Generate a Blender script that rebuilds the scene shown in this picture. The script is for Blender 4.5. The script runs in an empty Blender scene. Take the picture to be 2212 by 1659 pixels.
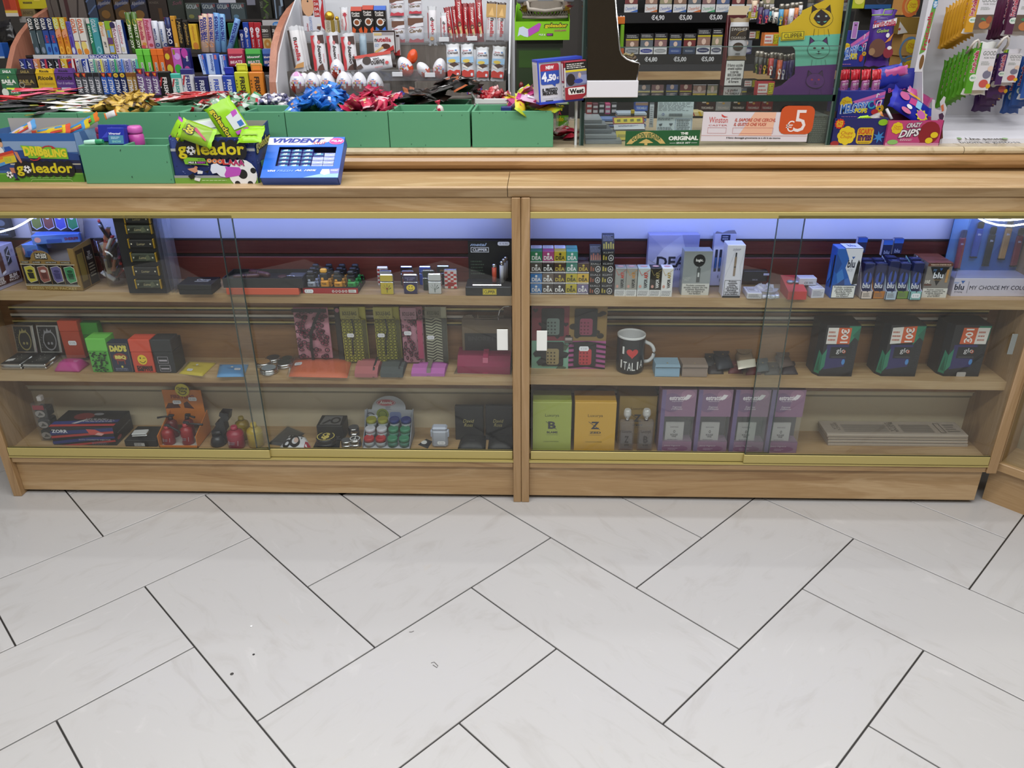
import bpy,math,random
from mathutils import Vector,Matrix
random.seed(7)
MT=Matrix.Translation;MRT=Matrix.Rotation;rad=math.radians
SC=bpy.context.scene
COL=SC.collection
# camera, world, lights, exposure
FPX=1683.4
CAM=Vector((0.0414,-1.9721,1.3382))
MR=(Vector((0.99950725,0.03063435,-0.00684131)),Vector((-0.00702846,0.43084313,0.90239946)),Vector((-0.03059195,0.90190672,-0.43084615)))
cd=bpy.data.cameras.new('camera');cam=bpy.data.objects.new('camera',cd);COL.objects.link(cam)
cd.sensor_fit='HORIZONTAL';cd.sensor_width=36.0;cd.lens=FPX/2212*36.0;cd.clip_start=0.02
_m=Matrix.Identity(4)
for r in range(3):
 _m[r][0]=MR[0][r];_m[r][1]=MR[1][r];_m[r][2]=-MR[2][r];_m[r][3]=CAM[r]
cam.matrix_world=_m
SC.camera=cam
w=bpy.data.worlds.new('world');SC.world=w;w.use_nodes=True
w.node_tree.nodes['Background'].inputs[0].default_value=(0.9,0.93,1.0,1)
w.node_tree.nodes['Background'].inputs[1].default_value=0.25
def lamp(name,loc,size,power,col=(.985,.995,1),rot=(0,0,0),spread=180):
 l=bpy.data.lights.new(name,'AREA');l.shape='RECTANGLE';l.size,l.size_y=size
 l.energy=power;l.color=col;l.spread=rad(spread)
 o=bpy.data.objects.new(name,l);COL.objects.link(o);o.location=loc;o.rotation_euler=rot
 return o
lamp('ceiling_light',(0,0.11,2.7),(4.6,.03),20)
lamp('ceiling_light',(0,0.52,2.7),(4.6,.03),11)
lamp('ceiling_light',(0.2,-0.75,2.7),(3.6,.25),44)
lamp('ceiling_light',(0,-2.0,2.7),(4.2,.3),74)
lamp('ceiling_light',(0,1.0,2.7),(4.0,.12),14)
for xa,xb in ((-1.5,-.06),(.06,1.3)):
 lamp('cabinet_led_light',((xa+xb)/2,.06,.874),(xb-xa,.012),1.3,(.26,.36,1.0),(rad(24),0,0))
SC.view_settings.view_transform='Standard'
try :SC.view_settings.look='None'
except Exception:pass
SC.view_settings.gamma=1.0
SC.view_settings.use_curve_mapping=False
SC.view_settings.exposure=0.0
SC.cycles.max_bounces=8
SC.cycles.transparent_max_bounces=24
SC.cycles.caustics_reflective=False ;SC.cycles.caustics_refractive=False
SC.cycles.sample_clamp_indirect=4.0
# picture measurements -> points in the room
_crop=[0.0,0.0,1.0]
def crop(ox=0,oy=0,s=1):_crop[:]=[ox,oy,s]
def ray(px,py):
 px=_crop[0]+px/_crop[2];py=_crop[1]+py/_crop[2]
 a,b=(px-1106)/FPX,(829.5-py)/FPX
 return MR[0]*a+MR[1]*b+MR[2]
def at(px,py,y):
 d=ray(px,py);return CAM+d*((y-CAM.y)/d.y)
def on(px,py,z):
 if not callable(z):
  d=ray(px,py);return CAM+d*((z-CAM.z)/d.z)
 zz=z(0)
 for _ in range(4):
  p=on(px,py,zz);zz=z(p.x)
 return p
def mpp(p):return (p-CAM).dot(MR[2])/FPX/_crop[2]
# materials
def lin(h):
 h=h.lstrip('#')
 if len(h)==3:h=''.join(c*2 for c in h)
 v=[int(h[i:i+2],16)/255 for i in (0,2,4)]
 return tuple(c/12.92 if c<=.04045 else ((c+.055)/1.055)**2.4 for c in v)+(1,)
_mats={}
def mt(col,rough=.45,metal=0.0,alpha=1.0,emit=0.0):
 k=(col,rough,metal,alpha,emit)
 if k in _mats:return _mats[k]
 m=bpy.data.materials.new('paint_'+col.strip('#'));m.use_nodes=True
 b=m.node_tree.nodes['Principled BSDF']
 b.inputs['Base Color'].default_value=lin(col)
 b.inputs['Roughness'].default_value=rough;b.inputs['Metallic'].default_value=metal
 if alpha<1:b.inputs['Alpha'].default_value=alpha
 if emit:
  b.inputs['Emission Color'].default_value=lin(col);b.inputs['Emission Strength'].default_value=emit
 m.diffuse_color=lin(col)
 _mats[k]=m
 return m
def nd(t,kind,**kw):
 n=t.nodes.new(kind)
 for k,v in kw.items():
  if k.startswith('i_'):n.inputs[k[2:].replace('_',' ')].default_value=v
  else :setattr(n,k,v)
 return n
def ramp(t,fac,stops):
 r=t.nodes.new('ShaderNodeValToRGB');t.links.new(fac,r.inputs[0])
 e=r.color_ramp.elements
 while len(e)<len(stops):e.new(.5)
 for el,(p,c)in zip(e,stops):el.position=p;el.color=lin(c)
 return r.outputs[0]
def wood(name,c1,c2,c3,axis=0,rough=.38,big=1.0):
 m=bpy.data.materials.new(name);m.use_nodes=True ;t=m.node_tree;b=t.nodes['Principled BSDF']
 tc=nd(t,'ShaderNodeTexCoord');mp=nd(t,'ShaderNodeMapping');t.links.new(tc.outputs['Object'],mp.inputs[0])
 s=[14*big]*3;s[axis]=1.6*big;mp.inputs['Scale'].default_value=s
 n1=nd(t,'ShaderNodeTexNoise',i_Scale=1.0,i_Detail=5.0,i_Roughness=.55,i_Distortion=1.1);t.links.new(mp.outputs[0],n1.inputs['Vector'])
 mp2=nd(t,'ShaderNodeMapping');t.links.new(tc.outputs['Object'],mp2.inputs[0])
 s=[260.0]*3;s[axis]=9;mp2.inputs['Scale'].default_value=s
 n2=nd(t,'ShaderNodeTexNoise',i_Scale=1.0,i_Detail=3.0);t.links.new(mp2.outputs[0],n2.inputs['Vector'])
 wv=nd(t,'ShaderNodeMath',operation='SINE');mu=nd(t,'ShaderNodeMath',operation='MULTIPLY');mu.inputs[1].default_value=34
 t.links.new(n1.outputs[0],mu.inputs[0]);t.links.new(mu.outputs[0],wv.inputs[0])
 ad=nd(t,'ShaderNodeMath',operation='MULTIPLY_ADD');ad.inputs[1].default_value=.05;t.links.new(wv.outputs[0],ad.inputs[0]);t.links.new(n1.outputs[0],ad.inputs[2])
 ad2=nd(t,'ShaderNodeMath',operation='MULTIPLY_ADD');ad2.inputs[1].default_value=.35;t.links.new(n2.outputs[0],ad2.inputs[0]);t.links.new(ad.outputs[0],ad2.inputs[2])
 col=ramp(t,ad2.outputs[0],[(.42,c1),(.62,c2),(.9,c3)])
 t.links.new(col,b.inputs['Base Color']);b.inputs['Roughness'].default_value=rough
 m.diffuse_color=lin(c2)
 return m
WOOD_X=wood('oak_wood_long','#93724e','#a6875f','#bb9f79')
WOOD_Z=wood('oak_wood_upright','#8d6d49','#9e7f59','#b19270',axis=2)
WOOD_D=wood('dark_back_wood','#74502f','#86603c','#966e48')
WOOD_R=wood('red_wood','#55241d','#662e25','#743a2e')
WOOD_G=wood('grey_wood','#4e4843','#605a55','#76706b',axis=2)
WOOD_P=wood('pale_beech','#8f5a48','#a06a56','#b07a64',axis=2)
WOOD_O=wood('worn_bullnose_wood','#7a5c36','#947048','#a9865c',rough=.22)
def stone(name,base,vein,dark,sc=3.0,rough=.3,spots=True ):
 m=bpy.data.materials.new(name);m.use_nodes=True ;t=m.node_tree;b=t.nodes['Principled BSDF']
 g=nd(t,'ShaderNodeNewGeometry');oi=nd(t,'ShaderNodeObjectInfo')
 off=nd(t,'ShaderNodeVectorMath',operation='SCALE');off.inputs['Scale'].default_value=37.0
 cx=nd(t,'ShaderNodeCombineXYZ');t.links.new(oi.outputs['Random'],cx.inputs[0]);t.links.new(oi.outputs['Random'],cx.inputs[1])
 t.links.new(cx.outputs[0],off.inputs[0])
 tc=nd(t,'ShaderNodeTexCoord')
 ad=nd(t,'ShaderNodeVectorMath',operation='ADD');t.links.new(tc.outputs['Object'],ad.inputs[0]);t.links.new(off.outputs[0],ad.inputs[1])
 mp=nd(t,'ShaderNodeMapping');mp.inputs['Scale'].default_value=(sc,sc*2.6,sc);t.links.new(ad.outputs[0],mp.inputs[0])
 n1=nd(t,'ShaderNodeTexNoise',i_Scale=1.6,i_Detail=9.0,i_Roughness=.62,i_Distortion=1.4);t.links.new(mp.outputs[0],n1.inputs['Vector'])
 c=ramp(t,n1.outputs[0],[(.3,dark),(.47,base),(.62,base),(.75,vein)])
 if spots:
  mp2=nd(t,'ShaderNodeMapping');mp2.inputs['Scale'].default_value=(sc*1.6,sc*2.6,sc);t.links.new(ad.outputs[0],mp2.inputs[0])
  n2=nd(t,'ShaderNodeTexNoise',i_Scale=1.3,i_Detail=3.0,i_Distortion=.8);t.links.new(mp2.outputs[0],n2.inputs['Vector'])
  f=ramp(t,n2.outputs[0],[(.69,'#000'),(.74,'#6b6b6b')])
  mx=nd(t,'ShaderNodeMix',data_type='RGBA');t.links.new(f,mx.inputs['Factor']);t.links.new(c,mx.inputs['A']);mx.inputs['B'].default_value=lin('#b8ab97')
  c=mx.outputs['Result']
 t.links.new(c,b.inputs['Base Color']);b.inputs['Roughness'].default_value=rough
 m.diffuse_color=lin(base)
 return m
TILE=stone('beige_stone_tile','#b4b2b1','#bcbab9','#adaaa8',3.2,.27)
MARBLE=stone('cream_marble','#b9a98c','#c9bb9f','#9c8a69',9.0,.25,False )
def glassmat(name,tint,refl=1.0,op=0.0,rough=.0):
 m=bpy.data.materials.new(name);m.use_nodes=True ;t=m.node_tree
 t.nodes.remove(t.nodes['Principled BSDF']);out=t.nodes['Material Output']
 tr=nd(t,'ShaderNodeBsdfTransparent');tr.inputs[0].default_value=lin(tint)
 gl=nd(t,'ShaderNodeBsdfGlossy');gl.inputs['Roughness'].default_value=rough
 fr=nd(t,'ShaderNodeFresnel',i_IOR=1.5);ge=nd(t,'ShaderNodeNewGeometry')
 mr=nd(t,'ShaderNodeMapRange');mr.inputs['To Min'].default_value=1.5;mr.inputs['To Max'].default_value=1/1.5
 t.links.new(ge.outputs['Backfacing'],mr.inputs[0]);t.links.new(mr.outputs[0],fr.inputs[0])
 mu=nd(t,'ShaderNodeMath',operation='MULTIPLY',use_clamp=True );mu.inputs[1].default_value=refl;t.links.new(fr.outputs[0],mu.inputs[0])
 mx=nd(t,'ShaderNodeMixShader');t.links.new(mu.outputs[0],mx.inputs[0]);t.links.new(tr.outputs[0],mx.inputs[1]);t.links.new(gl.outputs[0],mx.inputs[2])
 last=mx.outputs[0]
 if op:
  df=nd(t,'ShaderNodeBsdfDiffuse');df.inputs[0].default_value=lin('#f4f4f8')
  m2=nd(t,'ShaderNodeMixShader');m2.inputs[0].default_value=op;t.links.new(last,m2.inputs[1]);t.links.new(df.outputs[0],m2.inputs[2]);last=m2.outputs[0]
 t.links.new(last,out.inputs[0]);m.diffuse_color=(.8,.9,.9,.3)
 return m
GLASS=glassmat('pane_glass','#fbfdfc',1.0)
ACRYL=glassmat('clear_acrylic','#f2f4f6',1.0,.05)
FILM=glassmat('clear_film','#fafafa',1.2,.025,.1)
GREENEDGE=mt('#16302a',.1);PALEEDGE=mt('#4c5e5a',.2);PANEEDGE=mt('#3d4a47',.25)
BRASS=mt('#b5a566',.38,.25);STEEL=mt('#c9cacc',.18,1.0);FOIL=mt('#c4c6ca',.25,.85);GOLD=mt('#c9a13c',.28,.8)
WHITE=mt('#e6e4e4',.5);GREENP=mt('#54936f',.55);BLACKM=mt('#141416',.4)
# mesh building
class MB:
 def __init__(s):s.v=[];s.f=[];s.mi=[];s.m=[];s.x=None ;s.sm=[]
 def mat(s,m):
  if isinstance(m,str):m=mt(m)
  if m not in s.m:s.m.append(m)
  return s.m.index(m)
 def add(s,vs,fs,m,smooth=False ):
  o=len(s.v);i=s.mat(m)
  s.v+=[(s.x@Vector(p))[:]if s.x else tuple(p)for p in vs]
  for f in fs:s.f.append([o+k for k in f]);s.mi.append(i);s.sm.append(smooth)
  return s
 def box(s,x0,x1,y0,y1,z0,z1,m,b=0.0):
  if b<=0:
   v=[(x,y,z)for x in (x0,x1)for y in (y0,y1)for z in (z0,z1)]
   return s.add(v,[(0,1,3,2),(4,6,7,5),(0,4,5,1),(2,3,7,6),(0,2,6,4),(1,5,7,3)],m)
  b=min(b,(x1-x0)*.45,(y1-y0)*.45,(z1-z0)*.45)
  P=[];idx={}
  for ix in (0,1):
   for iy in (0,1):
    for iz in (0,1):
     c=(x1 if ix else x0,y1 if iy else y0,z1 if iz else z0)
     i3=[b if not k else -b for k in (ix,iy,iz)]
     for a in range(3):
      p=[c[k]+(0 if k==a else i3[k])for k in range(3)]
      idx[(ix,iy,iz,a)]=len(P);P.append(p)
  F=[]
  for a in range(3):
   o=[k for k in range(3)if k!=a]
   for sgn in (0,1):
    q=[]
    for (p,r)in ((0,0),(1,0),(1,1),(0,1)):
     c=[0,0,0];c[a]=sgn;c[o[0]]=p;c[o[1]]=r;q.append(idx[(*c,a)])
    flip=(sgn==0)^(a==1)
    F.append(tuple(q[::-1]if flip else q))
  for a in range(3):
   o=[k for k in range(3)if k!=a]
   for p in (0,1):
    for r in (0,1):
     c0=[0,0,0];c0[o[0]]=p;c0[o[1]]=r;c1=list(c0);c1[a]=1
     F.append((idx[(*c0,o[0])],idx[(*c1,o[0])],idx[(*c1,o[1])],idx[(*c0,o[1])]))
  for ix in (0,1):
   for iy in (0,1):
    for iz in (0,1):F.append(tuple(idx[(ix,iy,iz,a)]for a in range(3)))
  return s.add(P,F,m)
 def hexa(s,b4,t4,m):
  v=list(b4)+list(t4)
  return s.add(v,[(3,2,1,0),(4,5,6,7),(0,1,5,4),(1,2,6,5),(2,3,7,6),(3,0,4,7)],m)
 def prism(s,pts,y0,y1,m,axis='y',cap=None ):
  n=len(pts)
  def P(p,t):return (p[0],t,p[1])if axis=='y' else ((t,p[0],p[1])if axis=='x' else (p[0],p[1],t))
  v=[P(p,y0)for p in pts]+[P(p,y1)for p in pts]
  f=[(i,(i+1)%n,n+(i+1)%n,n+i)for i in range(n)]
  s.add(v,f,m);o=len(s.v)-2*n
  s.f+=[[o+i for i in range(n)][::-1],[o+n+i for i in range(n)]];s.mi+=[s.mat(cap or m)]*2;s.sm+=[False ]*2
  return s
 def lathe(s,prof,m,n=16,c=(0,0,0),matf=None ,caps=True ):
  v=[];f=[]
  for (r,z)in prof:
   for k in range(n):
    a=2*math.pi*k/n;v.append((c[0]+r*math.cos(a),c[1]+r*math.sin(a),c[2]+z))
  o=len(s.v);L=len(prof)
  s.v+=[(s.x@Vector(p))[:]if s.x else p for p in v]
  for i in range(L-1):
   for k in range(n):
    q=[i*n+k,i*n+(k+1)%n,(i+1)*n+(k+1)%n,(i+1)*n+k]
    mm=matf(i,k)if matf else m
    s.f.append([o+a for a in q]);s.mi.append(s.mat(mm));s.sm.append(True )
  if caps:
   for i in (0,L-1):
    if prof[i][0]>1e-5:
     s.f.append([o+i*n+k for k in (range(n)if i else range(n-1,-1,-1))]);s.mi.append(s.mat(matf(min(i,L-2),0)if matf else m));s.sm.append(False )
  return s
 def tube(s,pts,r,m,n=8):
  pts=[Vector(p)for p in pts];v=[];up=Vector((0,0,1))
  for i,p in enumerate(pts):
   d=(pts[min(i+1,len(pts)-1)]-pts[max(i-1,0)]).normalized()
   a=d.cross(up)
   if a.length<1e-3:a=d.cross(Vector((0,1,0)))
   a.normalize();b=a.cross(d)
   rr=r[i]if isinstance(r,(list,tuple))else r
   v+=[p+a*(rr*math.cos(2*math.pi*k/n))+b*(rr*math.sin(2*math.pi*k/n))for k in range(n)]
  f=[]
  for i in range(len(pts)-1):
   f+=[(i*n+k,i*n+(k+1)%n,(i+1)*n+(k+1)%n,(i+1)*n+k)for k in range(n)]
  f+=[tuple(range(n))[::-1],tuple((len(pts)-1)*n+k for k in range(n))]
  return s.add(v,f,m,True )
 def mesh(s,name):
  me=bpy.data.meshes.new(name);me.from_pydata(s.v,[],s.f)
  for m in s.m:me.materials.append(m)
  me.polygons.foreach_set('material_index',s.mi)
  me.polygons.foreach_set('use_smooth',s.sm)
  me.update();return me
 def build(s,name,parent=None ,mw=None ):
  o=bpy.data.objects.new(name,s.mesh(name));COL.objects.link(o)
  if parent:o.parent=parent
  if mw is not None :o.matrix_local=mw
  return o
def tag(o,label,cat,group=None ):
 o['label']=label;o['category']=cat
 if group:o['group']=group
 return o
def thing(name,label,cat,mw=None ,group=None ):
 o=bpy.data.objects.new(name,None );COL.objects.link(o);o.empty_display_size=.02
 if mw is not None :o.matrix_world=mw if isinstance(mw,Matrix)else MT(mw)
 return tag(o,label,cat,group)
def structure(o,label=None ):
 o['kind']='structure'
 if label:o['label']=label
 return o
def dup(o,mw,label=None ):
 c=o.copy();COL.objects.link(c);c.matrix_world=mw
 if label:c['label']=label
 for ch in o.children:
  k=ch.copy();COL.objects.link(k);k.parent=c
  for g in ch.children:
   q=g.copy();COL.objects.link(q);q.parent=k
 return c
 # flat print (lettering and marks) on real surfaces
_txt={}
def textmesh(body,bold,ital):
 k=(body,bold,ital)
 if k in _txt:return _txt[k]
 cu=bpy.data.curves.new('lettering','FONT');cu.body=body;cu.resolution_u=2;cu.size=1
 cu.align_x='CENTER';cu.space_line=.8
 if bold:cu.offset=.028*bold
 if ital:cu.shear=.3
 ob=bpy.data.objects.new('lettering',cu)
 me=bpy.data.meshes.new_from_object(ob)
 vs=[v.co.copy()for v in me.vertices];fs=[tuple(p.vertices)for p in me.polygons]
 bpy.data.objects.remove(ob);bpy.data.curves.remove(cu);bpy.data.meshes.remove(me)
 if not vs:vs=[Vector((0,0,0))]
 x0=min(v.x for v in vs);x1=max(v.x for v in vs);y0=min(v.y for v in vs);y1=max(v.y for v in vs)
 vs=[((v.x-x0)/max(x1-x0,1e-6),(v.y-y0)/max(y1-y0,1e-6))for v in vs]
 _txt[k]=(vs,fs);return _txt[k]
def face_map(face,w,d,h):
 if face=='f':return lambda u,v,e:(u*w,-e,v*h)
 if face=='k':return lambda u,v,e:((1-u)*w,d+e,v*h)
 if face=='t':return lambda u,v,e:(u*w,v*d,h+e)
 if face=='r':return lambda u,v,e:(w+e,u*d,v*h)
 if face=='l':return lambda u,v,e:(-e,(1-u)*d,v*h)
def prints(mb,decs,fm,dims,e0=.0004):
 w,d,h=dims;e=e0;face=fm if callable(fm)else face_map(fm,w,d,h)
 sx,sy=w,h
 for D in decs:
  k=D[0];e+=.00006
  if k=='@':
   face=face_map(D[1],w,d,h);sx,sy={'f':(w,h),'t':(w,d),'r':(d,h),'l':(d,h),'k':(w,h)}[D[1]];continue
  c=D[1]
  if k=='r':pts=[(D[2],D[3]),(D[4],D[3]),(D[4],D[5]),(D[2],D[5])]
  elif k=='e':pts=[(D[2]+D[4]*math.cos(a*math.pi/8),D[3]+D[5]*math.sin(a*math.pi/8))for a in range(16)]
  elif k=='p':pts=D[2]
  elif k=='rr':
   u0,v0,u1,v1,q=D[2:7];qv=q*sx/sy;pts=[]
   for cu_,cv_,a0 in ((u1-q,v1-qv,0),(u0+q,v1-qv,90),(u0+q,v0+qv,180),(u1-q,v0+qv,270)):
    pts+=[(cu_+q*math.cos(rad(a0+a)),cv_+qv*math.sin(rad(a0+a)))for a in (0,30,60,90)]
  elif k=='s':
   n=D[5];q=D[6];pts=[]
   for a in range(2*n):
    r=D[4]*(1 if a%2==0 else q);pts.append((D[2]+r*math.cos(a*math.pi/n),D[3]+r*sx/sy*math.sin(a*math.pi/n)))
  elif k=='h':
   pts=[]
   for a in range(24):
    tt=a*math.pi/12;xx=16*math.sin(tt)**3;yy=13*math.cos(tt)-5*math.cos(2*tt)-2*math.cos(3*tt)-math.cos(4*tt)
    pts.append((D[2]+D[4]*xx/16,D[3]+D[4]*sx/sy*yy/16))
  elif k=='o':
   u0,v0,u1,v1,q=D[2:7];qv=q*sx/sy
   A=[(u0,v0),(u1,v0),(u1,v1),(u0,v1)];B=[(u0+q,v0+qv),(u1-q,v0+qv),(u1-q,v1-qv),(u0+q,v1-qv)]
   mb.add([face(*p,e)for p in A+B],[(i,(i+1)%4,4+(i+1)%4,4+i)for i in range(4)],c);continue
  elif k=='O':
   cu_,cv_,ru,rv,q=D[2:7]
   A=[(cu_+ru*math.cos(a*math.pi/10),cv_+rv*math.sin(a*math.pi/10))for a in range(20)]
   B=[(cu_+ru*q*math.cos(a*math.pi/10),cv_+rv*q*math.sin(a*math.pi/10))for a in range(20)]
   mb.add([face(*p,e)for p in A+B],[(i,(i+1)%20,20+(i+1)%20,20+i)for i in range(20)],c);continue
  elif k=='w':
   P_=D[2];q=D[3];vs=[];fs=[]
   for i in range(len(P_)-1):
    a=Vector((P_[i][0]*sx,P_[i][1]*sy));b=Vector((P_[i+1][0]*sx,P_[i+1][1]*sy));t_=b-a
    if t_.length<1e-7:continue
    t_=Vector((-t_.y,t_.x)).normalized()*(q*sx/2);o=len(vs)
    vs+=[face(p.x/sx,p.y/sy,e)for p in (a-t_,b-t_,b+t_,a+t_)];fs.append((o,o+1,o+2,o+3))
   mb.add(vs,fs,c);continue
  elif k=='t':
   opt=D[7]if len(D)>7 else ''
   vs,fs=textmesh(D[2],opt.count('b'),'i' in opt)
   u0,v0,u1,v1=D[3:7]
   def tm(a,b):
    if 'u' in opt:a,b=1-b,a
    elif 'd' in opt:a,b=b,1-a
    elif 'x' in opt:a,b=1-a,1-b
    if 'a' in opt:b=b*.72+.28*math.sin(a*math.pi)
    if 'g' in opt:b=b*.78+.22*a
    return (u0+(u1-u0)*a,v0+(v1-v0)*b)
   mb.add([face(*tm(a,b),e)for a,b in vs],fs,c);continue
  elif k=='L':
   u0,v0,u1,v1,n=D[2:7];rr=random.Random(int(u0*999+v0*77+n))
   for i in range(n):
    vv=v1-(v1-v0)*(i+.25)/n;hh=(v1-v0)/n*.45;x=u0;lim=u1-(u1-u0)*rr.uniform(0,.3)
    while x<lim:
     q=min(rr.uniform(.04,.16)*(u1-u0),lim-x)
     mb.add([face(a,b,e)for a,b in ((x,vv-hh),(x+q,vv-hh),(x+q,vv),(x,vv))],[(0,1,2,3)],c);x+=q+.03*(u1-u0)
   continue
  mb.add([face(*p,e)for p in pts],[tuple(range(len(pts)))],c)
 return mb
def prj(P):
 d=P-CAM;f=d.dot(MR[2])
 return ((1106+FPX*d.dot(MR[0])/f-_crop[0])*_crop[2],(829.5-FPX*d.dot(MR[1])/f-_crop[1])*_crop[2])
def foot(px,py,z=None ,y=None ):
 if y is None :return on(px,py,z)
 if z is None :return at(px,py,y)
 for _ in range(3):
  p=at(px,py,y);p.z=z(p.x)if callable(z)else z;py=prj(p)[1]
 return p
def place(x0,x1,yb,yt,z=None ,y=None ,yaw=0,lean=0):
 xm=(x0+x1)/2
 p=foot(xm,yb,z,y)
 s=mpp(p);w_=(x1-x0)*s
 a=rad(lean)
 if lean:
  d=ray(xm,yt);n=Vector((0,math.cos(a),-math.sin(a)));q=CAM+d*((p-CAM).dot(n)/d.dot(n));h_=(q-p).length
 else :h_=at(xm,yt,p.y).z-p.z
 mw=MT(p)@MRT(rad(yaw),4,'Z')@MRT(-a,4,'X')@MT((-w_/2,0,0))
 return mw,w_,h_
def pbox(name,label,cat,mw,w,d,h,col,decs=(),group=None ,part='box',b=.0012,extra=None ):
 t=thing(name,label,cat,mw,group)
 MB().box(0,w,0,d,0,h,mt(col)if isinstance(col,str)else col,b).build(part,t)
 if extra:extra(t,w,d,h)
 if decs:prints(MB(),decs,'f',(w,d,h)).build('print',t)
 return t
def bx(name,label,cat,x0,x1,yb,yt,d,col,decs=(),z=None ,y=None ,yaw=0,lean=0,group=None ,part='box',b=.0012,extra=None ):
 mw,w,h=place(x0,x1,yb,yt,z,y,yaw,lean)
 return pbox(name,label,cat,mw,w,d,h,col,decs,group,part,b,extra)
def bx2(name,label,cat,bl,br,yt,d,col,decs=(),z=None ,group=None ,part='box',b=.0012,extra=None ):
 p=on(*bl,z);q=on(*br,z);v=q-p;v.z=0;w=v.length;h=at(br[0]+(br[1]-yt)*0,yt,q.y).z-q.z
 mw=MT(p)@MRT(math.atan2(v.y,v.x),4,'Z')
 return pbox(name,label,cat,mw,w,d,h,col,decs,group,part,b,extra)
def frame3(bl,br,tl):
 x=(br-bl);w=x.length;x.normalize();zv=(tl-bl);zv=zv-x*zv.dot(x);h=zv.length;zv.normalize();yv=zv.cross(x)
 m=Matrix.Identity(4)
 for r in range(3):m[r][0]=x[r];m[r][1]=yv[r];m[r][2]=zv[r];m[r][3]=bl[r]
 return m,w,h
 # room shell
A98=rad(.98)
RZ=MRT(A98,4,'Z')
def lattice(i,j):
 k,n=i-j,j
 p=Vector((.3*math.sqrt(2)*(n+k/2),-k*.3/math.sqrt(2),0))-Vector((1.401,-.0378,0))
 return RZ@p
g=MB();g.box(-3.2,3.2,-4.2,3.0,-.06,-.0035,'#2b2826');floor=structure(g.build('floor'))
tl=.2983;tw=.2983
tb=MB();tb.box(.0019,.5981,.0019,.2981,-.02,0,TILE,.0008);tme=tb.mesh('tile')
du=(lattice(1,0)-lattice(0,0)).normalized();dv=(lattice(0,1)-lattice(0,0)).normalized()
for a in range(-24,25):
 for bb in range(-10,11):
  for kind in (0,1):
   i=2+a+2*bb+(1 if kind else 0);j=0-a+2*bb+(1 if kind else 0)
   o=lattice(i,j)
   c=o+(du*.3+dv*.15 if kind==0 else du*.15+dv*.3)
   if not (-2.5<c.x<2.5 and -2.3<c.y<.45)or (-1.3<c.x<1.25 and c.y>.3):continue
   t=bpy.data.objects.new('tile',tme);COL.objects.link(t);t.parent=floor
   m=Matrix.Identity(4)
   X,Y=(du,dv)if kind==0 else (dv,-du)
   org=o if kind==0 else o+du*.3
   for r in range(3):m[r][0]=X[r];m[r][1]=Y[r];m[r][2]=(0,0,1)[r];m[r][3]=org[r]
   t.matrix_local=m
wallm=mt('#cfcac2',.8)
structure(MB().box(-3.2,3.2,1.75,1.85,0,2.9,mt('#3a3633',.8)).build('wall_back'))
structure(MB().box(-3.2,3.2,-4.3,-4.2,0,2.9,wallm).build('wall_front'))
structure(MB().box(-3.3,-3.2,-4.3,1.85,0,2.9,wallm).build('wall_left'))
structure(MB().box(3.2,3.3,-4.3,1.85,0,2.9,wallm).build('wall_right'))
structure(MB().box(-3.3,3.3,-4.3,1.85,2.9,3.0,mt('#e8e6e2',.8)).build('ceiling'))
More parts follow.
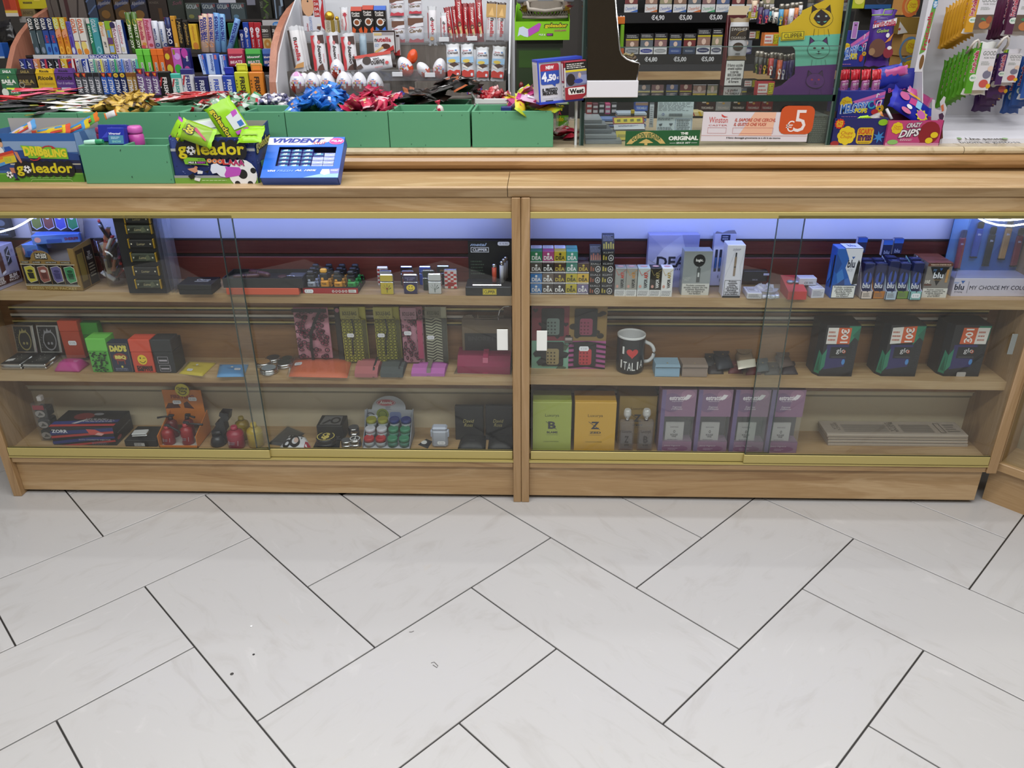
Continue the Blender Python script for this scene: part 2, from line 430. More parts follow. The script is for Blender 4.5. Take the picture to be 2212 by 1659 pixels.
# the two glass fronted display cabinets
crop()
def zl(xa,za,xb,zb):return lambda x:za+(zb-za)*(x-xa)/(xb-xa)
S1L=zl(-1.305,.654,-.032,.645);S2L=zl(-1.372,.406,-.034,.403)
S1R=zl(.043,.645,1.259,.639);S2R=zl(.044,.407,1.321,.399)
FLR=.158
def cabinet(name,label,x0,x1,s1,s2,leftpost,rightpost,panes):
 c=thing(name,label,'display cabinet')
 for (a,b_)in (leftpost,rightpost):
  MB().box(a,b_,0,.2,0 if a<1 else .118,.9155,WOOD_Z,.0015).build('side_panel',c)
 MB().box(x0,x1,.019,.04,.013,.118,WOOD_X,.001).build('plinth',c);MB().box(x0,x1,.05,.06,0,.06,mt('#1a130d',.7)).build('plinth_shade_board',c)  # board added behind the raised plinth; its near-black colour stands in for shadow
 MB().box(x0,x1,.006,.19,.118,.1385,WOOD_X,.002).build('bottom_rail',c)
 MB().box(x0,x1,.022,.19,.1385,FLR,WOOD_X).build('bottom_board',c)
 MB().box(x0,x1,.001,.018,.1385,.1435,BRASS).build('lower_track',c)
 for s,th,yb in ((s1,.027,.152),(s2,.026,.152)):
  m=MB();za,zb=s(x0),s(x1)
  m.hexa([(x0,.03,za-th),(x1,.03,zb-th),(x1,yb,zb-th),(x0,yb,za-th)],[(x0,.03,za),(x1,.03,zb),(x1,yb,zb),(x0,yb,za)],WOOD_X)
  m.build('shelf',c)
 MB().box(x0,x1,.012,.04,.878,.9155,WOOD_X,.001).build('fascia',c)
 MB().box(x0,x1,.004,.022,.862,.878,BRASS,.001).build('upper_track',c)
 bt=MB().box(x0,x1,.176,.186,FLR,.36,'#cdbfa4').build('back_panel',c)
 m=MB().box(x0,x1,.160,.176,.30,.307,'#b3a68a').box(x0,x1,.166,.176,.288,.30,'#cdc0a4').box(x0,x1,.170,.176,.280,.286,'#857961');m.build('molding',c)
 MB().box(x0,x1,.153,.172,.307,.60,WOOD_D).build('back_panel',c)
 for z_,h_,mm in ((.562,.005,mt('#d2c480',.35)),(.538,.007,mt('#cfcac0',.35)),(.519,.005,mt('#d2c480',.35))):
  MB().box(x0+.03,x1-.03,.146,.153,z_,z_+h_,mm).build('trim_strip',c)
  MB().box(x0+.03,x1-.03,.149,.153,z_-.006,z_,BLACKM).build('trim_groove',c)
 for z0_,z1_ in ((.60,.718),(.727,.768)):MB().box(x0,x1,.150,.172,z0_,z1_,WOOD_R,.002).build('slat',c)
 MB().box(x0,x1,.153,.160,.718,.727,mt('#2c2320',.4)).build('slat_groove',c)
 MB().box(x0,x1,.152,.172,.768,.9155,mt('#e4e4ea',.6)).build('back_panel',c)
 MB().box(x0,x1,.148,.152,.766,.771,mt('#3a3230',.5)).build('trim_strip',c)
 for (xa,xb,y0,side)in panes:
  d=MB();d.box(xa,xb,y0,y0+.005,.172,.870,GLASS)
  dd=d.build('glass_door',c)
  e=xb if side=='l' else xa
  MB().box(e-.0009,e+.0009,y0-.0003,y0+.0055,.172,.862,PANEEDGE).build('glass_edge',dd)
  MB().box(xa+(.0 if y0>.005 else -.003),xb,y0-.004,y0+.007,.1455,.1725,BRASS,.001).build('brass_rail',dd)
  MB().box(xa,xb,y0-.0008,y0,.1725,.1748,BLACKM).build('rail_gasket',dd)
 return c
xe=lambda x,y,yy:at(x,y,yy).x
lc=cabinet('display_cabinet','long oak display cabinet with sliding glass doors, on the left of the double centre post',-1.541,-.0235,S1L,S2L,(-1.567,-1.541),(-.0235,-.0006),[(-1.536,xe(541,720,.004),.004,'l'),(xe(512,720,.013),-.0255,.013,'r')])
rc=cabinet('display_cabinet','long oak display cabinet with sliding glass doors, between the double centre post and the corner',.0235,1.352,S1R,S2R,(.0006,.0235),(1.352,1.380),[(.0275,xe(1700,724,.013),.013,'l'),(xe(1645.5,726,.004),1.3505,.004,'r')])
def pull(cab,x0,x1,y0,y1,yy):
 a=at(x0,y1,yy);b_=at(x1,y0,yy)
 door=[o for o in cab.children if o.name.startswith('glass_door')]
 return a,b_,door
for cab,k,q in ((lc,1,(1074,1097,711,756)),(rc,0,(1159,1182,714,757)),(rc,1,(2174,2199,721,765))):
 yy=.013 if k!=1 or cab is lc else .004
 a,b_,door=pull(cab,*q,yy)
 MB().box(a.x,b_.x,yy-.0025,yy-.0002,a.z,b_.z,mt('#e4e6e2',.3)if q[0]<2000 else mt('#8f9593',.15,.4),.0008).build('finger_pull',door[k])
def ledstrip(c,pts,yy):
 P=[at(x,y,yy)for x,y in pts]
 MB().tube(P,.0022,mt('#f2f6ff',.5,0,1,9.0),8).build('led_strip',c)
ledstrip(lc,[(-40,512),(0,501),(30,493),(50,483),(66,473),(80,465)],.05)
ledstrip(rc,[(2108,468),(2130,479),(2155,486),(2185,488),(2225,482)],.03)
ledstrip(rc,[(2118,468),(2140,474),(2170,476),(2200,474),(2225,470)],.04)
def ledge(x0,x1,label,seed):
 m=MB();pr_=[(.012,.9165),(.007,.9165),(-.0065,.938),(-.0075,.9415),(-.004,.9455),(.19,.9455),(.19,.9165)]
 m.prism(pr_,x0,x1,WOOD_X,'x');o=m.build('worktop');return tag(o,label,'worktop')
xj=on(1100,380,.945).x
ledge(-1.9,xj-.0008,'oak ledge board carrying the goleador boxes, left of the thin joint',1)
ledge(xj+.0008,1.62,'bare oak ledge board running right from the thin joint',2)
m=MB();pr_=[(.30,.93),(.205,.93)]+[(.2135-.021*math.cos(rad(a)),.966+.020*math.sin(rad(a)))for a in (-70,-40,-10,20,50,75,90)]+[(.30,.986)]
m.prism(pr_,-2.2,2.2,WOOD_O,'x');tag(m.build('counter_edge'),'rounded worn wooden edge running along the back of the oak ledge','counter edge')
for xa,xb,lab in ((-2.2,1.178,'cream marble counter top carrying the green bins and the glass case'),(1.180,2.2,'cream marble counter slab past the joint, far right')):
 m=MB();pr_=[(.85,.9862),(.212,.9862),(.208,.990),(.207,.996),(.210,1.002),(.216,1.005),(.85,1.005)]
 m.prism(pr_,xa,xb,MARBLE,'x');tag(m.build('counter_slab'),lab,'counter')
tag(MB().box(-2.2,2.2,.30,.82,0,.984,mt('#4a3a2a',.6)).build('counter'),'dark wooden counter body behind the display cabinets','counter')
ZM=1.005
dx,dy=.685,-.728
cm=Matrix.Identity(4)
for r in range(3):cm[r][0]=(dx,dy,0)[r];cm[r][1]=(-dy,dx,0)[r];cm[r][3]=(1.3835,.040,0)[r]
cc=thing('corner_cabinet','oak display cabinet set at an angle in the corner, cut by the frame','display cabinet',cm)
MB().box(0,.9,.012,.03,0,.118,WOOD_X).build('plinth',cc)
MB().box(-.012,.9,-.012,.14,.118,.145,WOOD_X,.002).build('bottom_rail',cc)
MB().box(0,.024,-.010,.14,.145,.9155,WOOD_Z,.001).build('side_panel',cc)
MB().box(.024,.9,0,.005,.145,.88,GLASS).build('glass_door',cc)
MB().box(.024,.9,.12,.13,.145,.9,mt('#a3967c')).build('back_panel',cc)
MB().box(0,.9,-.012,.14,.88,.944,WOOD_X,.002).build('top_rail',cc)
# left cabinet, top shelf
def price(t,w,h,u,v,du_,dv_,face='f',dims=None ,rot=0):
 """white price sticker with a clipped outline"""
 m=MB();D=[('p','#e9ebf2',[(u,v+dv_*.25),(u+du_*.1,v),(u+du_*.9,v),(u+du_,v+dv_*.25),(u+du_,v+dv_*.75),(u+du_*.9,v+dv_),(u+du_*.1,v+dv_),(u,v+dv_*.75)]),('t','#8a8f9c','€ 9.90',u+du_*.15,v+dv_*.25,u+du_*.85,v+dv_*.75)]
 prints(m,D,face,dims or (w,.01,h),.0022);m.build('price_tag',t)
crop(0,460,8.7318)
PK='#8d6f3c'
def slim(t,w,d,h):pass
bx2('packet_display','pebble patterned cardboard display for slim packets, cut by the left edge','display box',(-230,1560),(440,1290),545,.085,'#a9a7c4',[('e','#8d8bab',.1+.09*(i%10),.12+.1*((i*7)%9),.022+.012*(i%3),.03+.01*(i%2))for i in range(26)]+[('p','#5b3a34',[(.50,.36),(.62,.42),(.62,.86),(.50,.80)]),('p','#d9d9ee',[(.52,.32),(.62,.36),(.62,.42),(.52,.38)]),('p','#3a3d48',[(.72,.5),(.84,.56),(.84,.95),(.72,.88)]),('w','#c9c9d8',[(.73,.58),(.83,.7),(.73,.75),(.83,.88)],.02),('rr','#4a2420',.02,.10,.96,.30,.03),('t','#e7e2e6','SLIM',.66,.19,.88,.29,'bb'),('t','#e7e2e6','PACKET',.64,.12,.92,.18,'b'),('t','#e7e2e6','DRESS\nYOUR\nPACKET',.30,.12,.54,.29,'b')],z=S1L)
bx('packet','dark printed packet standing behind the pebble display, cut by the left edge','packet',-40,230,470,80,.02,'#2e3338',[('L','#8d9aa8',.1,.1,.9,.5,4),('e','#6d7884',.5,.72,.3,.15)],y=.12)
def dyp():
 mw,w,h=place(490,1600,1462,905,z=S1L,yaw=-3);d=.085
 t=thing('packet_display','brown gold cardboard display of dress-your-packet covers, priced 1x0,50','display box',mw)
 m=MB();m.box(0,w,0,.0015,0,h,PK);h2=h*1.42;h3=h*1.5
 for x in (0,w-.0015):m.prism([(0,0),(d,0),(d,h3),(.002,h2)],x,x+.0015,PK,'x')
 m.box(0,w,d-.0015,d,0,h3,'#b7b2c4');m.box(0,w,0,d,0,.0015,PK)
 m.box(0,w*.085,-.0005,.001,h*.95,h2,PK);m.box(w*.9,w,-.0005,.001,h*.95,h2,PK)
 arch=[(w*.18,h)]+[(w*(.40+.18*math.cos(rad(a))),h*(1.07+.27*math.sin(rad(a))))for a in range(180,-1,-20)]+[(w*.64,h)]
 m.prism(arch,-.0008,.0008,PK);m.build('tray',t)
 D=[('r','#1c1514',.02,.17,.93,.86),('r','#d8d2c4',.0,.155,.97,.175),('r','#d8d2c4',.0,.20,.95,.212),('r','#d8d2c4',.0,.87,.96,.89),('t','#b9a46a','DRESS YOUR PACKET',.08,.03,.9,.12,'b'),('r','#1c1514',.03,.92,.17,.98),('r','#1c1514',.23,.92,.38,.98),('r','#1c1514',.46,.92,.66,.98),('r','#1c1514',.72,.92,.9,.98),('t','#efe9da','COWBOY',.04,.93,.16,.97),('t','#efe9da','SUMMER',.24,.93,.37,.97),('t','#efe9da','DETECTIVE',.47,.93,.65,.97),('t','#efe9da','WORKER',.73,.93,.89,.97),('r','#1c1514',.3,1.05,.52,1.26),('t','#efe9e2','1x0,50€\n3x1,00€',.31,1.07,.51,1.25,'b')]
 for i,(c1,c2)in enumerate((('#b8ad3a','#27261c'),('#8a5048','#5d2f2a'),('#5f588c','#3d3868'),('#3e8a5c','#1d4a31'))):
  u=.06+i*.235;s_=[(u,.78),(u+.12,.83),(u+.17,.76),(u+.17,.34),(u+.05,.27),(u+.01,.38)]
  D+=[('p','#d8d2c4',[(.115+i*.235+(a-.115-i*.235)*1.08,.55+(b_-.55)*1.05)for a,b_ in s_]),('p',c1,s_),('p',c2,[(u+.03,.6),(u+.14,.6),(u+.14,.4),(u+.05,.4)]),('e','#d3c0c0' if i==1 else c2,u+.09,.66,.05,.05),('w','#8d6f3c',[(u+.2,.2),(u+.185,.86)],.008)]
 prints(MB(),D,'f',(w,d,h)).build('print',t)
 prints(MB(),[('@','r'),('r','#4a3a22',.05,.04,.45,.94),('r','#7d6a34',.1,.2,.4,.85),('r','#241b18',.5,.04,.96,.94),('t','#d8d2c4','200\nPIECES',.58,.62,.88,.82),('L','#a79f8a',.58,.2,.9,.55,5)],'r',(w,d,h*1.4)).build('side_print',t)
 a=at(570,520,mw.translation.y+d*.85);b_=at(1580,520,mw.translation.y+d*.85)
 m=MB();P=[(-.0,0),(b_.x-a.x,0),(b_.x-a.x+.012,.07),(-.0,.085)]
 z0=a.z-mw.translation.z;x0=a.x-mw.translation.x
 m.prism([(x0+p[0],z0+p[1])for p in P],d*.9,d*.9+.0015,'#8f867c');W_=b_.x-a.x
 m.build('lid',t)
 D=[('r','#191416',.04,.28,.96,1.0),('r','#d8d8e4',.04,.26,.98,.29)]
 for i,c1 in enumerate(('#6f7d3a','#7d4440','#5058b8','#2e8a58')):
  u=.08+i*.23;D+=[('p','#c9d0e8',[(u,1),(u+.19,1),(u+.19,.44),(u+.06,.34),(u-.01,.44)]),('p',c1,[(u+.01,1),(u+.18,1),(u+.18,.46),(u+.06,.37),(u+.0,.46)]),('e','#dfe3f4',u+.09,.75,.04,.05)]
 prints(MB(),D,lambda u,v,e:(x0+u*W_,d*.9-e,z0+v*.085),(W_,.01,.085)).build('lid_print',t)
 y1=mw.translation.y+.02
 for k,(q,lab)in enumerate((((600,1430,610,440),'blue cardboard packet cover lying on top of the brown display'),((430,735,850,600),'blue packet cover standing inside the brown display, at its left end'))):
  p=at((q[0]+q[1])/2,q[2],y1);s_=mpp(p);W2=(q[1]-q[0])*s_;H2=(q[2]-q[3])*s_
  pbox('packet_cover',lab,'packet',MT(p+Vector((-W2/2,.004,0)))@MRT(rad(14 if k==0 else 0),4,'Z'),W2,.045,H2,'#5d86d8',[('r','#3c5cb4',.3,.1,.62,.5),('e','#d9a3b0',.12,.5,.07,.3),('t','#8d3040','SHERIFF',.68,.3,.97,.62,'b')])
dyp()
crop(0,440,3.568)
p0=on(865,655,S1L);s0=mpp(p0);TY=p0.y+.03
tu=thing('glass_tumbler','tall clear tumbler crammed with small lighters, beside the brown packet display','tumbler',MT((p0.x,TY,p0.z)))
r0=78*s0;hh=(655-290)*s0*1.02
MB().lathe([(r0*.8,0),(r0*.84,.004),(r0*1.18,hh),(r0*1.14,hh),(r0*.78,.006),(0,.006)],GLASS,18,caps=False ).build('cup',tu)
rr=random.Random(3)
ORD_=('first','second','third','fourth','fifth','sixth','seventh','eighth','ninth','tenth','eleventh','twelfth','thirteenth','fourteenth','fifteenth','sixteenth','seventeenth','eighteenth','nineteenth','twentieth','twenty-first','twenty-second')
for i in range(22):
 c=('#1b1b1d','#d8d4ce','#8a2f2a','#2a2a2c','#b9a98c','#c9856a','#3b2f28')[i%7]
 a=rr.uniform(0,6.28);r=rr.uniform(.1,.55)*r0;z=.01+i/22*hh*1.05
 m=MT((p0.x+r*math.cos(a),TY+r*math.sin(a)*.8,p0.z+z))@MRT(rr.uniform(-.9,.9),4,'Y')@MRT(a,4,'Z')@MRT(rr.uniform(-.4,.4),4,'X')
 t=thing('pocket_lighter','small %s lighter in the clear tumbler, %s counting from its bottom'%(('black','white','red','black','beige','copper','brown')[i%7],ORD_[i]),'lighter',m,'lighters jumbled in the tumbler')
 MB().box(-.006,.006,-.0035,.0035,-.0,.036,c,.0015).build('body',t);MB().box(-.0055,.0055,-.003,.003,.036,.043,'#a9a9ad' if i%3 else '#b23a30',.001).build('cap',t)
def lstand():
 mw,w,h=place(995,1292,692,40,z=S1L);d=.05
 t=pbox('lighter_stand','tall black stand with strapped cigar lighters under clear sides','display stand',mw,w,d,h,'#1d1d20',part='board')
 for i in range(3):MB().box(w+.001+i*.011,w+.0015+i*.011,0,d,0,h,ACRYL).build('clear_side',t)
 for i,yy in enumerate((110,190,300,405,510,610)):
  xx=960+(yy-105)*.175+105
  p=at(xx+5,yy+34,mw.translation.y);s_=mpp(p);W_=205*s_;H_=62*s_
  camo=i%2==1
  q=thing('cigar_lighter',('camouflage' if camo else 'black')+' cigar lighter on the black stand, number %s from the top'%('one','two','three','four','five','six')[i],'lighter',MT(p+Vector((-W_/2,-.009,0))),'cigar lighters on the black stand')
  MB().box(.003,W_-.003,0,.008,0,H_,'#3d4238' if camo else '#222224',.002).build('body',q)
  for x in (0,W_-.004):MB().box(x,x+.004,-.001,.009,-.002,H_+.003,GOLD,.0015).build('clip',q)
  prints(MB(),[('t','#b9ad84','Lumar',.34,.35,.66,.65,'i'),('e','#cfc9b4',.14,.5,.03,.1),('e','#cfc9b4',.86,.5,.03,.1)]+([('p','#25291f',[(.1,.2),(.3,.3),(.4,.8),(.2,.7)]),('p','#5a5f4b',[(.6,.1),(.8,.3),(.7,.9),(.6,.7)])]if camo else []),'f',(W_,.008,H_)).build('print',q)
lstand()
def gift(name,label,x0,x1,yb,yt,d,lidh,col,decs):
 mw,w,h=place(x0,x1,yb,yt,z=S1L)
 t=thing(name,label,'box',mw)
 MB().box(.001,w-.001,.001,d-.001,0,h*(1-lidh),col,.001).build('box',t)
 MB().box(0,w,0,d,h*(1-lidh),h,col,.001).build('lid',t)
 prints(MB(),decs,'t',(w,d,h)).build('print',t);return t
gift('gift_box','flat black gift box lettered Champ, lid closed',1378,1640,702,625,.07,.5,'#161618',[('@','t'),('t','#d6d6da','Champ',.42,.45,.82,.72,'i'),('r','#d6d6da',.4,.38,.82,.41)])
crop(0,0,1)
mw,w,h=place(489,647,637,622.5,z=S1L)
pbox('box_base','orange box bottom carrying the open black tray','box',mw,w,.085,h,'#c9563a')
mw2=mw@MT((-.006,.002,h));w2=w+.018
def opentray(t,w,d,h,col,th=.003,part='tray',fl=None ):
 m=MB();m.box(0,w,0,th,0,h,col).box(0,w,d-th,d,0,h,col).box(0,th,th,d-th,0,h,col).box(w-th,w,th,d-th,0,h,col).box(th,w-th,th,d-th,0,th,fl or col)
 return m.build(part,t)
t=thing('gift_tray','open black tray holding a leather cigar set','tray',mw2);hT=.027;opentray(t,w2,.085,hT,'#232427')
MB().box(.004,w2-.004,.004,.081,hT*.3,hT*.62,'#1a1a1c').build('insert',t)
zT=hT*.64
for k,(x,y,r,L,lab)in enumerate(((.055,.03,.006,.07,'thin maroon leather cigar tube lying in the black tray'),(.085,.05,.008,.075,'thick maroon leather cigar tube lying in the black tray'))):
 q=thing('cigar_tube',lab,'cigar case',mw2@MT((x,y,zT+r))@MRT(rad(-28 if k else 12),4,'Z')@MRT(math.pi/2,4,'Y'))
 MB().lathe([(0,-L/2),(r*.8,-L/2+.002),(r,-L/2+.008),(r,L/2-.008),(r*.7,L/2),(0,L/2)],mt('#4a2428',.4),12,caps=False ).build('tube',q)
 MB().lathe([(r*1.08,-.004),(r*1.08,.002)],'#33181b',12).build('cap',q)
q=thing('key_fob','round leather key fob with steel chain in the black tray','key ring',mw2@MT((.15,.042,zT)))
MB().lathe([(.011,0),(.012,.002),(.011,.004)],'#43292a',16).build('disc',q);MB().tube([(.012,0,.003),(.02,.003,.003),(.03,.0,.003),(.036,-.004,.003)],.0015,STEEL,6).build('chain',q)
MB().box(.165,w2-.004,.045,.080,zT,zT+.001,'#55575e').build('card',t)
crop(540,440,3.568)
mw,w,h=place(410,835,692,641,z=S1L)
t=thing('lighter_tray','red and black counter tray full of torch lighters','tray',mw);opentray(t,w,.1,h,'#141416',.002)
MB().box(-.0006,w+.0006,-.0008,0,0,h*.82,'#9c1f24').build('band',t)
prints(MB(),[('t','#e2e2e2','△○◇△○',.53,.2,.80,.55),('r','#d9d9d9',.83,.15,.97,.6),('L','#444',.84,.2,.96,.55,3)]+[('O','#ddd',.55+.06*i,.35,.02,.2,.7)for i in range(5)],'f',(w,.1,h),.0012).build('print',t)
price(t,w,h,.03,.1,.16,.55)
ltc={}
def torch(col,big=False ):
 if (col,big)in ltc:return ltc[(col,big)]
 q=thing('torch_lighter','x','lighter');s_=1.0;hb=.044 if not big else .050
 MB().box(-.011,.011,0,.016,0,hb*.6,col,.003).box(-.009,.0,0,.016,hb*.6,hb*.78,col,.002).build('body',q)
 MB().box(-.012,.010,.001,.015,hb*.62,hb,'#1c1d20',.002).box(-.010,.008,.002,.014,hb,hb+.012,'#dca23a' if big else '#26272b',.003).build('head',q)
 MB().tube([(.011,.008,hb*.5),(.018,.008,hb*.55),(.020,.008,hb*.3),(.012,.008,hb*.08)],.0016,col,6).build('guard',q)
 prints(MB(),[('t','#26272b','TOAD',.2,.62,.75,.8,'b')],lambda u,v,e:(-.011+u*.022,-e,v*hb*.6),(.022,.016,hb*.6)).build('print',q)
 ltc[(col,big)]=q;return q
for i,(col,big,lab)in enumerate((('#9da3b5',0,'grey torch lighter, first in the front row of the red tray'),('#d9962f',1,'tall amber torch lighter with amber cap, second in the red tray'),('#d9962f',0,'amber torch lighter with black head, third in the red tray'),('#2f9a48',0,'green torch lighter at the right end of the red tray'))):
 for r in range(3):
  b_=torch(col,bool(big and r==0));m=mw@MT((w*(.14+.245*i),.010+.030*r,.003+.0005*r))
  l=lab if r==0 else '%s torch lighter with black head in the %s row of the red tray'%(('grey','second amber','third amber','green')[i],('','middle','back')[r])
  if 'used' not in b_:b_.matrix_world=m;b_['label']=l;b_['used']=1;o=b_
  else :o=dup(b_,m,l)
  o['group']='torch lighters in the red tray'
for o in ltc.values():
 if 'used' in o:del o['used']
def zippo(lab,x0,x1,yb,yt,col,decs,metal=.6,edge=STEEL,y=None ):
 mw,w,h=place(x0,x1,yb,yt,z=S1L if y is None else None ,y=y)
 t=thing('flip_lighter',lab,'lighter',mw,'flip lighters standing in a cluster');d=.012
 MB().box(0,w,0,d,0,h*.62,edge,.0018).build('case',t);MB().box(0,w,0,d,h*.64,h,edge,.003).build('lid',t)
 m=MB();prints(m,[('rr',col,.04,.02,.96,.60,.06),('rr',col,.04,.66,.96,.96,.06)]+decs,'f',(w,d,h));m.build('print',t)
LEAF=lambda c:[('p',c,[(.5,.2),(.5+.36*math.cos(a)-.03,.30+.24*math.sin(a)),(.5+.30*math.cos(a+.18),.30+.2*math.sin(a+.18))])for a in (.1,.7,1.4,2.1,2.7)]+[('w',c,[(.5,.3),(.5,.1)],.04)]
CHK=[('r','#b8302c' if (i+j)%2 else '#d9d2cf',.06+.22*i,.04+.105*j,.06+.22*(i+1),.04+.105*(j+1))for i in range(4)for j in range(8)]
zippo('yellow flip lighter with a dark leaf, front of the cluster',1008,1112,700,545,'#b8a335',LEAF('#23431f')+[('e','#8c3a1d',.5,.3,.08,.04)])
zippo('dark purple flip lighter with a yellow smiley face',1186,1297,697,545,'#28224a',[('e','#d9c03a',.5,.32,.3,.17),('e','#28224a',.4,.38,.03,.04),('e','#28224a',.6,.38,.03,.04),('w','#28224a',[(.34,.28),(.42,.22),(.58,.22),(.66,.28)],.04),('t','#8c87b8',"DON'T WORRY\nBE HAPPY",.15,.7,.85,.86)])
zippo('silver flip lighter with a dark green leaf',1375,1480,697,540,'#b4b6b8',LEAF('#1f3a26'))
zippo('plain silver flip lighter behind the yellow leaf one',1005,1100,655,515,'#a9abae',[])
zippo('dark red flip lighter behind the smiley one',1176,1270,655,517,'#6b2027',[])
zippo('dark green flip lighter behind the silver leaf one',1335,1428,670,512,'#1d2b26',[('L','#4d5d50',.2,.3,.8,.5,3)])
zippo('red and white checked flip lighter at the right of the cluster',1498,1602,657,505,'#d9d2cf',CHK+[('e','#9c2a28',.5,.25,.3,.1)])
zippo('red and white checked flip lighter in the back row, left',985,1075,632,487,'#d9d2cf',CHK)
zippo('black flip lighter in the back row',1165,1262,632,483,'#1b1d2a',[])
zippo('blue flip lighter in the back row',1307,1402,628,483,'#2748a0',[('t','#8fa8d8','NOW',.2,.7,.8,.8)])
zippo('black flip lighter in the back row, right',1444,1542,626,478,'#17181b',[('t','#b98b2a','JACK',.25,.7,.8,.8)])
mw,w,h=place(1662,2013,712,642,z=S1L)
t=thing('lighter_display','black metal-lighter display with upright card and yellow label','display box',mw);d=.075
MB().box(0,w,0,d,0,h,'#17191a',.002).build('base',t)
p=at(1690,600,mw.translation.y+d-.004);zc=at(1700,285,mw.translation.y+d-.004).z-mw.translation.z
MB().box(.004,w+.004,d-.004,d-.002,h*.8,zc,'#0f1112').build('back_card',t)
prints(MB(),[('r','#d6c234',.38,.15,.68,.8),('o','#161616',.39,.2,.67,.75,.006),('t','#161616','CLIPPER',.41,.3,.65,.64,'b')],'f',(w,d,h)).build('print',t)
fm=lambda u,v,e:(.004+u*w,d-.004-e,h+v*(zc-h))
prints(MB(),[('t','#9fb0c8','metal',.05,.86,.42,.94,'bi'),('o','#e6e6e6',.06,.70,.46,.83,.012),('t','#e6e6e6','CLIPPER',.10,.73,.43,.80,'b'),('L','#3d4b3d',.05,.1,.4,.5,5)],fm,(w,d,zc-h)).build('card_print',t)
price(t,w,h,.66,.88,.26,.1,fm,(w,d,zc-h))
MB().box(w*.14,w*.8,.004,.03,h,h+.005,STEEL,.002).build('plate',t)
for i,(x,yb,yt,c,lab)in enumerate(((1884,600,462,'#b8482f','orange metal lighter standing in the black display'),(1942,605,440,'#c3c6d0','front silver lighter standing in the black display'),(1958,585,420,'#b3b7c4','middle silver lighter standing in the black display'),(1972,570,405,'#a3a8b8','rear silver lighter standing in the black display'))):
 p=at(x,yb,mw.translation.y+.025+.012*i);hz=at(x,yt,p.y).z-p.z;p.z=max(p.z,mw.translation.z+h)
 q=thing('metal_lighter',lab,'lighter',MT(p),'metal lighters in the black display')
 MB().lathe([(.0062,0),(.0062,hz*.8)],c,12).build('body',q);MB().lathe([(.0058,hz*.8),(.0058,hz*.95),(.003,hz)],STEEL,12).build('cap',q)
 # left cabinet, middle shelf
crop(0,440,3.568)
def skull(c):return [('O',c,.52,.45,.3,.36,.86),('e',c,.45,.35,.05,.05),('e',c,.6,.35,.05,.05),('p',c,[(.3,.7),(.35,.85),(.4,.75),(.48,.9),(.55,.76),(.65,.86),(.66,.74)])]+[('e',c,.12+.05*(i%3),.2+.09*i,.015,.012)for i in range(8)]
for k,(x0,x1,lab)in enumerate(((128,290,'open silver framed case with skull art, nearer the cabinet side'),(312,485,'open silver framed case with skull art, beside the orange case'))):
 bx('cigarette_case',lab,'cigarette case',x0,x1,1150,940,.016,STEEL,[('r','#121113',.07,.05,.87,.95)]+[(a[0],'#8d8450' if k==0 else '#8a8a90')+a[2:]for a in skull('#fff')],y=.12,lean=8,group='skull cigarette cases')
for k,(bl,br,yt,lab)in enumerate((((8,1282),(170,1286),1238,'flat black and silver case lying nearest the cabinet side'),((182,1280),(360,1282),1237,'flat black and silver case lying second from the side'))):
 mw,w,h=place(bl[0],br[0],bl[1],yt,z=S2L,yaw=0)
 t=thing('cigarette_case',lab,'cigarette case',mw,'skull cigarette cases');d=.085
 MB().box(0,w,0,d,0,h*.45,STEEL,.002).build('lower_half',t);MB().box(0,w,0,d,h*.5,h,STEEL,.002).build('upper_half',t)
 prints(MB(),[('@','t'),('r','#151416',.03,.03,.97,.97),('e','#8d8a80',.6,.45,.12,.1),('e','#3a3936',.6,.55,.25,.3)]+[('e','#c9c8c0',.3+.1*(i%4),.2+.12*i,.015,.02)for i in range(6)]+([('p','#d8d8da',[(.1,.2),(.4,.3),(.38,.5),(.08,.4)])]if k==0 else []),'t',(w,d,h)).build('print',t)
def fcase(lab,x0,x1,yb,yt,lidv,c1,c2,decs,y=None ,d=.025,z=S2L,lean=0):
 mw,w,h=place(x0,x1,yb,yt,z=None if y else z,y=y,lean=lean)
 t=thing('cigarette_case',lab,'cigarette case',mw)
 MB().box(0,w,0,d,0,h*lidv,c2,.0015).build('case',t);MB().box(-.0004,w+.0004,-.0004,d,h*lidv+.0006,h,c1,.0015).build('lid',t)
 if decs:prints(MB(),decs,'f',(w,d,h),.0008).build('print',t)
 return t,w,h
t,w,h=fcase('tall orange flip-top case with a price sticker, standing at the back',512,662,1190,905,.72,'#b8401c','#ad3a18',[],y=.11)
price(t,w,h,.33,.36,.42,.12)
fcase('dark green flip-top case behind the camouflage one',668,800,1150,920,.6,'#2c8a1d','#1f7016',[],y=.125)
rr=random.Random(11)
camo=[]
for i in range(70):
 u,v=rr.uniform(.03,.8),rr.uniform(.03,.58);camo.append(('p','#1c2a1a',[(u,v),(u+rr.uniform(.08,.16),v+rr.uniform(-.02,.03)),(u+rr.uniform(.1,.16),v+.035),(u+.03,v+rr.uniform(.02,.045))]))
fcase('light green flip-top case with camouflage bottom',718,870,1300,1040,.62,'#6cc14f','#58a844',camo,d=.05)
fcase("navy card case reading DAD'S BBQ",876,1036,1300,1072,.99,'#2a2f45','#2a2f45',[('t','#cfc35a',"DAD'S",.08,.70,.9,.92,'bbb'),('e','#8a3a30',.5,.52,.34,.14),('t','#d9cf6a','BBQ',.25,.44,.78,.58,'bb'),('r','#8a3a30',.3,.28,.35,.42),('r','#8a3a30',.65,.28,.7,.42),('L','#8a8ea8',.15,.06,.85,.16,2),('e','#cfc35a',.5,.2,.05,.04),('o','#8a7a50',.03,.02,.97,.97,.015)],d=.03)
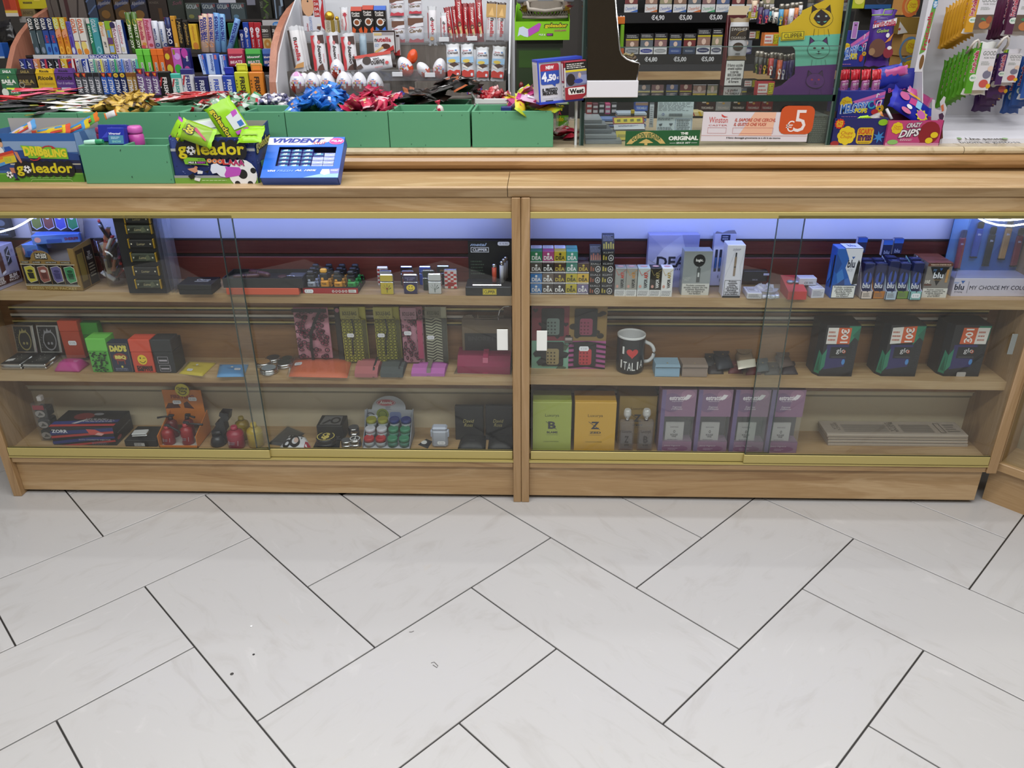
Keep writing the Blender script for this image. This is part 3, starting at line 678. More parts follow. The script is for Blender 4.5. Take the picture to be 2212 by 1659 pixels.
fcase('orange flip-top case with winking smiley, reading DOMANI SMETTO',1040,1202,1303,1048,.62,'#d0503a','#c84a34',[('e','#e0c030',.5,.40,.23,.15),('e','#2a2018',.42,.45,.03,.03),('w','#2a2018',[(.54,.44),(.6,.46),(.66,.44)],.025),('w','#2a2018',[(.36,.36),(.46,.31),(.56,.31),(.66,.37)],.03),('t','#241a18','DOMANI\nSMETTO!',.16,.05,.9,.22,'bb')],d=.045)
fcase('black flip-top case with two small bed drawings',1208,1362,1306,1050,.63,'#2d2e30','#28292b',[('o','#a79fa8',.2,.30,.72,.50,.02),('r','#a79fa8',.26,.36,.66,.41),('o','#a79fa8',.22,.06,.76,.25,.02),('r','#a79fa8',.28,.12,.70,.16)],d=.05)
bx('cigarette_case','glossy black case half hidden behind the bed-drawing case','cigarette case',1330,1420,1285,1030,.02,'#232325',y=.09)
def pouch(name,lab,cat,q,th,col,decs,z,film=False ,extra=None ,group=None ):
 """q: four picture points front-left, front-right, back-right, back-left on the shelf"""
 P=[on(*p,z)for p in q];P=[Vector((p.x,p.y,P[0].z))for p in P];o=P[0]
 t=thing(name,lab,cat,MT(o),group);L=[p-o for p in P]
 m=MB();n=6;mat=mt(col,.55)if isinstance(col,str)else col
 def S(u,v):return (L[0]*(1-u)+L[1]*u)*(1-v)+(L[3]*(1-u)+L[2]*u)*v
 def T(u,v,k=1):s_=max(0,(1-abs(2*u-1)**5))*max(0,(1-abs(2*v-1)**5));return th*(.18+.82*s_**.6)*k
 V=[S(a/n,b_/n)+Vector((0,0,T(a/n,b_/n)))for b_ in range(n+1)for a in range(n+1)]+[S(a/n,b_/n)for b_ in range(n+1)for a in range(n+1)]
 N=(n+1)**2;F=[]
 for b_ in range(n):
  for a in range(n):
   i=b_*(n+1)+a;F.append((i,i+1,i+n+2,i+n+1));F.append((N+i,N+i+n+1,N+i+n+2,N+i+1))
 for a in range(n):
  F+=[(N+a,N+a+1,a+1,a),(n*(n+1)+a,n*(n+1)+a+1,N+n*(n+1)+a+1,N+n*(n+1)+a),(a*(n+1),(a+1)*(n+1),N+(a+1)*(n+1),N+a*(n+1)),(N+a*(n+1)+n,N+(a+1)*(n+1)+n,(a+1)*(n+1)+n,a*(n+1)+n)]
 m.add(V,F,mat,True );m.build('body',t)
 if decs:prints(MB(),decs,lambda u,v,e:tuple(S(u,v)+Vector((0,0,T(u,v)+e+.0006))),((L[1]).length,(L[3]).length,(L[3]).length)).build('print',t)
 if film:
  m=MB();k=1.06;c=(L[0]+L[1]+L[2]+L[3])/4
  V=[c+(p-c)*k+Vector((0,0,z_))for z_ in (.0005,th*.5,th*1.15)for p in L];V[8:]=[c+(p-c)*.95+Vector((0,0,th*1.2))for p in L]
  m.add(V,[(0,1,5,4),(1,2,6,5),(2,3,7,6),(3,0,4,7),(4,5,9,8),(5,6,10,9),(6,7,11,10),(7,4,8,11),(8,9,10,11)],FILM);m.build('film',t)
 if extra:extra(t,S,T,L)
 return t
TAG=lambda u,v,du_=.22,dv_=.16:[('p','#e9ebf2',[(u,v+dv_*.3),(u+du_*.1,v),(u+du_*.9,v),(u+du_,v+dv_*.3),(u+du_,v+dv_*.7),(u+du_*.9,v+dv_),(u+du_*.1,v+dv_),(u,v+dv_*.7)]),('t','#8a8f9c','€ 7.50',u+du_*.2,v+dv_*.3,u+du_*.8,v+dv_*.72)]
pouch('cigarette_case','bright pink case in clear film lying in front of the orange one','cigarette case',[(425,1295),(610,1300),(690,1240),(490,1240)],.026,'#c22a8a',[],S2L,True )
FLAP=lambda c:[('p',c,[(.0,1.0),(.36,.5),(.62,.5),(1.0,1.0)]),('e','#d8d8d0',.49,.62,.045,.05)]
pouch('felt_pouch','yellow envelope pouch with press stud, lying flat','pouch',[(1380,1312),(1560,1332),(1665,1232),(1455,1222)],.008,'#cfb92c',FLAP('#bda925')+TAG(.28,.12),S2L,True )
pouch('felt_pouch','sky blue envelope pouch with press stud, lying flat','pouch',[(1672,1338),(1880,1335),(1915,1245),(1695,1245)],.008,'#4a94cf',FLAP('#3f86c0')+TAG(.6,.35),S2L,True )
def ashtray(x,yb,wpx,lab,z=S2L,top='#7d8790'):
 p=on(x,yb,z);s_=mpp(p);r=wpx/2*s_;h_=r*.62
 t=thing('pocket_ashtray',lab,'ashtray',MT((p.x,p.y+r,p.z)),'round chrome ashtrays')
 MB().lathe([(r*.9,0),(r,h_*.12),(r,h_*.44),(r*.95,h_*.5)],STEEL,20).build('base',t)
 MB().lathe([(r*.97,h_*.5),(r,h_*.56),(r,h_*.86),(r*.85,h_)],STEEL,20).build('lid',t)
 MB().lathe([(r*.8,h_),(r*.8,h_+.0006)],mt(top,.3,.3),20).build('badge',t)
crop(540,440,3.568)
ashtray(128,1330,138,'round chrome ashtray with a pale badge, nearest the shelf edge',top='#8d9aa5')
ashtray(90,1275,120,'round chrome ashtray with tan lid behind the front one',top='#a8835a')
ashtray(250,1282,130,'round chrome ashtray with dark patterned lid, right of the group',top='#2f3a38')
ashtray(165,1240,120,'round chrome ashtray with checked lid at the back',top='#3d3f42')
ashtray(275,1235,100,'round chrome ashtray half hidden by the orange pouch',top='#3a4440')
pouch('leather_pouch','large flat orange pouch sealed in shiny film','pouch',[(300,1335),(750,1345),(790,1200),(345,1195)],.012,'#d0602c',TAG(.05,.45,.13,.16),S2L,True )
def roll(lab,q,col,col2,th,strap,decs=(),ucut=.6):
 def ex(t,S,T,L):
  m=MB();n=8
  for (u0,u1,dz,cc)in strap:
   V=[]
   for b_ in range(n+1):
    v=b_/n;V+=[S(u0,v)+Vector((0,-.002 if b_==0 else 0,T(u0,v)+dz)),S(u1,v)+Vector((0,-.002 if b_==0 else 0,T(u1,v)+dz))]
   V+=[S(u0,0)+Vector((0,-.003,.001)),S(u1,0)+Vector((0,-.003,.001))]
   m.add(V,[(2*i,2*i+1,2*i+3,2*i+2)for i in range(n)]+[(1,0,2*n+2,2*n+3)],cc)
  if m.v:m.build('strap',t)
  m=MB();V=[S(u,0)+Vector((0,-.0025,0))for u in (0,1)]+[S(u,0)+Vector((0,-.004,th*.7))for u in (0,1)]+[S(u,.22)+Vector((0,0,th*1.25))for u in (0,1)]+[S(u,ucut)+Vector((0,0,th*1.18))for u in (0,1)]+[S(u,ucut)+Vector((0,0,th*1.0))for u in (0,1)]
  m.add(V,[(0,1,3,2),(2,3,5,4),(4,5,7,6),(6,7,9,8)],mt(col2,.5),False );m.build('flap',t)
 return pouch('tobacco_roll',lab,'tobacco pouch',q,th,col,list(decs),S2L,extra=ex)
roll('dusty pink leather tobacco roll tied with a black cord',[(810,1335),(985,1338),(1025,1215),(855,1210)],'#96545a','#ab666a',.018,[(.0,1.0,.0,mt('#202022'))][:0]+[(.78,.86,.006,mt('#202022',.5))])
roll('dark grey leather tobacco roll beside the pink one',[(1008,1335),(1180,1338),(1215,1228),(1040,1222)],'#3c4142','#4a5051',.018,[(.78,.86,.006,mt('#242628',.5))])
roll('orchid purple tobacco pouch closed with a grey strap',[(1245,1328),(1500,1330),(1530,1235),(1275,1238)],'#a3559c','#b466ac',.014,[(.46,.58,.008,mt('#6d655c',.5))])
pouch('kraft_card','brown card lying under the crimson leather roll','card',[(1570,1312),(2010,1318),(2030,1250),(1600,1250)],.002,'#7d6a55',[],S2L)
roll('crimson leather tobacco roll wrapped with a matching strap',[(1600,1305),(2005,1315),(2025,1170),(1625,1160)],'#6d1f3a','#86284a',.034,[(.48,.58,.012,mt('#a03058',.45))],ucut=.75)
def spotted(base,ring,core,n,seed,sx_=.07,sy_=.035):
 r=random.Random(seed);D=[]
 for i in range(n):
  u,v=r.uniform(.06,.94),r.uniform(.03,.96)
  D.append(('O',ring,u,v,sx_*r.uniform(.8,1.2),sy_*r.uniform(.8,1.3),.6));D.append(('e',core,u+.01,v,sx_*.4,sy_*.4))
 return D
def bag(lab,x0,x1,yb,yt,y,col,decs,film=True ,d=.006):
 t=bx('tobacco_bag',lab,'pouch',x0,x1,yb,yt,d,mt(col,.6),decs,y=y,group='patterned tobacco bags',part='bag')
 return t
bag('pink leopard bag with a black curved strap, no header card',378,640,1190,800,.12,'#c48a9c',spotted('','#3c1d28','#8a2f4c',90,1)+[('r','#1d1a1b',.0,.93,1,1),('w','#1c191a',[(.85,1),(.62,.75),(.47,.5),(.44,.25),(.45,0)],.085)])
HDR=lambda c,k:[('r',c,0,.80,.74,1.0),('t','#3a3a20' if k else '#4a2a35','BOULE-BAG',.1,.86,.66,.93,'b'),('t','#3a3a20' if k else '#4a2a35','Tobacco bag',.2,.81,.6,.85,'i')]
LIZ=lambda s:[('O','#20220f',.1+.16*(i%5)+.02*(i//5%2),.03+.052*(i//5),.075,.032,.72)for i in range(80)]
bag('olive lizard print bag with header card, first of the carded bags',735,925,1222,795,.118,'#b3b04a',LIZ(1)+HDR('#a7a35c',1)+[('r','#4a481c',.84,.0,1,.78),('w','#1d1a1b',[(.45,.8),(.5,.6),(.4,.4),(.38,.15)],.06)]+TAG(.2,.47,.28,.07))
bag('olive lizard print bag with header card, second of the carded bags',985,1178,1222,795,.118,'#aca844',LIZ(2)+HDR('#b0ab5a',1)+[('r','#4a481c',.84,.0,1,.78),('w','#1d1a1b',[(.45,.8),(.5,.6),(.4,.4),(.38,.15)],.06)]+TAG(.1,.47,.28,.07))
bag('pink leopard bag with header card and rose side strip',1188,1350,1225,795,.118,'#bd8496',spotted('','#3c1d28','#8a2f4c',70,5)+HDR('#b58a98',0)+[('r','#b04a6a',.74,.1,.98,.78)]+TAG(.12,.52,.34,.07))
bag('zebra print bag with header card, last of the carded bags',1368,1530,1220,795,.118,'#b0b198',[('w','#1c1f1c',[(.02,.04+.05*i),(.3,.02+.05*i),(.5,.07+.05*i),(.75,.04+.05*i)],.05)for i in range(16)]+HDR('#7f7d68',1)+[('r','#4a4c42',.76,.0,1,.8)]+TAG(.05,.42,.34,.07))
bag('black strap bag edge left of the olive bags',690,730,1222,800,.122,'#23211f',[('e','#a8687e',.6,.95,.4,.04)])
t=bx('leather_case_card','tall brown card with dark leather panel and scalloped top','card',1640,2020,1180,885,.004,'#6d5f4c',[('r','#2b2c2d',.05,.05,.93,.62),('t','#3c3d3e','BNORETTO',.12,.42,.85,.54,'b')],y=.125)
mw,w,h=place(1640,2020,1180,885,y=.125)
MB().prism([(.004,h-.002),(.004,h+.004),(.014,h+.011),(.030,h+.011),(.036,h+.003),(.044,h+.003),(.046,h+.012),(.049,h+.012),(.05,h+.002),(.095,h+.002),(.102,h+.006),(.108,h+.006),(.11,h-.004)],0,.004,'#6d5f4c').build('scalloped_edge',t)
P=[at(x,y,.119)for x,y in ((1915,900),(1912,860),(1925,820),(1955,795),(1990,790),(2030,790))]
o=thing('hanging_hook','chrome curved hook above the brown card, next to the centre post','hook',P[-1]);MB().tube([p-P[-1]for p in P],.0022,STEEL,8).build('hook',o)
# left cabinet, bottom
crop(0,780,3.568)
def lean_frame(bl,br,tl,y):return frame3(at(*bl,y[0]),at(*br,y[0]),at(*tl,y[1]))
mw,w,h=place(318,425,662,330,z=FLR,y=.07)
t=thing('plastic_jar','tall square clear jar of black round grinders by the cabinet side','jar',mw)
d=.045
MB().box(0,w,0,d,0,h,FILM).build('jar_body',t);MB().box(w*.3,w*.62,d*.3,d*.7,h,h*1.13,'#c9c2c2',.002).build('cap',t)
for i in range(3):
 MB().box(.002,w-.002,.003,d-.003,h*(.02+.29*i),h*(.27+.29*i),'#19191b',.004).build('black_insert',t)
prints(MB(),sum([[('e','#8f8a88',.5,.15+.29*i,.36,.09),('p','#4b4846',[(.3,.1+.29*i),(.5,.2+.29*i),(.75,.12+.29*i)])]for i in range(3)],[])+[('r','#8a3a44',.1,.84,.9,.96)],'f',(w,d,h)).build('print',t)
mw,w,h=place(410,905,662,510,z=FLR,y=.045)
STR=lambda :[('p','#1f2a6a',[(0,.75),(1,.98),(1,.8),(0,.55)]),('p','#b33a36',[(0,.5),(1,.80),(1,.68),(0,.38)]),('p','#b33a36',[(.1,.0),(.4,.0),(1,.22),(1,.32)]),('p','#28357a',[(0,.2),(.6,.45),(1,.5),(1,.42),(0,.05)])]
pbox('injector_box','big black box striped red and blue, lettered ZORR auto cigarette injector','box',mw,w,.11,h,'#15151b',STR()+[('t','#d6d6dc','ZORR',.03,.68,.28,.86,'b'),('t','#9c9ca8','AUTO CIGARETTE INJECTOR',.42,.26,.93,.36,'b'),('L','#77778a',.62,.06,.93,.2,3),('p','#c8504a',[(.58,.9),(.72,.88),(.86,.66),(.80,.54),(.62,.62)]),('p','#d9a8a4',[(.76,.72),(.85,.66),(.8,.56),(.7,.6)]),('@','t')]+[('p','#28357a',[(0,.1),(1,.3),(1,.45),(0,.3)]),('p','#b33a36',[(0,.0),(1,.08),(1,.2),(0,.12)]),('e','#7d2a2c',.38,.62,.16,.2),('p','#b9b9be',[(.3,.2),(.44,.42),(.5,.4),(.36,.18)]),('e','#8d8d95',.58,.75,.08,.07),('t','#2e2e36','ZORR',.74,.78,.97,.94,'b'),('L','#b9b9be',.45,.28,.95,.5,4),('@','r'),('t','#8d8d95','AUTO CIGARETTE INJECTOR',.15,.5,.9,.62,'g'),('e','#8a3a3a',.2,.3,.12,.1)])
mw,w,h=place(965,1215,664,612,z=FLR,y=.04)
t=pbox('packing_box','low black box under a silver tobacco tin','box',mw,w,.09,h,'#1b1b1d',[('r','#b9b9b9',.3,.1,.62,.6),('L','#333',.32,.12,.6,.55,2)])
m3=mw@MT((w*.18,.012,h+.001))@MRT(rad(8),4,'Z')
t=thing('tobacco_tin','small hinged silver tin with rounded lid','tin',m3);MB().box(0,.046,0,.03,0,.008,STEEL,.003).build('tin',t);MB().box(.001,.045,.001,.029,.0085,.013,'#c3c3c5',.004).build('lid',t)
mw,w,h=place(1228,1530,664,640,z=FLR,y=.035)
t=thing('lighter_display','orange cardboard display for extinguisher lighters with a tall header card','display box',mw);d=.105
c=mt('#cf7a2c');zb=at(1260,365,.035+d).z-mw.translation.z;zt=at(1260,222,.035+d).z-mw.translation.z;xa=at(1262,300,.035+d).x-mw.translation.x;xb=at(1560,300,.035+d).x-mw.translation.x
m=MB();hs=h+.0;m.box(0,w,0,.002,0,.008,c);m.box(0,w,0,d,0,.0015,'#b9b4ac')
h2=.075
m.hexa([(0,0,0),(.002,0,0),(.002,d,0),(0,d,0)],[(0,0,.04),(.002,0,.04),(.002,d,h2),(0,d,h2)],c)
m.hexa([(w-.002,0,0),(w,0,0),(w,d,0),(w-.002,d,0)],[(w-.002,0,.04),(w,0,.04),(w,d,h2),(w-.002,d,h2)],c)
m.build('tray',t)
MB().box(xa,xb,d,d+.002,h2*.3,zt,c).build('header_card',t)
fm=lambda u,v,e:(xa+u*(xb-xa),d-e,zb+v*(zt-zb))
prints(MB(),[('t','#8c3a1a','FIRE PLUG',.2,.55,.8,.75,'bb'),('p','#4a1f14',[(0,0),(.4,.05),(.35,.3),(.1,.3)]),('p','#4a1f14',[(.5,.05),(.75,.0),(.6,.4),(.5,.3)])]+TAG(.22,.25,.22,.2)+TAG(.64,.42,.22,.2),fm,(xb-xa,d,zt-zb)).build('print',t)
sm=at(1403,225,.035+d-.004);r_=55*mpp(sm)
q=MB();q.prism([(sm.x-mw.translation.x+r_*math.cos(a*math.pi/12),sm.z-mw.translation.z+r_*math.sin(a*math.pi/12))for a in range(24)],d-.004,d-.002,'#cdbf30');q.build('badge',t)
prints(MB(),[('t','#2c2a12','Chilling\nTime',-.75,-.3,.75,.5,'b'),('w','#2c2a12',[(-.6,-.2),(-.4,-.55),(0,-.7),(.4,-.55),(.6,-.2)],.1)],lambda u,v,e:(sm.x-mw.translation.x+u*r_,d-.004-e,sm.z-mw.translation.z+v*r_),(r_,r_,r_)).build('badge_print',t)
def bottle_lighter(name,lab,cat,x,yb,yt,wpx,col,cap,y,label=True ,nozzle=False ,grp=None ,col2=None ):
 p=foot(x,yb,FLR+.002,y);s_=mpp(p);r=wpx/2*s_;H=at(x,yt,p.y).z-p.z
 t=thing(name,lab,cat,MT(p),grp)
 MB().lathe([(r*.92,0),(r,.003),(r,H*.62),(r*.93,H*.72),(r*.5,H*.82),(r*.38,H*.84)],mt(col,.35),18).build('body',t)
 MB().lathe([(r*.42,H*.84),(r*.42,H*.92),(r*.35,H)],mt(cap,.4),12).build('valve',t)
 if not nozzle:MB().lathe([(r*1.01,H*.60),(r*1.02,H*.61),(r*1.01,H*.62)],mt(col2 or cap,.4),18).build('seam_ring',t)
 if label:prints(MB(),[('p','#dcdce2',[(.1,.2),(.8,.2),(.85,.42),(.15,.42)]),('L','#8a8f9c',.2,.24,.75,.4,2)],lambda u,v,e:(r*math.sin((u-.5)*1.8),-(r+e)*math.cos((u-.5)*1.8),v*H),(r*2,r,H),.0006).build('label',t)
 if nozzle:MB().tube([(0,0,H*.95),(nozzle[0]*.3,-.004,H*1.02),(nozzle[0],-.012,H*.95+nozzle[1])],[.0028,.0026,.0034],'#1d1d20',8).build('nozzle',t);MB().box(-.004,.012,-.004,.004,H,H+.006,'#26262a',.001).build('lever',t)
 return t
bottle_lighter('extinguisher_lighter','red extinguisher lighter with black nozzle, left one at the tray front','lighter',1310,640,500,92,'#8f1f26','#a52a30',.06,nozzle=(.045,-.012),grp='extinguisher lighters')
bottle_lighter('extinguisher_lighter','red extinguisher lighter with long nozzle, right one at the tray front','lighter',1455,640,480,92,'#8f1f26','#b03038',.062,nozzle=(.06,.006),grp='extinguisher lighters')
bottle_lighter('extinguisher_lighter','red extinguisher lighter in film at the back left of the orange tray','lighter',1345,560,425,80,'#6d1d22','#3a1a1c',.105,nozzle=(-.035,.004),grp='extinguisher lighters',label=False )
bottle_lighter('extinguisher_lighter','red extinguisher lighter in film at the back right of the orange tray','lighter',1470,560,420,80,'#6d1d22','#3a1a1c',.108,nozzle=(.03,.004),grp='extinguisher lighters',label=False )
bottle_lighter('bottle_lighter','dark red gas bottle lighter with a price sticker','lighter',1828,664,500,125,'#8f2338','#a12a44',.045,grp='gas bottle lighters')
bottle_lighter('bottle_lighter','yellow gas bottle lighter behind the glass overlap','lighter',1978,645,478,118,'#b3983a','#c4a843',.055,label=False ,grp='gas bottle lighters',col2='#b9a869')
bottle_lighter('bottle_lighter','dull yellow gas bottle lighter at the back','lighter',1882,610,428,105,'#8f7626','#94802f',.10,label=False ,grp='gas bottle lighters')
mw,w,h=place(1640,1800,668,400,z=FLR,y=.06)
t=thing('black_torch','bulky black torch lighter with hooked head','lighter',mw);k=h
MB().prism([(w*.0,0),(w*.65,0),(w*.6,k*.3),(w*.75,k*.42),(w*.72,k*.72),(w*.95,k*.75),(w*1.05,k*.98),(w*.6,k),(w*.55,k*.9),(w*.62,k*.86),(w*.5,k*.72),(w*.3,k*.66),(w*.3,k*.5),(w*.05,k*.42)],0,.03,mt('#1a1a1d',.35)).build('body',t)
MB().lathe([(w*.3,0),(w*.36,.006),(w*.3,k*.2),(w*.2,k*.3)],mt('#222226',.3),14,c=(w*.3,-.004,0)).build('base',t);MB().tube([(w*.1,-.002,k*.36),(w*.5,-.004,k*.4)],.006,'#2a2a2e',8).build('knob',t)
crop(540,780,3.568)
pouch('plastic_bag','clear bag with black net lying behind the ornament cards','bag',[(140,640),(300,662),(420,560),(290,505)],.006,'#26272a',[('w','#4d4f55',[(.1*i,0),(.1*i+.1,1)],.01)for i in range(9)],FLR,True )
pouch('card_pack','white card pack printed with large black and red ornaments','card',[(215,690),(490,700),(430,592),(300,572)],.010,'#d9d9e0',[('O','#16161a',.45,.5,.2,.4,.55),('e','#d3b6ac',.5,.55,.09,.18),('O','#16161a',.2,.3,.12,.25,.5),('p','#9c2238',[(.75,.1),(.98,.05),(.95,.5),(.85,.5)]),('p','#16161a',[(.05,.6),(.25,.9),(.35,.7)]),('p','#16161a',[(.7,.6),(.9,.95),(.75,.95)])],FLR)
mw,w,h=place(525,725,640,500,z=FLR,y=.085)
pbox('grinder_box','black box printed with grey grinders on top','box',mw,w,.07,h,'#161617',[('L','#6a6a6c',.5,.1,.95,.35,3),('@','t'),('p','#6d6d6f',[(.1,.1),(.9,.1),(.85,.9),(.15,.9)]),('O','#232324',.65,.5,.2,.3,.6),('p','#2c2c2d',[(.15,.2),(.4,.6),(.5,.5),(.25,.15)])])
def tin(lab,x,yb,wpx,hpx,y,col,topc,decs,seg=STEEL,grp='round metal grinders'):
 p=foot(x,yb,FLR,y);s_=mpp(p);r=wpx/2*s_;H=hpx*s_*.95
 t=thing('herb_grinder',lab,'grinder',MT(p),grp)
 MB().lathe([(r*.95,0),(r,H*.1),(r,H*.48)],col,20).build('base',t);MB().lathe([(r*.96,H*.48),(r,H*.55),(r,H*.9),(r*.92,H)],seg,20).build('lid',t)
 prints(MB(),[('e',topc,.5,.5,.46,.46)]+decs,lambda u,v,e:((u-.5)*2*r,(v-.5)*2*r,H+e),(2*r,2*r,2*r)).build('print',t)
tin('black and gold grinder tin with a dollar sign on its lid',592,660,150,75,.065,mt('#1c1c1c',.3),'#151515',[('O','#c9b660',.5,.5,.45,.45,.9),('t','#c9b660','$',.3,.15,.7,.85,'bb')],mt('#232323',.25))
pouch('grinder_tray','dark square of velvet under the dollar grinder','tray',[(480,680),(690,685),(700,580),(530,575)],.002,'#1d1e20',[],FLR)
tin('chrome grinder with a peace sign lid',815,658,88,72,.055,STEEL,'#2a2a2c',[('O','#c9cacc',.5,.5,.45,.45,.8),('r','#c9cacc',.46,.1,.54,.9),('w','#c9cacc',[(.5,.5),(.25,.2)],.07),('w','#c9cacc',[(.5,.5),(.75,.2)],.07)])
tin('small chrome grinder beside the peace sign one',748,672,80,66,.05,STEEL,'#55565a',[])
tin('chrome bell shaped grinder at the back',805,560,84,80,.12,STEEL,'#55565a',[])
mw,w,h=place(868,1235,668,600,z=FLR,y=.04)
t=thing('grinder_display','grey counter display lettered Atomic with a rounded header','display box',mw);d=.1
m=MB();m.box(0,w,0,d,0,.004,'#b7b9c0');
for x in (0,w-.0015):m.prism([(0,0),(d,0),(d,.085),(.0,.012)],x,x+.0015,'#8e95a5','x')
m.build('tray',t)
yb_=.04+d;P=[(882,500),(1245,500),(1262,378),(1198,375)]+[(1070+130*math.cos(rad(a)),365-97*math.sin(rad(a)))for a in range(0,181,15)]+[(938,372),(884,375)]
Q=[at(a,b_,yb_)-mw.translation for a,b_ in P]
MB().prism([(p.x,p.z)for p in Q],d,d+.0015,'#a9acb4').build('header_card',t)
o=Q[0];W_=Q[1].x-o.x;H_=at(1070,268,yb_).z-mw.translation.z-o.z
prints(MB(),[('e','#a83040',.5,.78,.2,.11),('O','#cfcfd2',.5,.78,.185,.095,.93),('t','#e2e2e2','Atomic',.36,.73,.64,.84,'bi'),('e','#7d8c3c',.41,.4,.13,.19),('O','#566028',.41,.4,.09,.13,.8),('rr','#7a87b4',.56,.22,.80,.48,.05),('O','#4d4d50',.15,.33,.1,.13,.75),('t','#5d6270','Atomic Plastic Grinder',.04,.03,.96,.13,'bi'),('L','#6d7078',.48,.55,.6,.66,3)],lambda u,v,e:(o.x+u*W_,d-e,o.z+v*H_),(W_,.01,H_)).build('print',t)
price(t,W_,H_,.12,.28,.18,.1,lambda u,v,e:(o.x+u*W_,d-e,o.z+v*H_),(W_,.01,H_))
for i,(c,lab)in enumerate((('#a52c30','red'),('#a52c30','red'),('#3a7d5e','green'),('#3a7d5e','green'),('#b9bac4','clear'),('#b9bac4','clear'),('#3a7d5e','green'),('#3a7d5e','green'),('#9a9a2e','yellow'),('#9a9a2e','yellow'),('#2c3a80','blue'),('#2c3a80','blue'))):
 r_,k=divmod(i,4);r0=w*.112
 q=thing('plastic_grinder','%s lidded plastic grinder, %s of the pair in the %s row of the grey display'%(lab,'left' if k%2==0 else 'right',('front','middle','back')[r_]),'grinder',mw@MT((w*(.13+.247*k),.014+.026*r_,.005+.018*r_)),'plastic grinders in the display')
 MB().lathe([(r0*.92,0),(r0*.95,.016)],mt('#9fa6ac' if lab!='green' else '#4a7d6c',.25),14).build('cup',q);MB().lathe([(r0,.016),(r0,.026),(r0*.85,.029),(r0*.8,.027)],mt(c,.3),14).build('lid',q)
bx('plastic_case','frosted clear upright case with side clips and a price sticker','case',1404,1525,668,540,.03,mt('#a3a7b4',.25),TAG(.35,.2,.5,.2),z=FLR,y=.05,b=.006,extra=lambda t,w,d,h:(MB().box(.001,w-.001,.001,d-.001,h,h*1.18,'#aeb4c6',.005).build('lid',t),[MB().box(x-.004,x+.004,.008,.022,h*.55,h*.95,'#aeb4c6',.002).build('clip',t)for x in (0,w)]))
pouch('spoon_card','black and white leaf shaped card beside the frosted case','card',[(1295,645),(1370,675),(1405,620),(1360,600)],.004,'#1c1c1f',[('e','#d3d3d3',.35,.4,.3,.25)],FLR)
for x0,x1,yb,yt,y,lab,up in ((1585,1800,600,350,.10,'upright black wallet box with gold signature, left of two',1),(1818,2020,600,348,.10,'upright black wallet box with gold signature, next to the post',1)):
 mw,w,h=place(x0,x1,yb,yt,z=FLR,y=y,lean=6)
 pbox('wallet_box',lab,'wallet',mw,w,.018,h,mt('#1f2022',.6),[('t','#b3a869','David\nRoss',.28,.40,.68,.62,'i')],'black wallets and boxes')
for q,lab in (([(1600,690),(1815,692),(1822,588),(1630,588)],'flat black leather wallet lying before the left wallet box'),([(1832,692),(2035,692),(2030,590),(1845,590)],'flat black leather wallet lying next to the post')):
 pouch('wallet',lab,'wallet',q,.02,'#18191a',[('t','#4d4d50','ROSS',.4,.3,.6,.38)],FLR,group='black wallets and boxes')
 # right cabinet, top shelf
crop(1100,440,3.568)
cols=[(163,253),(253,342),(342,433),(433,521),(521,610)]
C4=['#2f6fb0','#3a3230','#2a2224','#b0a12c','#6d6488'],['#2f6fb0','#5d4f48','#3a2620','#b0a12c','#c9a53a'],['#4a4440','#1f1a1a','#3a241f','#3c7468','#3a211c'],['#20744c','#983a72','#b3a02c','#3f8f82',None ]
ROWN=('bottom','second','third','top')
p0=on(208,700,S1R);s0=mpp(p0);yD=p0.y;zrow=[p0.z+k*81*s0*1.03 for k in range(5)]
for k in range(4):
 for i,(a,b_)in enumerate(cols):
  c=C4[k][i]
  if not c:continue
  pa=at(a,700+i*2,yD);pb=at(b_,700+i*2,yD);w=pb.x-pa.x-.0006
  dark='#dfdfe2' if c not in ('#b0a12c','#b3a02c','#c9a53a')else '#2a2a14'
  gold='#b7a23a' if c in ('#3a241f','#3a211c','#3a2620')else dark
  h=(81 if k<3 else 88)*s0*1.02
  pbox('liquid_box','%s small box lettered DEA, %s row of the stack, %s column'%({'#2f6fb0':'blue','#b0a12c':'yellow','#6d6488':'lilac','#c9a53a':'gold','#3c7468':'teal','#20744c':'green','#983a72':'magenta','#b3a02c':'yellow','#3f8f82':'turquoise','#5d4f48':'grey brown','#4a4440':'grey brown'}.get(c,'dark brown'),ROWN[k],('first','second','third','fourth','fifth')[i]),'box',MT((pa.x,yD,zrow[k])),w,.06,h,mt(c,.35),[('t',gold,'DEA',.12,.28,.9,.62,'b'),('e',gold,.5,.78,.1,.11),('r','#cfcfd6',.0,.06,1,.17),('L','#555',.1,.08,.9,.15,1)]+[('@','t'),('r','#c9c9d6' if i<3 else c,.04,.45,.96,.96),('L','#666',.1,.5,.9,.9,4)],'small lettered liquid boxes',b=.0008)
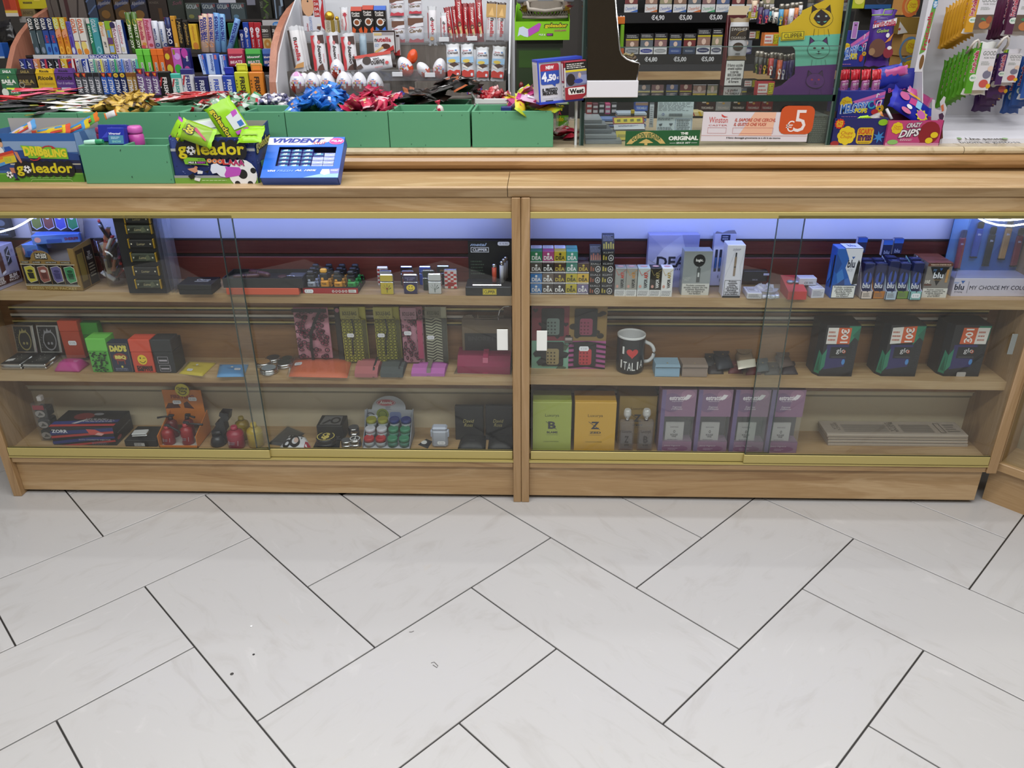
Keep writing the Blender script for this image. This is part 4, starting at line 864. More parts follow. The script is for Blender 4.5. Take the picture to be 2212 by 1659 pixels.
for (x0,x1,n,lab0,cc)in ((612,700,3,'DALI','#8a4a32'),(703,796,4,'KLIMT','#a3953c')):
 for k in range(n):
  pa=at(x0,712,yD);pb=at(x1,712,yD);h=84*s0*1.02
  pbox('liquid_box','black box with white triangle mark, %s row of the %s column'%(ROWN[k],lab0),'box',MT((pa.x+.0003,yD,p0.z-.0008+k*84.5*s0*1.03)),pb.x-pa.x-.0006,.06,h,'#18181b',[('O','#d6d6da',.72,.38,.22,.28,.8),('p','#d6d6da',[(.62,.28),(.82,.28),(.72,.52)]),('p','#18181b',[(.67,.32),(.77,.32),(.72,.43)]),('r',cc,.06,.2,.18,.62),('r',cc,.26,.2,.38,.5),('t','#c3c3c8',lab0,.1,.80,.92,.92)],'black triangle boxes',b=.0008)
 pa=at(x0,712,yD);pb=at(x1,712,yD);zz=p0.z+n*84.5*s0*1.03
 W_=pb.x-pa.x-.0006
 t=thing('open_display','black printed display lid raised on top of the %s column'%lab0,'display box',MT((pa.x,yD+.003,zz)))
 MB().hexa([(0,0,0),(W_,0,0),(W_,.04,0),(0,.04,0)],[(0,.028,.036),(W_,.028,.036),(W_,.04,.036),(0,.04,.036)],'#202226').build('lid',t)
 prints(MB(),[('r',cc,.08+.19*i,.08,.2+.19*i,.4+.1*(i%2))for i in range(5)]+[('L','#7d8094',.05,.55,.95,.95,5)],lambda u,v,e:(u*W_,v*.028-e,v*.036+e*.7),(W_,.04,.036)).build('print',t)
for i,(x0,x1,c,c2)in enumerate(((808,893,'#8f918f','#c23a2c'),(893,978,'#97958f','#c8862c'),(981,1076,'#b3bec0','#c23a2c'),(1076,1163,'#26231f','#a3945c'),(1163,1250,'#dcdcdc','#b59a4a'))):
 dk='#e2e2e2' if i==3 else '#26262a'
 bx('liquid_box','%s upright box lettered VAPORART, %s of the row of five'%(('grey','warm grey','pale blue grey','black','white')[i],('first','second','third','fourth','last')[i]),'box',x0+2,x1,713+i,498,.035,mt(c,.3),[('r','#d6d6d8',.0,.0,1,.24),('L','#4d4d50',.08,.03,.92,.21,5),('t',dk,'VAPOR',.5,.30,.8,.62,'ub'),('t',c2,'ART',.5,.64,.8,.86,'ub'),('e','#c99488',.22,.36,.12,.055),('w',c2,[(.05,.95),(.3,.75),(.95,.95)],.03),('@','t'),('e','#c9a0a0',.5,.5,.3,.2)],z=S1R,group='upright boxes in a row',b=.0008)
t=bx('gift_bag','lilac paper bag with facets, lettered DEA e-liquids','bag',1052,1430,650,240,.03,mt('#b4b5d6',.5),[('p','#a3a6cc',[(0,1),(.3,.75),(.1,.5),(0,.55)]),('p','#c3c6e2',[(.3,.75),(.65,1),(.75,.7),(.5,.55)]),('p','#9b9ec4',[(.5,.55),(.75,.7),(1,.6),(1,.35),(.7,.35)]),('p','#c0c2de',[(.1,.5),(.3,.75),(.5,.55),(.35,.4)]),('p','#a0a3c8',[(.65,1),(1,1),(1,.6),(.75,.7)]),('t','#24263a','DEA',.18,.40,.78,.60,'b'),('t','#40435c','E-LIQUIDS',.16,.34,.8,.38),('t','#40435c','®',.79,.53,.83,.58)],y=.115,part='bag')
bx('vape_kit_box','white kit box with four pens and a dark crest, behind the grey box','box',1545,1705,632,230,.02,mt('#c9cbe0',.4),[('r','#2b3040',.1+.2*i,.28,.22+.2*i,.7)for i in range(4)]+[('r','#3c6aa8',.12+.2*i,.34,.2+.2*i,.55)for i in range(4)]+[('p','#26304e',[(.3,.98),(.72,.98),(.72,.87),(.5,.83),(.3,.87)]),('L','#d0d4e4',.36,.88,.68,.96,2),('t','#555a70','6 PRO\nKIT',.3,.08,.8,.22)],y=.12,extra=lambda t,w,d,h:MB().prism([(0,h),(.004,h+.006),(.02,h+.002),(.035,h+.008),(w-.006,h+.009),(w,h)],.0,.003,'#8d8a92').build('torn_flap',t))
bx('vape_box','grey box with black round mark lettered logic','box',1322,1536,705,365,.04,mt('#8d9395',.35),[('e','#17181a',.55,.79,.21,.14),('t','#e6e6e6','logic.',.43,.75,.69,.83,'b'),('r','#4c5052',.5,.30,.62,.62),('r','#2b2d30',.54,.62,.58,.70),('r','#c6cacb',.53,.42,.59,.52),('t','#b9bdbe','LOGIC\nPRO',.03,.33,.3,.42),('r','#c9c9c6',.02,.0,.98,.27),('t','#333','Prodotto contenente\nnicotina, sostanza che crea\nun’elevata dipendenza.\nUso sconsigliato ai\nnon fumatori.',.08,.02,.92,.25,'b')],z=S1R)
bx('vape_box','tall white box with a slim pen picture, warning text below','box',1640,1775,725,318,.045,mt('#d3d3e0',.35),[('r','#1b1b1d',0,0,1,.04),('o','#26262a',.05,.05,.95,.34,.02),('t','#26262a','Prodotto\ncontenente\nnicotina,\nsostanza che\ncrea un’elevata\ndipendenza.\nUso sconsigliato\nai non fumatori.',.12,.06,.88,.33,'b'),('r','#8a7868',.46,.42,.58,.78),('r','#2a2a30',.48,.78,.56,.86),('r','#2a2a30',.46,.58,.58,.6),('t','#8d8da0','ZEEP',.3,.9,.75,.93),('w','#b3b3c4',[(.02,.4),(.3,.7),(.5,.95)],.012),('w','#b3b3c4',[(.98,.9),(.8,.6),(.95,.36)],.012)],z=S1R)
bx('black_box','low black box lettered SMOK behind the opened white pack','box',1800,1985,600,520,.02,'#17181a',[('t','#8d8d95','SMOK',.38,.1,.62,.25,'b'),('r','#b9bcd6',.82,.6,1.05,.8)],y=.125)
bx2('opened_pack','small white pack opened beside a crumpled film','box',(1830,733),(1945,735),690,.055,mt('#c6c4ca',.4),[('L','#777',.1,.2,.9,.8,3),('@','t'),('o','#8d8d99',.15,.15,.85,.85,.03),('L','#777',.25,.3,.75,.7,3)],z=S1R)
p=on(2010,735,S1R);t=thing('plastic_bag','crumpled clear bag holding small round glass parts','bag',MT(p))
r2=random.Random(5);m=MB();V=[];n1,n2=8,9
for a in range(n1+1):
 for b_ in range(n2):
  th=a/n1*math.pi/2;ph=2*math.pi*b_/n2;k_=r2.uniform(.72,1.25);V.append((.034*math.cos(th)*math.cos(ph)*k_-.004,.03+.03*math.cos(th)*math.sin(ph)*k_,max(0,.030*math.sin(th)*k_)))
m.add(V,[(a*n2+b_,a*n2+(b_+1)%n2,(a+1)*n2+(b_+1)%n2,(a+1)*n2+b_)for a in range(n1)for b_ in range(n2)],glassmat('crumpled_film','#e8e8f2',2.2,.28,.15));m.build('film',t)
for i in range(4):MB().lathe([(.006,0),(.007,.003),(.007,.007),(.005,.009)],mt('#d9dae6',.15,.3),10,c=(-.015+.012*i,.008+.004*(i%2),0)).build('glass_part',t)
crop(1592,440,3.568)
mw,w,h=place(388,530,740,655,z=S1R)
t=thing('red_pack','red box with flat film-wrapped parts on its top','box',mw);MB().hexa([(0,0,0),(w,0,0),(w,.07,0),(0,.07,0)],[(0,0,h*.75),(w,0,h*.75),(w,.085,h*1.35),(0,.085,h*1.35)],'#b83a38').build('box',t)
for i in range(2):MB().lathe([(.009,0),(.009,.004),(.005,.006)],mt('#8f93a8',.2,.3),12,c=(w*(.32+.35*i),.045,h*1.08)).build('blister',t)
bx2('vape_box','white elongated box lying with a smaller flap end','box',(570,730),(668,728),655,.075,mt('#c6c6d4',.35),[('L','#8d8d9c',.1,.2,.9,.8,4),('@','t'),('o','#9c9cae',.15,.08,.85,.5,.03),('t','#3a3a44','DEVA\nCLASSIC',.15,.6,.85,.9)],z=S1R)
bx2('vape_box','small white box end marked CE, standing behind the elongated one','box',(475,630),(610,630),575,.03,mt('#c3c3d3',.35),[('t','#3a3a44','CE',.3,.2,.5,.5),('L','#666',.55,.2,.85,.5,2)],z=lambda x:S1R(x)+.028)
mw,w,h=place(715,900,730,345,z=S1R)
t=pbox('vape_box','blue faceted box lettered blu ACE with a white corner','box',mw,w,.045,h,mt('#2a5fb4',.3),[('p','#1f4a96',[(0,.9),(.25,.7),(.1,.5),(0,.55)]),('p','#3f7ac8',[(.1,.5),(.3,.6),(.45,.4),(.2,.3)]),('p','#183a7a',[(.2,.3),(.45,.4),(.5,.28),(.1,.28)]),('p','#d6d8e6',[(.3,1),(1,1),(1,.27),(.75,.30),(.6,.45),(.42,.62),(.5,.8)]),('t','#17203c','blu',.48,.62,.78,.78,'b'),('p','#2f5aa8',[(.6,.84),(.74,.84),(.67,.79)]),('t','#8d93a8','ACE',.5,.55,.72,.6),('p','#14161c',[(.78,.28),(1,.30),(.98,.72),(.9,.78),(.86,.70)]),('r','#e0e0e0',.02,.01,.98,.27),('o','#1a1a1c',.02,.01,.98,.27,.02),('t','#1a1a1c','Prodotto contenente\nnicotina, sostanza\nche crea un’elevata\ndipendenza. Uso\nsconsigliato ai\nnon fumatori.',.1,.03,.9,.25,'b'),('@','t'),('r','#d6d8e6',.3,0,1,1),('t','#3c4a78','blu',.5,.3,.8,.8,'b'),('@','l'),('p','#3f7ac8',[(.1,.2),(.6,.4),(.4,.8)]),('r','#14161c',.7,.2,.85,.85)])
NM=('first','second','third','fourth','fifth')
for i,(x0,x1,c,cn)in enumerate(((952,1036,'#cfc0b8','beige'),(1044,1132,'#b5722c','orange'),(1140,1222,'#a9b9cc','pale blue'),(1226,1312,'#6d8c3c','green'),(1326,1412,'#8cc0c0','turquoise'))):
 mw,w,h=place(x0,x1,735+(8 if i in (2,4)else 0),655,z=S1R)
 for r in range(2):
  q=pbox('pod_pack','dark blue pod pack lettered blu in the %s %s dispenser, %s'%(NM[i],cn,('front','rear')[r]),'box',mw@MT((.0015,.014+.024*r,.002+.004*r)),w-.003,.021,h*(3.15 if i<4 else 3.0),mt('#1a2250',.3),[('e','#2f4aa0',.5,.55,.4,.2),('r','#15171f',.38,.45,.62,.75),('t','#d6dae8','blu',.12,.26,.85,.42,'b'),('@','t'),('t','#8d97c0','blu',.3,.3,.7,.7)],'blue pod packs',b=.001)
 t=thing('pod_dispenser','%s fronted cardboard dispenser of pod packs, %s from the left'%(cn,NM[i]),'display box',mw,'pod pack dispensers')
 m=MB();m.box(0,w,0,.0012,0,h*.75,c);m.box(0,w,.07,.0712,0,h*2.8,c);m.box(0,w,0,.07,0,.0012,c)
 for x in (0,w-.0012):m.prism([(0,0),(.07,0),(.07,h*3.2),(.04,h*2.9),(.012,h*.9),(0,h*.75)],x,x+.0012,c if x==0 else '#c6c4d6','x')
 m.build('tray',t);prints(MB(),[('L','#6d6a66',.15,.2,.85,.6,3),('e','#4d4a46',.5,.72,.06,.06)],'f',(w,.07,h)).build('print',t)
 if i==4:price(t,w,h,.1,.2,.75,.4)
for k,(x,yb,yt,lab)in enumerate(((955,380,262,'dark blue raised pack lid above the first dispenser'),(1150,400,282,'dark blue raised pack lid above the third dispenser'),(1232,390,268,'dark blue raised pack lid above the fourth dispenser'))):
 bx('pack_lid',lab,'box',x-38,x+32,yb,yt,.012,mt('#1d2550',.35),[('t','#8f9ac4','blu',.2,.1,.8,.35,'b'),('r','#2c62c0',0,.7,1,1),('@','l'),('r','#cfcfe0',0,0,1,1)],y=.095,group='raised pack lids')
for r,lab in enumerate(('rearmost grey starter box with brown top','middle grey starter box with brown top','front grey starter box with brown top, 15 euro, lettered my blu intense')):
 mw,w,h=place(1418,1605,724,460,z=S1R);off=(2-r)*.030
 pbox('starter_box',lab,'box',mw@MT((0,off,0)),w,.029,h,mt('#7d7875',.35),[('r','#5d3226',0,.92,1,1),('t','#d9c9b8','TOBACCO STARTER PACK',.1,.94,.92,.98,'b'),('p','#15161a',[(.12,.9),(.88,.9),(.5,.35)]),('t','#d9dde8','blu',.3,.57,.7,.74,'b'),('t','#5d8ac4','my',.25,.74,.4,.84,'i'),('p','#2f5fa8',[(.5,.86),(.62,.86),(.56,.78)]),('t','#a8885a','INTENSE',.34,.5,.66,.54),('r','#b58a58',.8,.45,.9,.82),('t','#e6e2dc','15€',.02,.42,.22,.52,'b'),('r','#5d3226',.0,.36,.3,.4),('r','#d6d4d0',.0,.0,1,.28),('t','#26262a','Prodotto contenente\nnicotina, sostanza che crea\nun’elevata dipendenza.\nUso sconsigliato\nai non fumatori.',.08,.02,.92,.26,'b'),('@','t'),('r','#7a4434',0,0,1,1),('@','l'),('r','#15161a',.4,.45,.6,.8),('r','#a8764c',.42,.3,.56,.5)],'brown topped starter boxes',b=.001)
mw,w,h=place(1652,2330,716,575,z=S1R)
t=thing('device_display','large blue-backed display of slim devices on a white base lettered my choice my color','display box',mw);d=.075
MB().box(0,w,0,d,0,h,mt('#c9c6da',.35),.001).build('base',t)
zt=at(1800,100,mw.translation.y+d).z-mw.translation.z+.02
MB().box(0,w,d-.003,d,h,zt,mt('#3c78bc',.35)).build('back_card',t)
prints(MB(),[('p','#6da8dc',[(.0,0),(.12,0),(.2,1),(0,1)]),('p','#2c60ac',[(.4,.0),(1,.0),(1,.4),(.6,.5)])],lambda u,v,e:(u*w,d-.003-e,h+v*(zt-h)),(w,d,zt-h)).build('back_print',t)
MB().box(0,.0015,0,d,h,zt,ACRYL).build('side_pane',t);MB().box(0,w,0,.0012,h,zt,ACRYL).build('front_pane',t)
prints(MB(),[('t','#1b2440','blu',.018,.36,.125,.68,'b'),('t','#5a86c8','my',.0,.66,.06,.8,'i'),('p','#3a66b0',[(.075,.86),(.12,.86),(.1,.7)]),('t','#33384c','E-Vaping',.03,.2,.115,.3),('r','#33384c',.165,.2,.168,.82),('t','#33364a','MY CHOICE MY COLOR',.185,.38,.86,.60)],'f',(w,d,h)).build('print',t)
for i,(xa,ya,xb,yb,c,cn)in enumerate(((1760,205,1698,500,'#a53030','red'),(1895,140,1828,412,'#2c52a8','blue'),(1990,180,1920,475,'#1a1a22','black'),(2120,130,2042,427,'#c0935a','gold'),(2205,190,2135,480,'#8a2a40','dark red'))):
 yy=mw.translation.y+d-.014
 P0=at(xb,yb,yy);P1=at(xa,ya,yy);v=P1-P0;L=v.length;ang=math.atan2(v.x,v.z)
 q=thing('vape_device','%s slim device with black mouthpiece, mounted in the blue display'%cn,'device',MT(P0)@MRT(ang,4,'Y'),'slim devices on the blue card')
 MB().box(-.0085,.0085,0,.008,.0,L*.80,mt(c,.3),.002).box(-.0085,.0085,.0002,.0078,-.003,.0,'#17181b').build('body',q)
 MB().box(-.008,.008,0,.008,L*.80,L,mt('#141519',.3),.003).build('mouthpiece',q)
 prints(MB(),[('t','#e2e6f2','blu',-.5,.62,.4,.68,'b')],lambda u,v,e:(u*.0085,-e,v*L),(.017,.01,L)).build('print',q)
 # right cabinet, middle shelf
crop(1100,440,3.568)
mw,w,h=place(172,733,1312,790,y=.085)
rr=random.Random(4)
def quad(u0,v0,c):return [('r',c,u0,v0,u0+.5,v0+.5)]
D=quad(0,.5,'#7d3440')+quad(.5,.5,'#8f7443')+quad(0,0,'#7fb09c')+quad(.5,0,'#b05a94')
for i in range(9):D.append(('h','#241a1e',.05+.055*i+.02*(i%2),(.94,.74,.56)[i%3],.035))
for i in range(9):
 u,v=.53+.44*rr.random(),.54+.42*rr.random();D.append(('e','#2a2118',u,v,.03+.03*rr.random(),.02+.03*rr.random()))
for i in range(7):
 u,v=.05+.4*rr.random(),.06+.4*rr.random();D.append(('p',('#26282a','#4d5d48')[i%2],[(u-.05,v),(u,v+.06),(u+.1,v+.03),(u+.06,v-.04),(u-.02,v-.05)]))
for i in range(7):D.append(('p','#1f1a1e',[(.5,.02+.072*i),(.75,.045+.072*i),(1,.0+.072*i),(1,.03+.072*i),(.75,.065+.072*i),(.5,.05+.072*i)]))
for i,(u,v,c,c2)in enumerate(((.13,.57,'#6d7d78','#2c2f2f'),(.57,.57,'#8a4058','#5d2438'),(.13,.13,'#9a8a62','#3a3324'),(.57,.13,'#b33a42','#6d1f28'))):
 D+=[('rr','#232324',u,v,u+.3,v+.4 if v>.5 else v+.36,.02),('rr',c,u+.07,v+.02,u+.24,v+.26,.03)]+[('e',c2,u+.09+.045*(k%3),v+.05+.05*(k//3),.012,.012)for k in range(12)]
D+=[('r','#5a4f4c',.44,.48,.55,.57),('t','#d6c9c9','═══',.45,.52,.54,.55),('t','#2a2628','SOUL OF TRUE',.4,.44,.6,.48,'b')]+TAG(.64,.36,.13,.07)
pbox('lighter_gift_box','square box of four patterned panels: hearts, leopard, camouflage and pink zebra','box',mw,w,.05,h,'#3a3535',D)
p=on(938,1322,S2R);s0=mpp(p);r=108*s0;H=at(948,1040,p.y).z-p.z
t=thing('mug','black and white mug reading I heart ITALIA','mug',MT((p.x,p.y+r,p.z)))
MB().lathe([(r*.88,0),(r*.97,.003),(r,.008),(r,H-.006)],mt('#222224',.25),32,caps=False ).lathe([(r*.88,0),(0,0)],mt('#222224'),32,caps=False ).build('body',t)
MB().lathe([(r,H-.006),(r*1.01,H-.002),(r,H),(r*.95,H),(r*.93,H-.006),(r*.92,.008),(0,.006)],mt('#d6d6d8',.2),32,caps=False ).build('rim',t)
hb=[(r*.96*math.cos(-.15),-.004,H*.80)]+[(r+.026*math.sin(a),-.004,H*.50+.030*math.cos(a))for a in (.2,.45,.7,.95,1.2,1.45,1.7,1.95,2.2,2.45,2.7)]+[(r*.96,-.004,H*.24)]
MB().tube(hb,.0052,mt('#c9c9cb',.2),10).build('handle',t)
cyl=lambda u,v,e:((r+e)*math.sin((u-.5)*2.4),-(r+e)*math.cos((u-.5)*2.4),v*H)
def cylsub(D):
 prints(MB(),D,cyl,(2.4*r,r,H),.0006).build('print',t)
cylsub([('t','#e2e2e2','I',.20,.56,.26,.76,'b')]+[('t','#e2e2e2',c,.13+.125*i+(.03 if c=='I' else 0),.17-.05*math.sin(i/5*math.pi),.235+.125*i-(.03 if c=='I' else 0),.39-.05*math.sin(i/5*math.pi))for i,c in enumerate('ITALIA')]+[('h','#c23a38',.5,.60,.17)])
def wallet(name,lab,x0,x1,yb,yt,c,c2,d=.055,z=S2R,grp='leather cigarette wallets',stud=True ):
 mw,w,h=place(x0,x1,yb,yt,z=z)
 t=thing(name,lab,'wallet',mw,grp)
 MB().hexa([(0,0,0),(w,0,0),(w,d,0),(0,d,0)],[(0,.003,h),(w,.003,h),(w,d,h*.95),(0,d,h*.95)],mt(c,.55)).build('body',t)
 m=MB();m.hexa([(-.0008,-.0012,h*.88),(w+.0008,-.0012,h*.88),(w+.0008,d,h),(-.0008,d,h)],[(.001,.002,h*1.10),(w-.001,.002,h*1.10),(w+.0008,d,h*1.06),(-.0008,d,h*1.06)],mt(c2,.55));m.build('flap',t)
 if stud:MB().lathe([(.003,0),(.002,.0015)],mt('#a9997a',.3,.7),10,c=(w/2,.012,h*1.09)).build('stud',t)
 prints(MB(),[('w','#1f1d1b',[(.02,.02),(.98,.02)],.012),('w','#1f1d1b',[(.03,.86),(.97,.86)],.015)],'f',(w,d,h)).build('stitching',t)
 return t
wallet('cigarette_wallet','light blue leather cigarette wallet beside the mug',1122,1310,1335,1250,'#86a4bb','#7d98ab')
wallet('cigarette_wallet','taupe leather cigarette wallet right of the light blue one',1330,1523,1336,1252,'#8c7b70','#7d6d62')
def lying(lab,q,c,th,tuck=None ,z=S2R):
 def ex(t,S,T,L):
  m=MB();V=[S(.02,.95)+Vector((0,0,th+.001)),S(.98,.95)+Vector((0,0,th+.001))]+[S(.5+.48*math.cos(a),.62-.30*math.sin(a))+Vector((0,0,th+.002))for a in (0,.5,1.0,1.57,2.1,2.6,3.14)]
  m.add(V,[(0,2+6,2+5,2+4,2+3,2+2,2+1,2,1)][:1],mt(tuck or c,.5));m.build('flap',t)
  o=S(.5,.45)+Vector((0,0,th+.002));MB().lathe([(.003,0),(.002,.0015)],mt('#8d7d55',.3,.7),10,c=tuple(o)).build('stud',t)
 return pouch('cigarette_wallet',lab,'wallet',q,th,c,[],z,extra=ex,group='leather cigarette wallets')
for k,(q,c,th,zo,lab)in enumerate((([(1535,1315),(1652,1315),(1640,1210),(1500,1215)],'#2a2020',.012,0,'dark brown wallet lying flat right of the taupe one'),([(1688,1310),(1800,1312),(1790,1235),(1690,1240)],'#5d1f26',.012,0,'dark red wallet lying under the navy one'),([(1822,1322),(1940,1320),(1930,1250),(1830,1255)],'#6a2228',.012,0,'dark red wallet lying under the beige one'),([(1968,1322),(2085,1322),(2080,1250),(1975,1250)],'#3f3835',.012,0,'grey brown wallet lying behind the glass overlap'),([(1605,1285),(1730,1265),(1670,1120),(1550,1150)],'#1e222c',.018,.012,'navy wallet with white stitching, tilted on the pile'),([(1510,1260),(1590,1250),(1560,1160),(1500,1170)],'#1f1f21',.012,.010,'black wallet with brass stud at the back of the pile'),([(1762,1272),(1900,1250),(1850,1100),(1730,1110)],'#7d6a55',.018,.018,'beige wallet with white lining on top of the pile'),([(1905,1300),(2005,1290),(1985,1215),(1900,1225)],'#4a5055',.012,.012,'grey wallet behind the glass overlap'),([(2085,1270),(2195,1250),(2130,1150),(2040,1165)],'#54453f',.014,.014,'brown wallet resting on the right end of the pile'),([(2100,1320),(2225,1318),(2190,1240),(2090,1245)],'#2f2428',.012,0,'dark plum wallet at the right end of the pile'))):
 lying(lab,q,c,th,z=(lambda x,zo=zo:S2R(x)+zo))
pouch('cloth_wallet','white cloth flap folded over the beige wallet','cloth',[(1765,1278),(1902,1256),(1895,1195),(1755,1212)],.004,'#cfc9bb',[],lambda x:S2R(x)+.038)
crop(1592,440,3.568)
for i,(x0,x1,yt,q,lab)in enumerate(((628,880,935,0,'dark device box lettered glo with 10 euro sticker, left of three'),(1110,1368,935,1,'dark device box lettered glo with tilted 10 euro sticker, middle of three'),(1590,1857,935,2,'dark device box lettered glo with upside-down 10 euro sticker, right of three'))):
 mw,w,h=place(x0,x1,1331,yt,z=S2R);d=.075
 t=thing('device_box',lab,'box',mw,'dark device boxes')
 m=MB();m.prism([(0,.0),(w,0),(w,d),(-.012,d),(-.012,.02)],0,h,mt('#1f1f22',.3),'z');m.build('box',t)
 tl_=(.02,.02)if q!=2 else (0,0)
 D=[('p','#2f2c60',[(.1,.62),(.75,.62),(.7,.2),(.1,.14)]),('p','#2a7a5e',[(.0,.1),(.12,.2),(.12,.55),(.0,.42)]),('p','#2a7a5e',[(.72,.62),(1,.9),(1,.98),(.66,.98)]),('p','#1f5d48',[(.8,.8),(1,.96),(1,.7)]),('r','#1b1b1d',.22,.36,.74,.58),('t','#d9d9dc','glo',.40,.44,.66,.56),('O','#c2542e',.635,.49,.045,.033,.6),('w','#8a8a8d',[(.28,.385),(.72,.385)],.006),('e','#4a86c8',.66,.29,.05,.055),('t','#303036','glo hyper',.80,.05,.96,.68,'u')]
 dv=.05 if q==1 else 0
 S_=lambda a,b_:(a,b_+dv*(a-.06))
 if q<2:D+=[('p','#d9d4d0',[S_(.05,.64),S_(.36,.64),S_(.36,.95),S_(.05,.95)]),('p','#c85a30',[S_(.36,.64),S_(.74,.64),S_(.74,.95),S_(.36,.95)]),('t','#e6e0dc','10€',.44,.66+dv*.3,.68,.93+dv*.4,'ub'),('L','#b06a5a',.08,.68,.32,.9,3)]
 else :D+=[('p','#d9d4d0',[(.62,.64),(.95,.64),(.97,.95),(.64,.95)]),('p','#c85a30',[(.22,.64),(.62,.64),(.64,.95),(.24,.95)]),('t','#e6e0dc','10€',.32,.66,.55,.93,'db'),('L','#b06a5a',.68,.68,.92,.9,3),('rr','#b3b0b0',.36,.0,.62,.09,.03)]
 prints(MB(),D,'f',(w,d,h)).build('print',t)
 prints(MB(),[('p','#2a7a5e',[(0,.05),(.8,.05),(.5,.5),(0,.42)]),('p','#1f5d48',[(.1,.1),(.6,.1),(.3,.4)])],lambda u,v,e:(-.012*u-e,.02*u,v*h),(.02,d,h)).build('side_print',t)
 # right cabinet, bottom
crop(1100,780,3.568)
def perf(lab,x0,x1,yt,c,ct,mark,word,y=.035,dim=1):
 mw,w,h=place(x0,x1,678,yt,z=FLR,y=y)
 return pbox('perfume_box',lab,'box',mw,w,.08,h,mt(c,.4),[('t','#4d5230' if 'green' in lab else '#5d4a20','Luxurya',.32,.70,.68,.77),('t','#33323a',mark,.40,.47,.60,.62,'b'),('w','#33323a',[(.34,.62),(.62,.46)],.012),('t','#33323a',word,.37,.38,.65,.42,'b'),('t','#4d5230','COLLECTION PRIVEE',.28,.20,.68,.22),('w','#33323a',[(.36,.35),(.66,.35)],.005)],'lettered perfume boxes',b=.001)
perf('lime green perfume box lettered BLAME, next to the centre post',180,472,318,'#9aa44c','#7d8740','B','BLAME')
perf('golden yellow perfume box lettered ZED',497,808,320,'#c79a34','#a88430','Z','ZED')
perf('dull gold perfume box lettered ZED, standing back behind the bottles',832,1115,268,'#94793a','#7d6a40','Z','ZED',y=.085)
for x0,x1,mark,word,c,lab in ((842,952,'Z','ZED','#c9b4a8','square clear perfume bottle marked Z, left of two'),(984,1100,'B','BLAME','#c4a86a','square clear perfume bottle marked B with yellow liquid, right of two')):
 mw,w,h=place(x0,x1,676,470,z=FLR,y=.035);d=w*.55
 t=thing('perfume_bottle',lab,'bottle',mw,'perfume bottles')
 MB().box(0,w,0,d,0,h,glassmat('bottle_glass','#efe9e6',1.5,.06),.004).build('bottle',t)
 MB().box(.004,w-.004,.003,d-.003,.012,h*.62,glassmat('perfume',c,.6,.05)).build('liquid',t)
 MB().lathe([(w*.15,0),(w*.15,.013)],STEEL,14,c=(w/2,d/2,h)).build('collar',t)
 MB().lathe([(w*.2,.0),(w*.28,.008),(w*.25,.02),(w*.2,.024)],mt('#d9dadc',.08,.2,.55),10,c=(w/2,d/2,h+.012)).build('stopper',t)
 prints(MB(),[('t','#3a3230','Luxurya',.2,.62,.82,.74),('t','#3a3230',mark,.36,.32,.66,.54,'b'),('t','#3a3230',word,.34,.22,.68,.28,'b')],'f',(w,d,h)).build('print',t)
for i,(x0,x1,lab)in enumerate(((1143,1398,'first'),(1415,1668,'second'),(1690,1948,'third'),(1962,2208,'fourth'))):
 mw,w,h=place(x0,x1,686,222,z=FLR,y=.04);d=.06
 t=thing('fragrance_box','%s of four mauve fragrance boxes with a windowed sachet'%lab,'box',mw,'mauve fragrance boxes');c=mt('#8a6a84',.5)
 m=MB();m.box(0,w,0,d,0,h*.17,c).box(0,w,0,d,h*.58,h,c).box(0,w*.12,0,d,h*.17,h*.58,c).box(0,w,d*.7,d,h*.17,h*.58,mt('#4a4448',.5));m.build('box',t)
 MB().box(w*.12,w-.001,.001,.002,h*.17,h*.58,FILM).build('window',t)
 MB().box(w*.2,w*.74,.010,.014,h*.13,h*.46,mt('#c0bdbc',.5)).build('sachet',t)
 prints(MB(),[('e','#77607d',.3,.8,.3,.15),('e','#9c7890',.75,.93,.2,.07),('e','#7a4a70',.5,.06,.4,.05),('p','#6d5f86',[(0,.0),(.12,0),(.12,1),(.0,1)]),('t','#d9d2d8','estratti',.22,.84,.66,.91,'b'),('p','#d9d2d8',[(.62,.86),(.74,.93),(.86,.92),(.78,.86),(.7,.84)]),('t','#cfc6cf','equivalenti',.3,.81,.62,.835),('t','#d0c8d0','Fragranza\nd’Ambiente',.3,.69,.62,.75,'i'),('t','#d0c8d0','luxury fragrance',.18,.09,.66,.12,'i'),('L','#a88fa8',.3,.03,.6,.07,2)],'f',(w,d,h)).build('print',t)
 prints(MB(),[('t','#5d5a5a','estratti',.25,.74,.7,.82),('O','#5d5a5a',.5,.55,.06,.07,.5),('t','#4d4a4a','ROUGE\nVINE',.3,.26,.7,.44,'b'),('L','#5d5a5a',.15,.08,.85,.18,2)],lambda u,v,e:(w*(.2+.54*u),.010-e,h*(.13+.33*v)),(w*.54,.01,h*.33)).build('sachet_print',t)
crop(1592,780,3.568)
ST=[(690,655,625),(695,636,612),(700,618,600),(660,600,585)]
zz=FLR
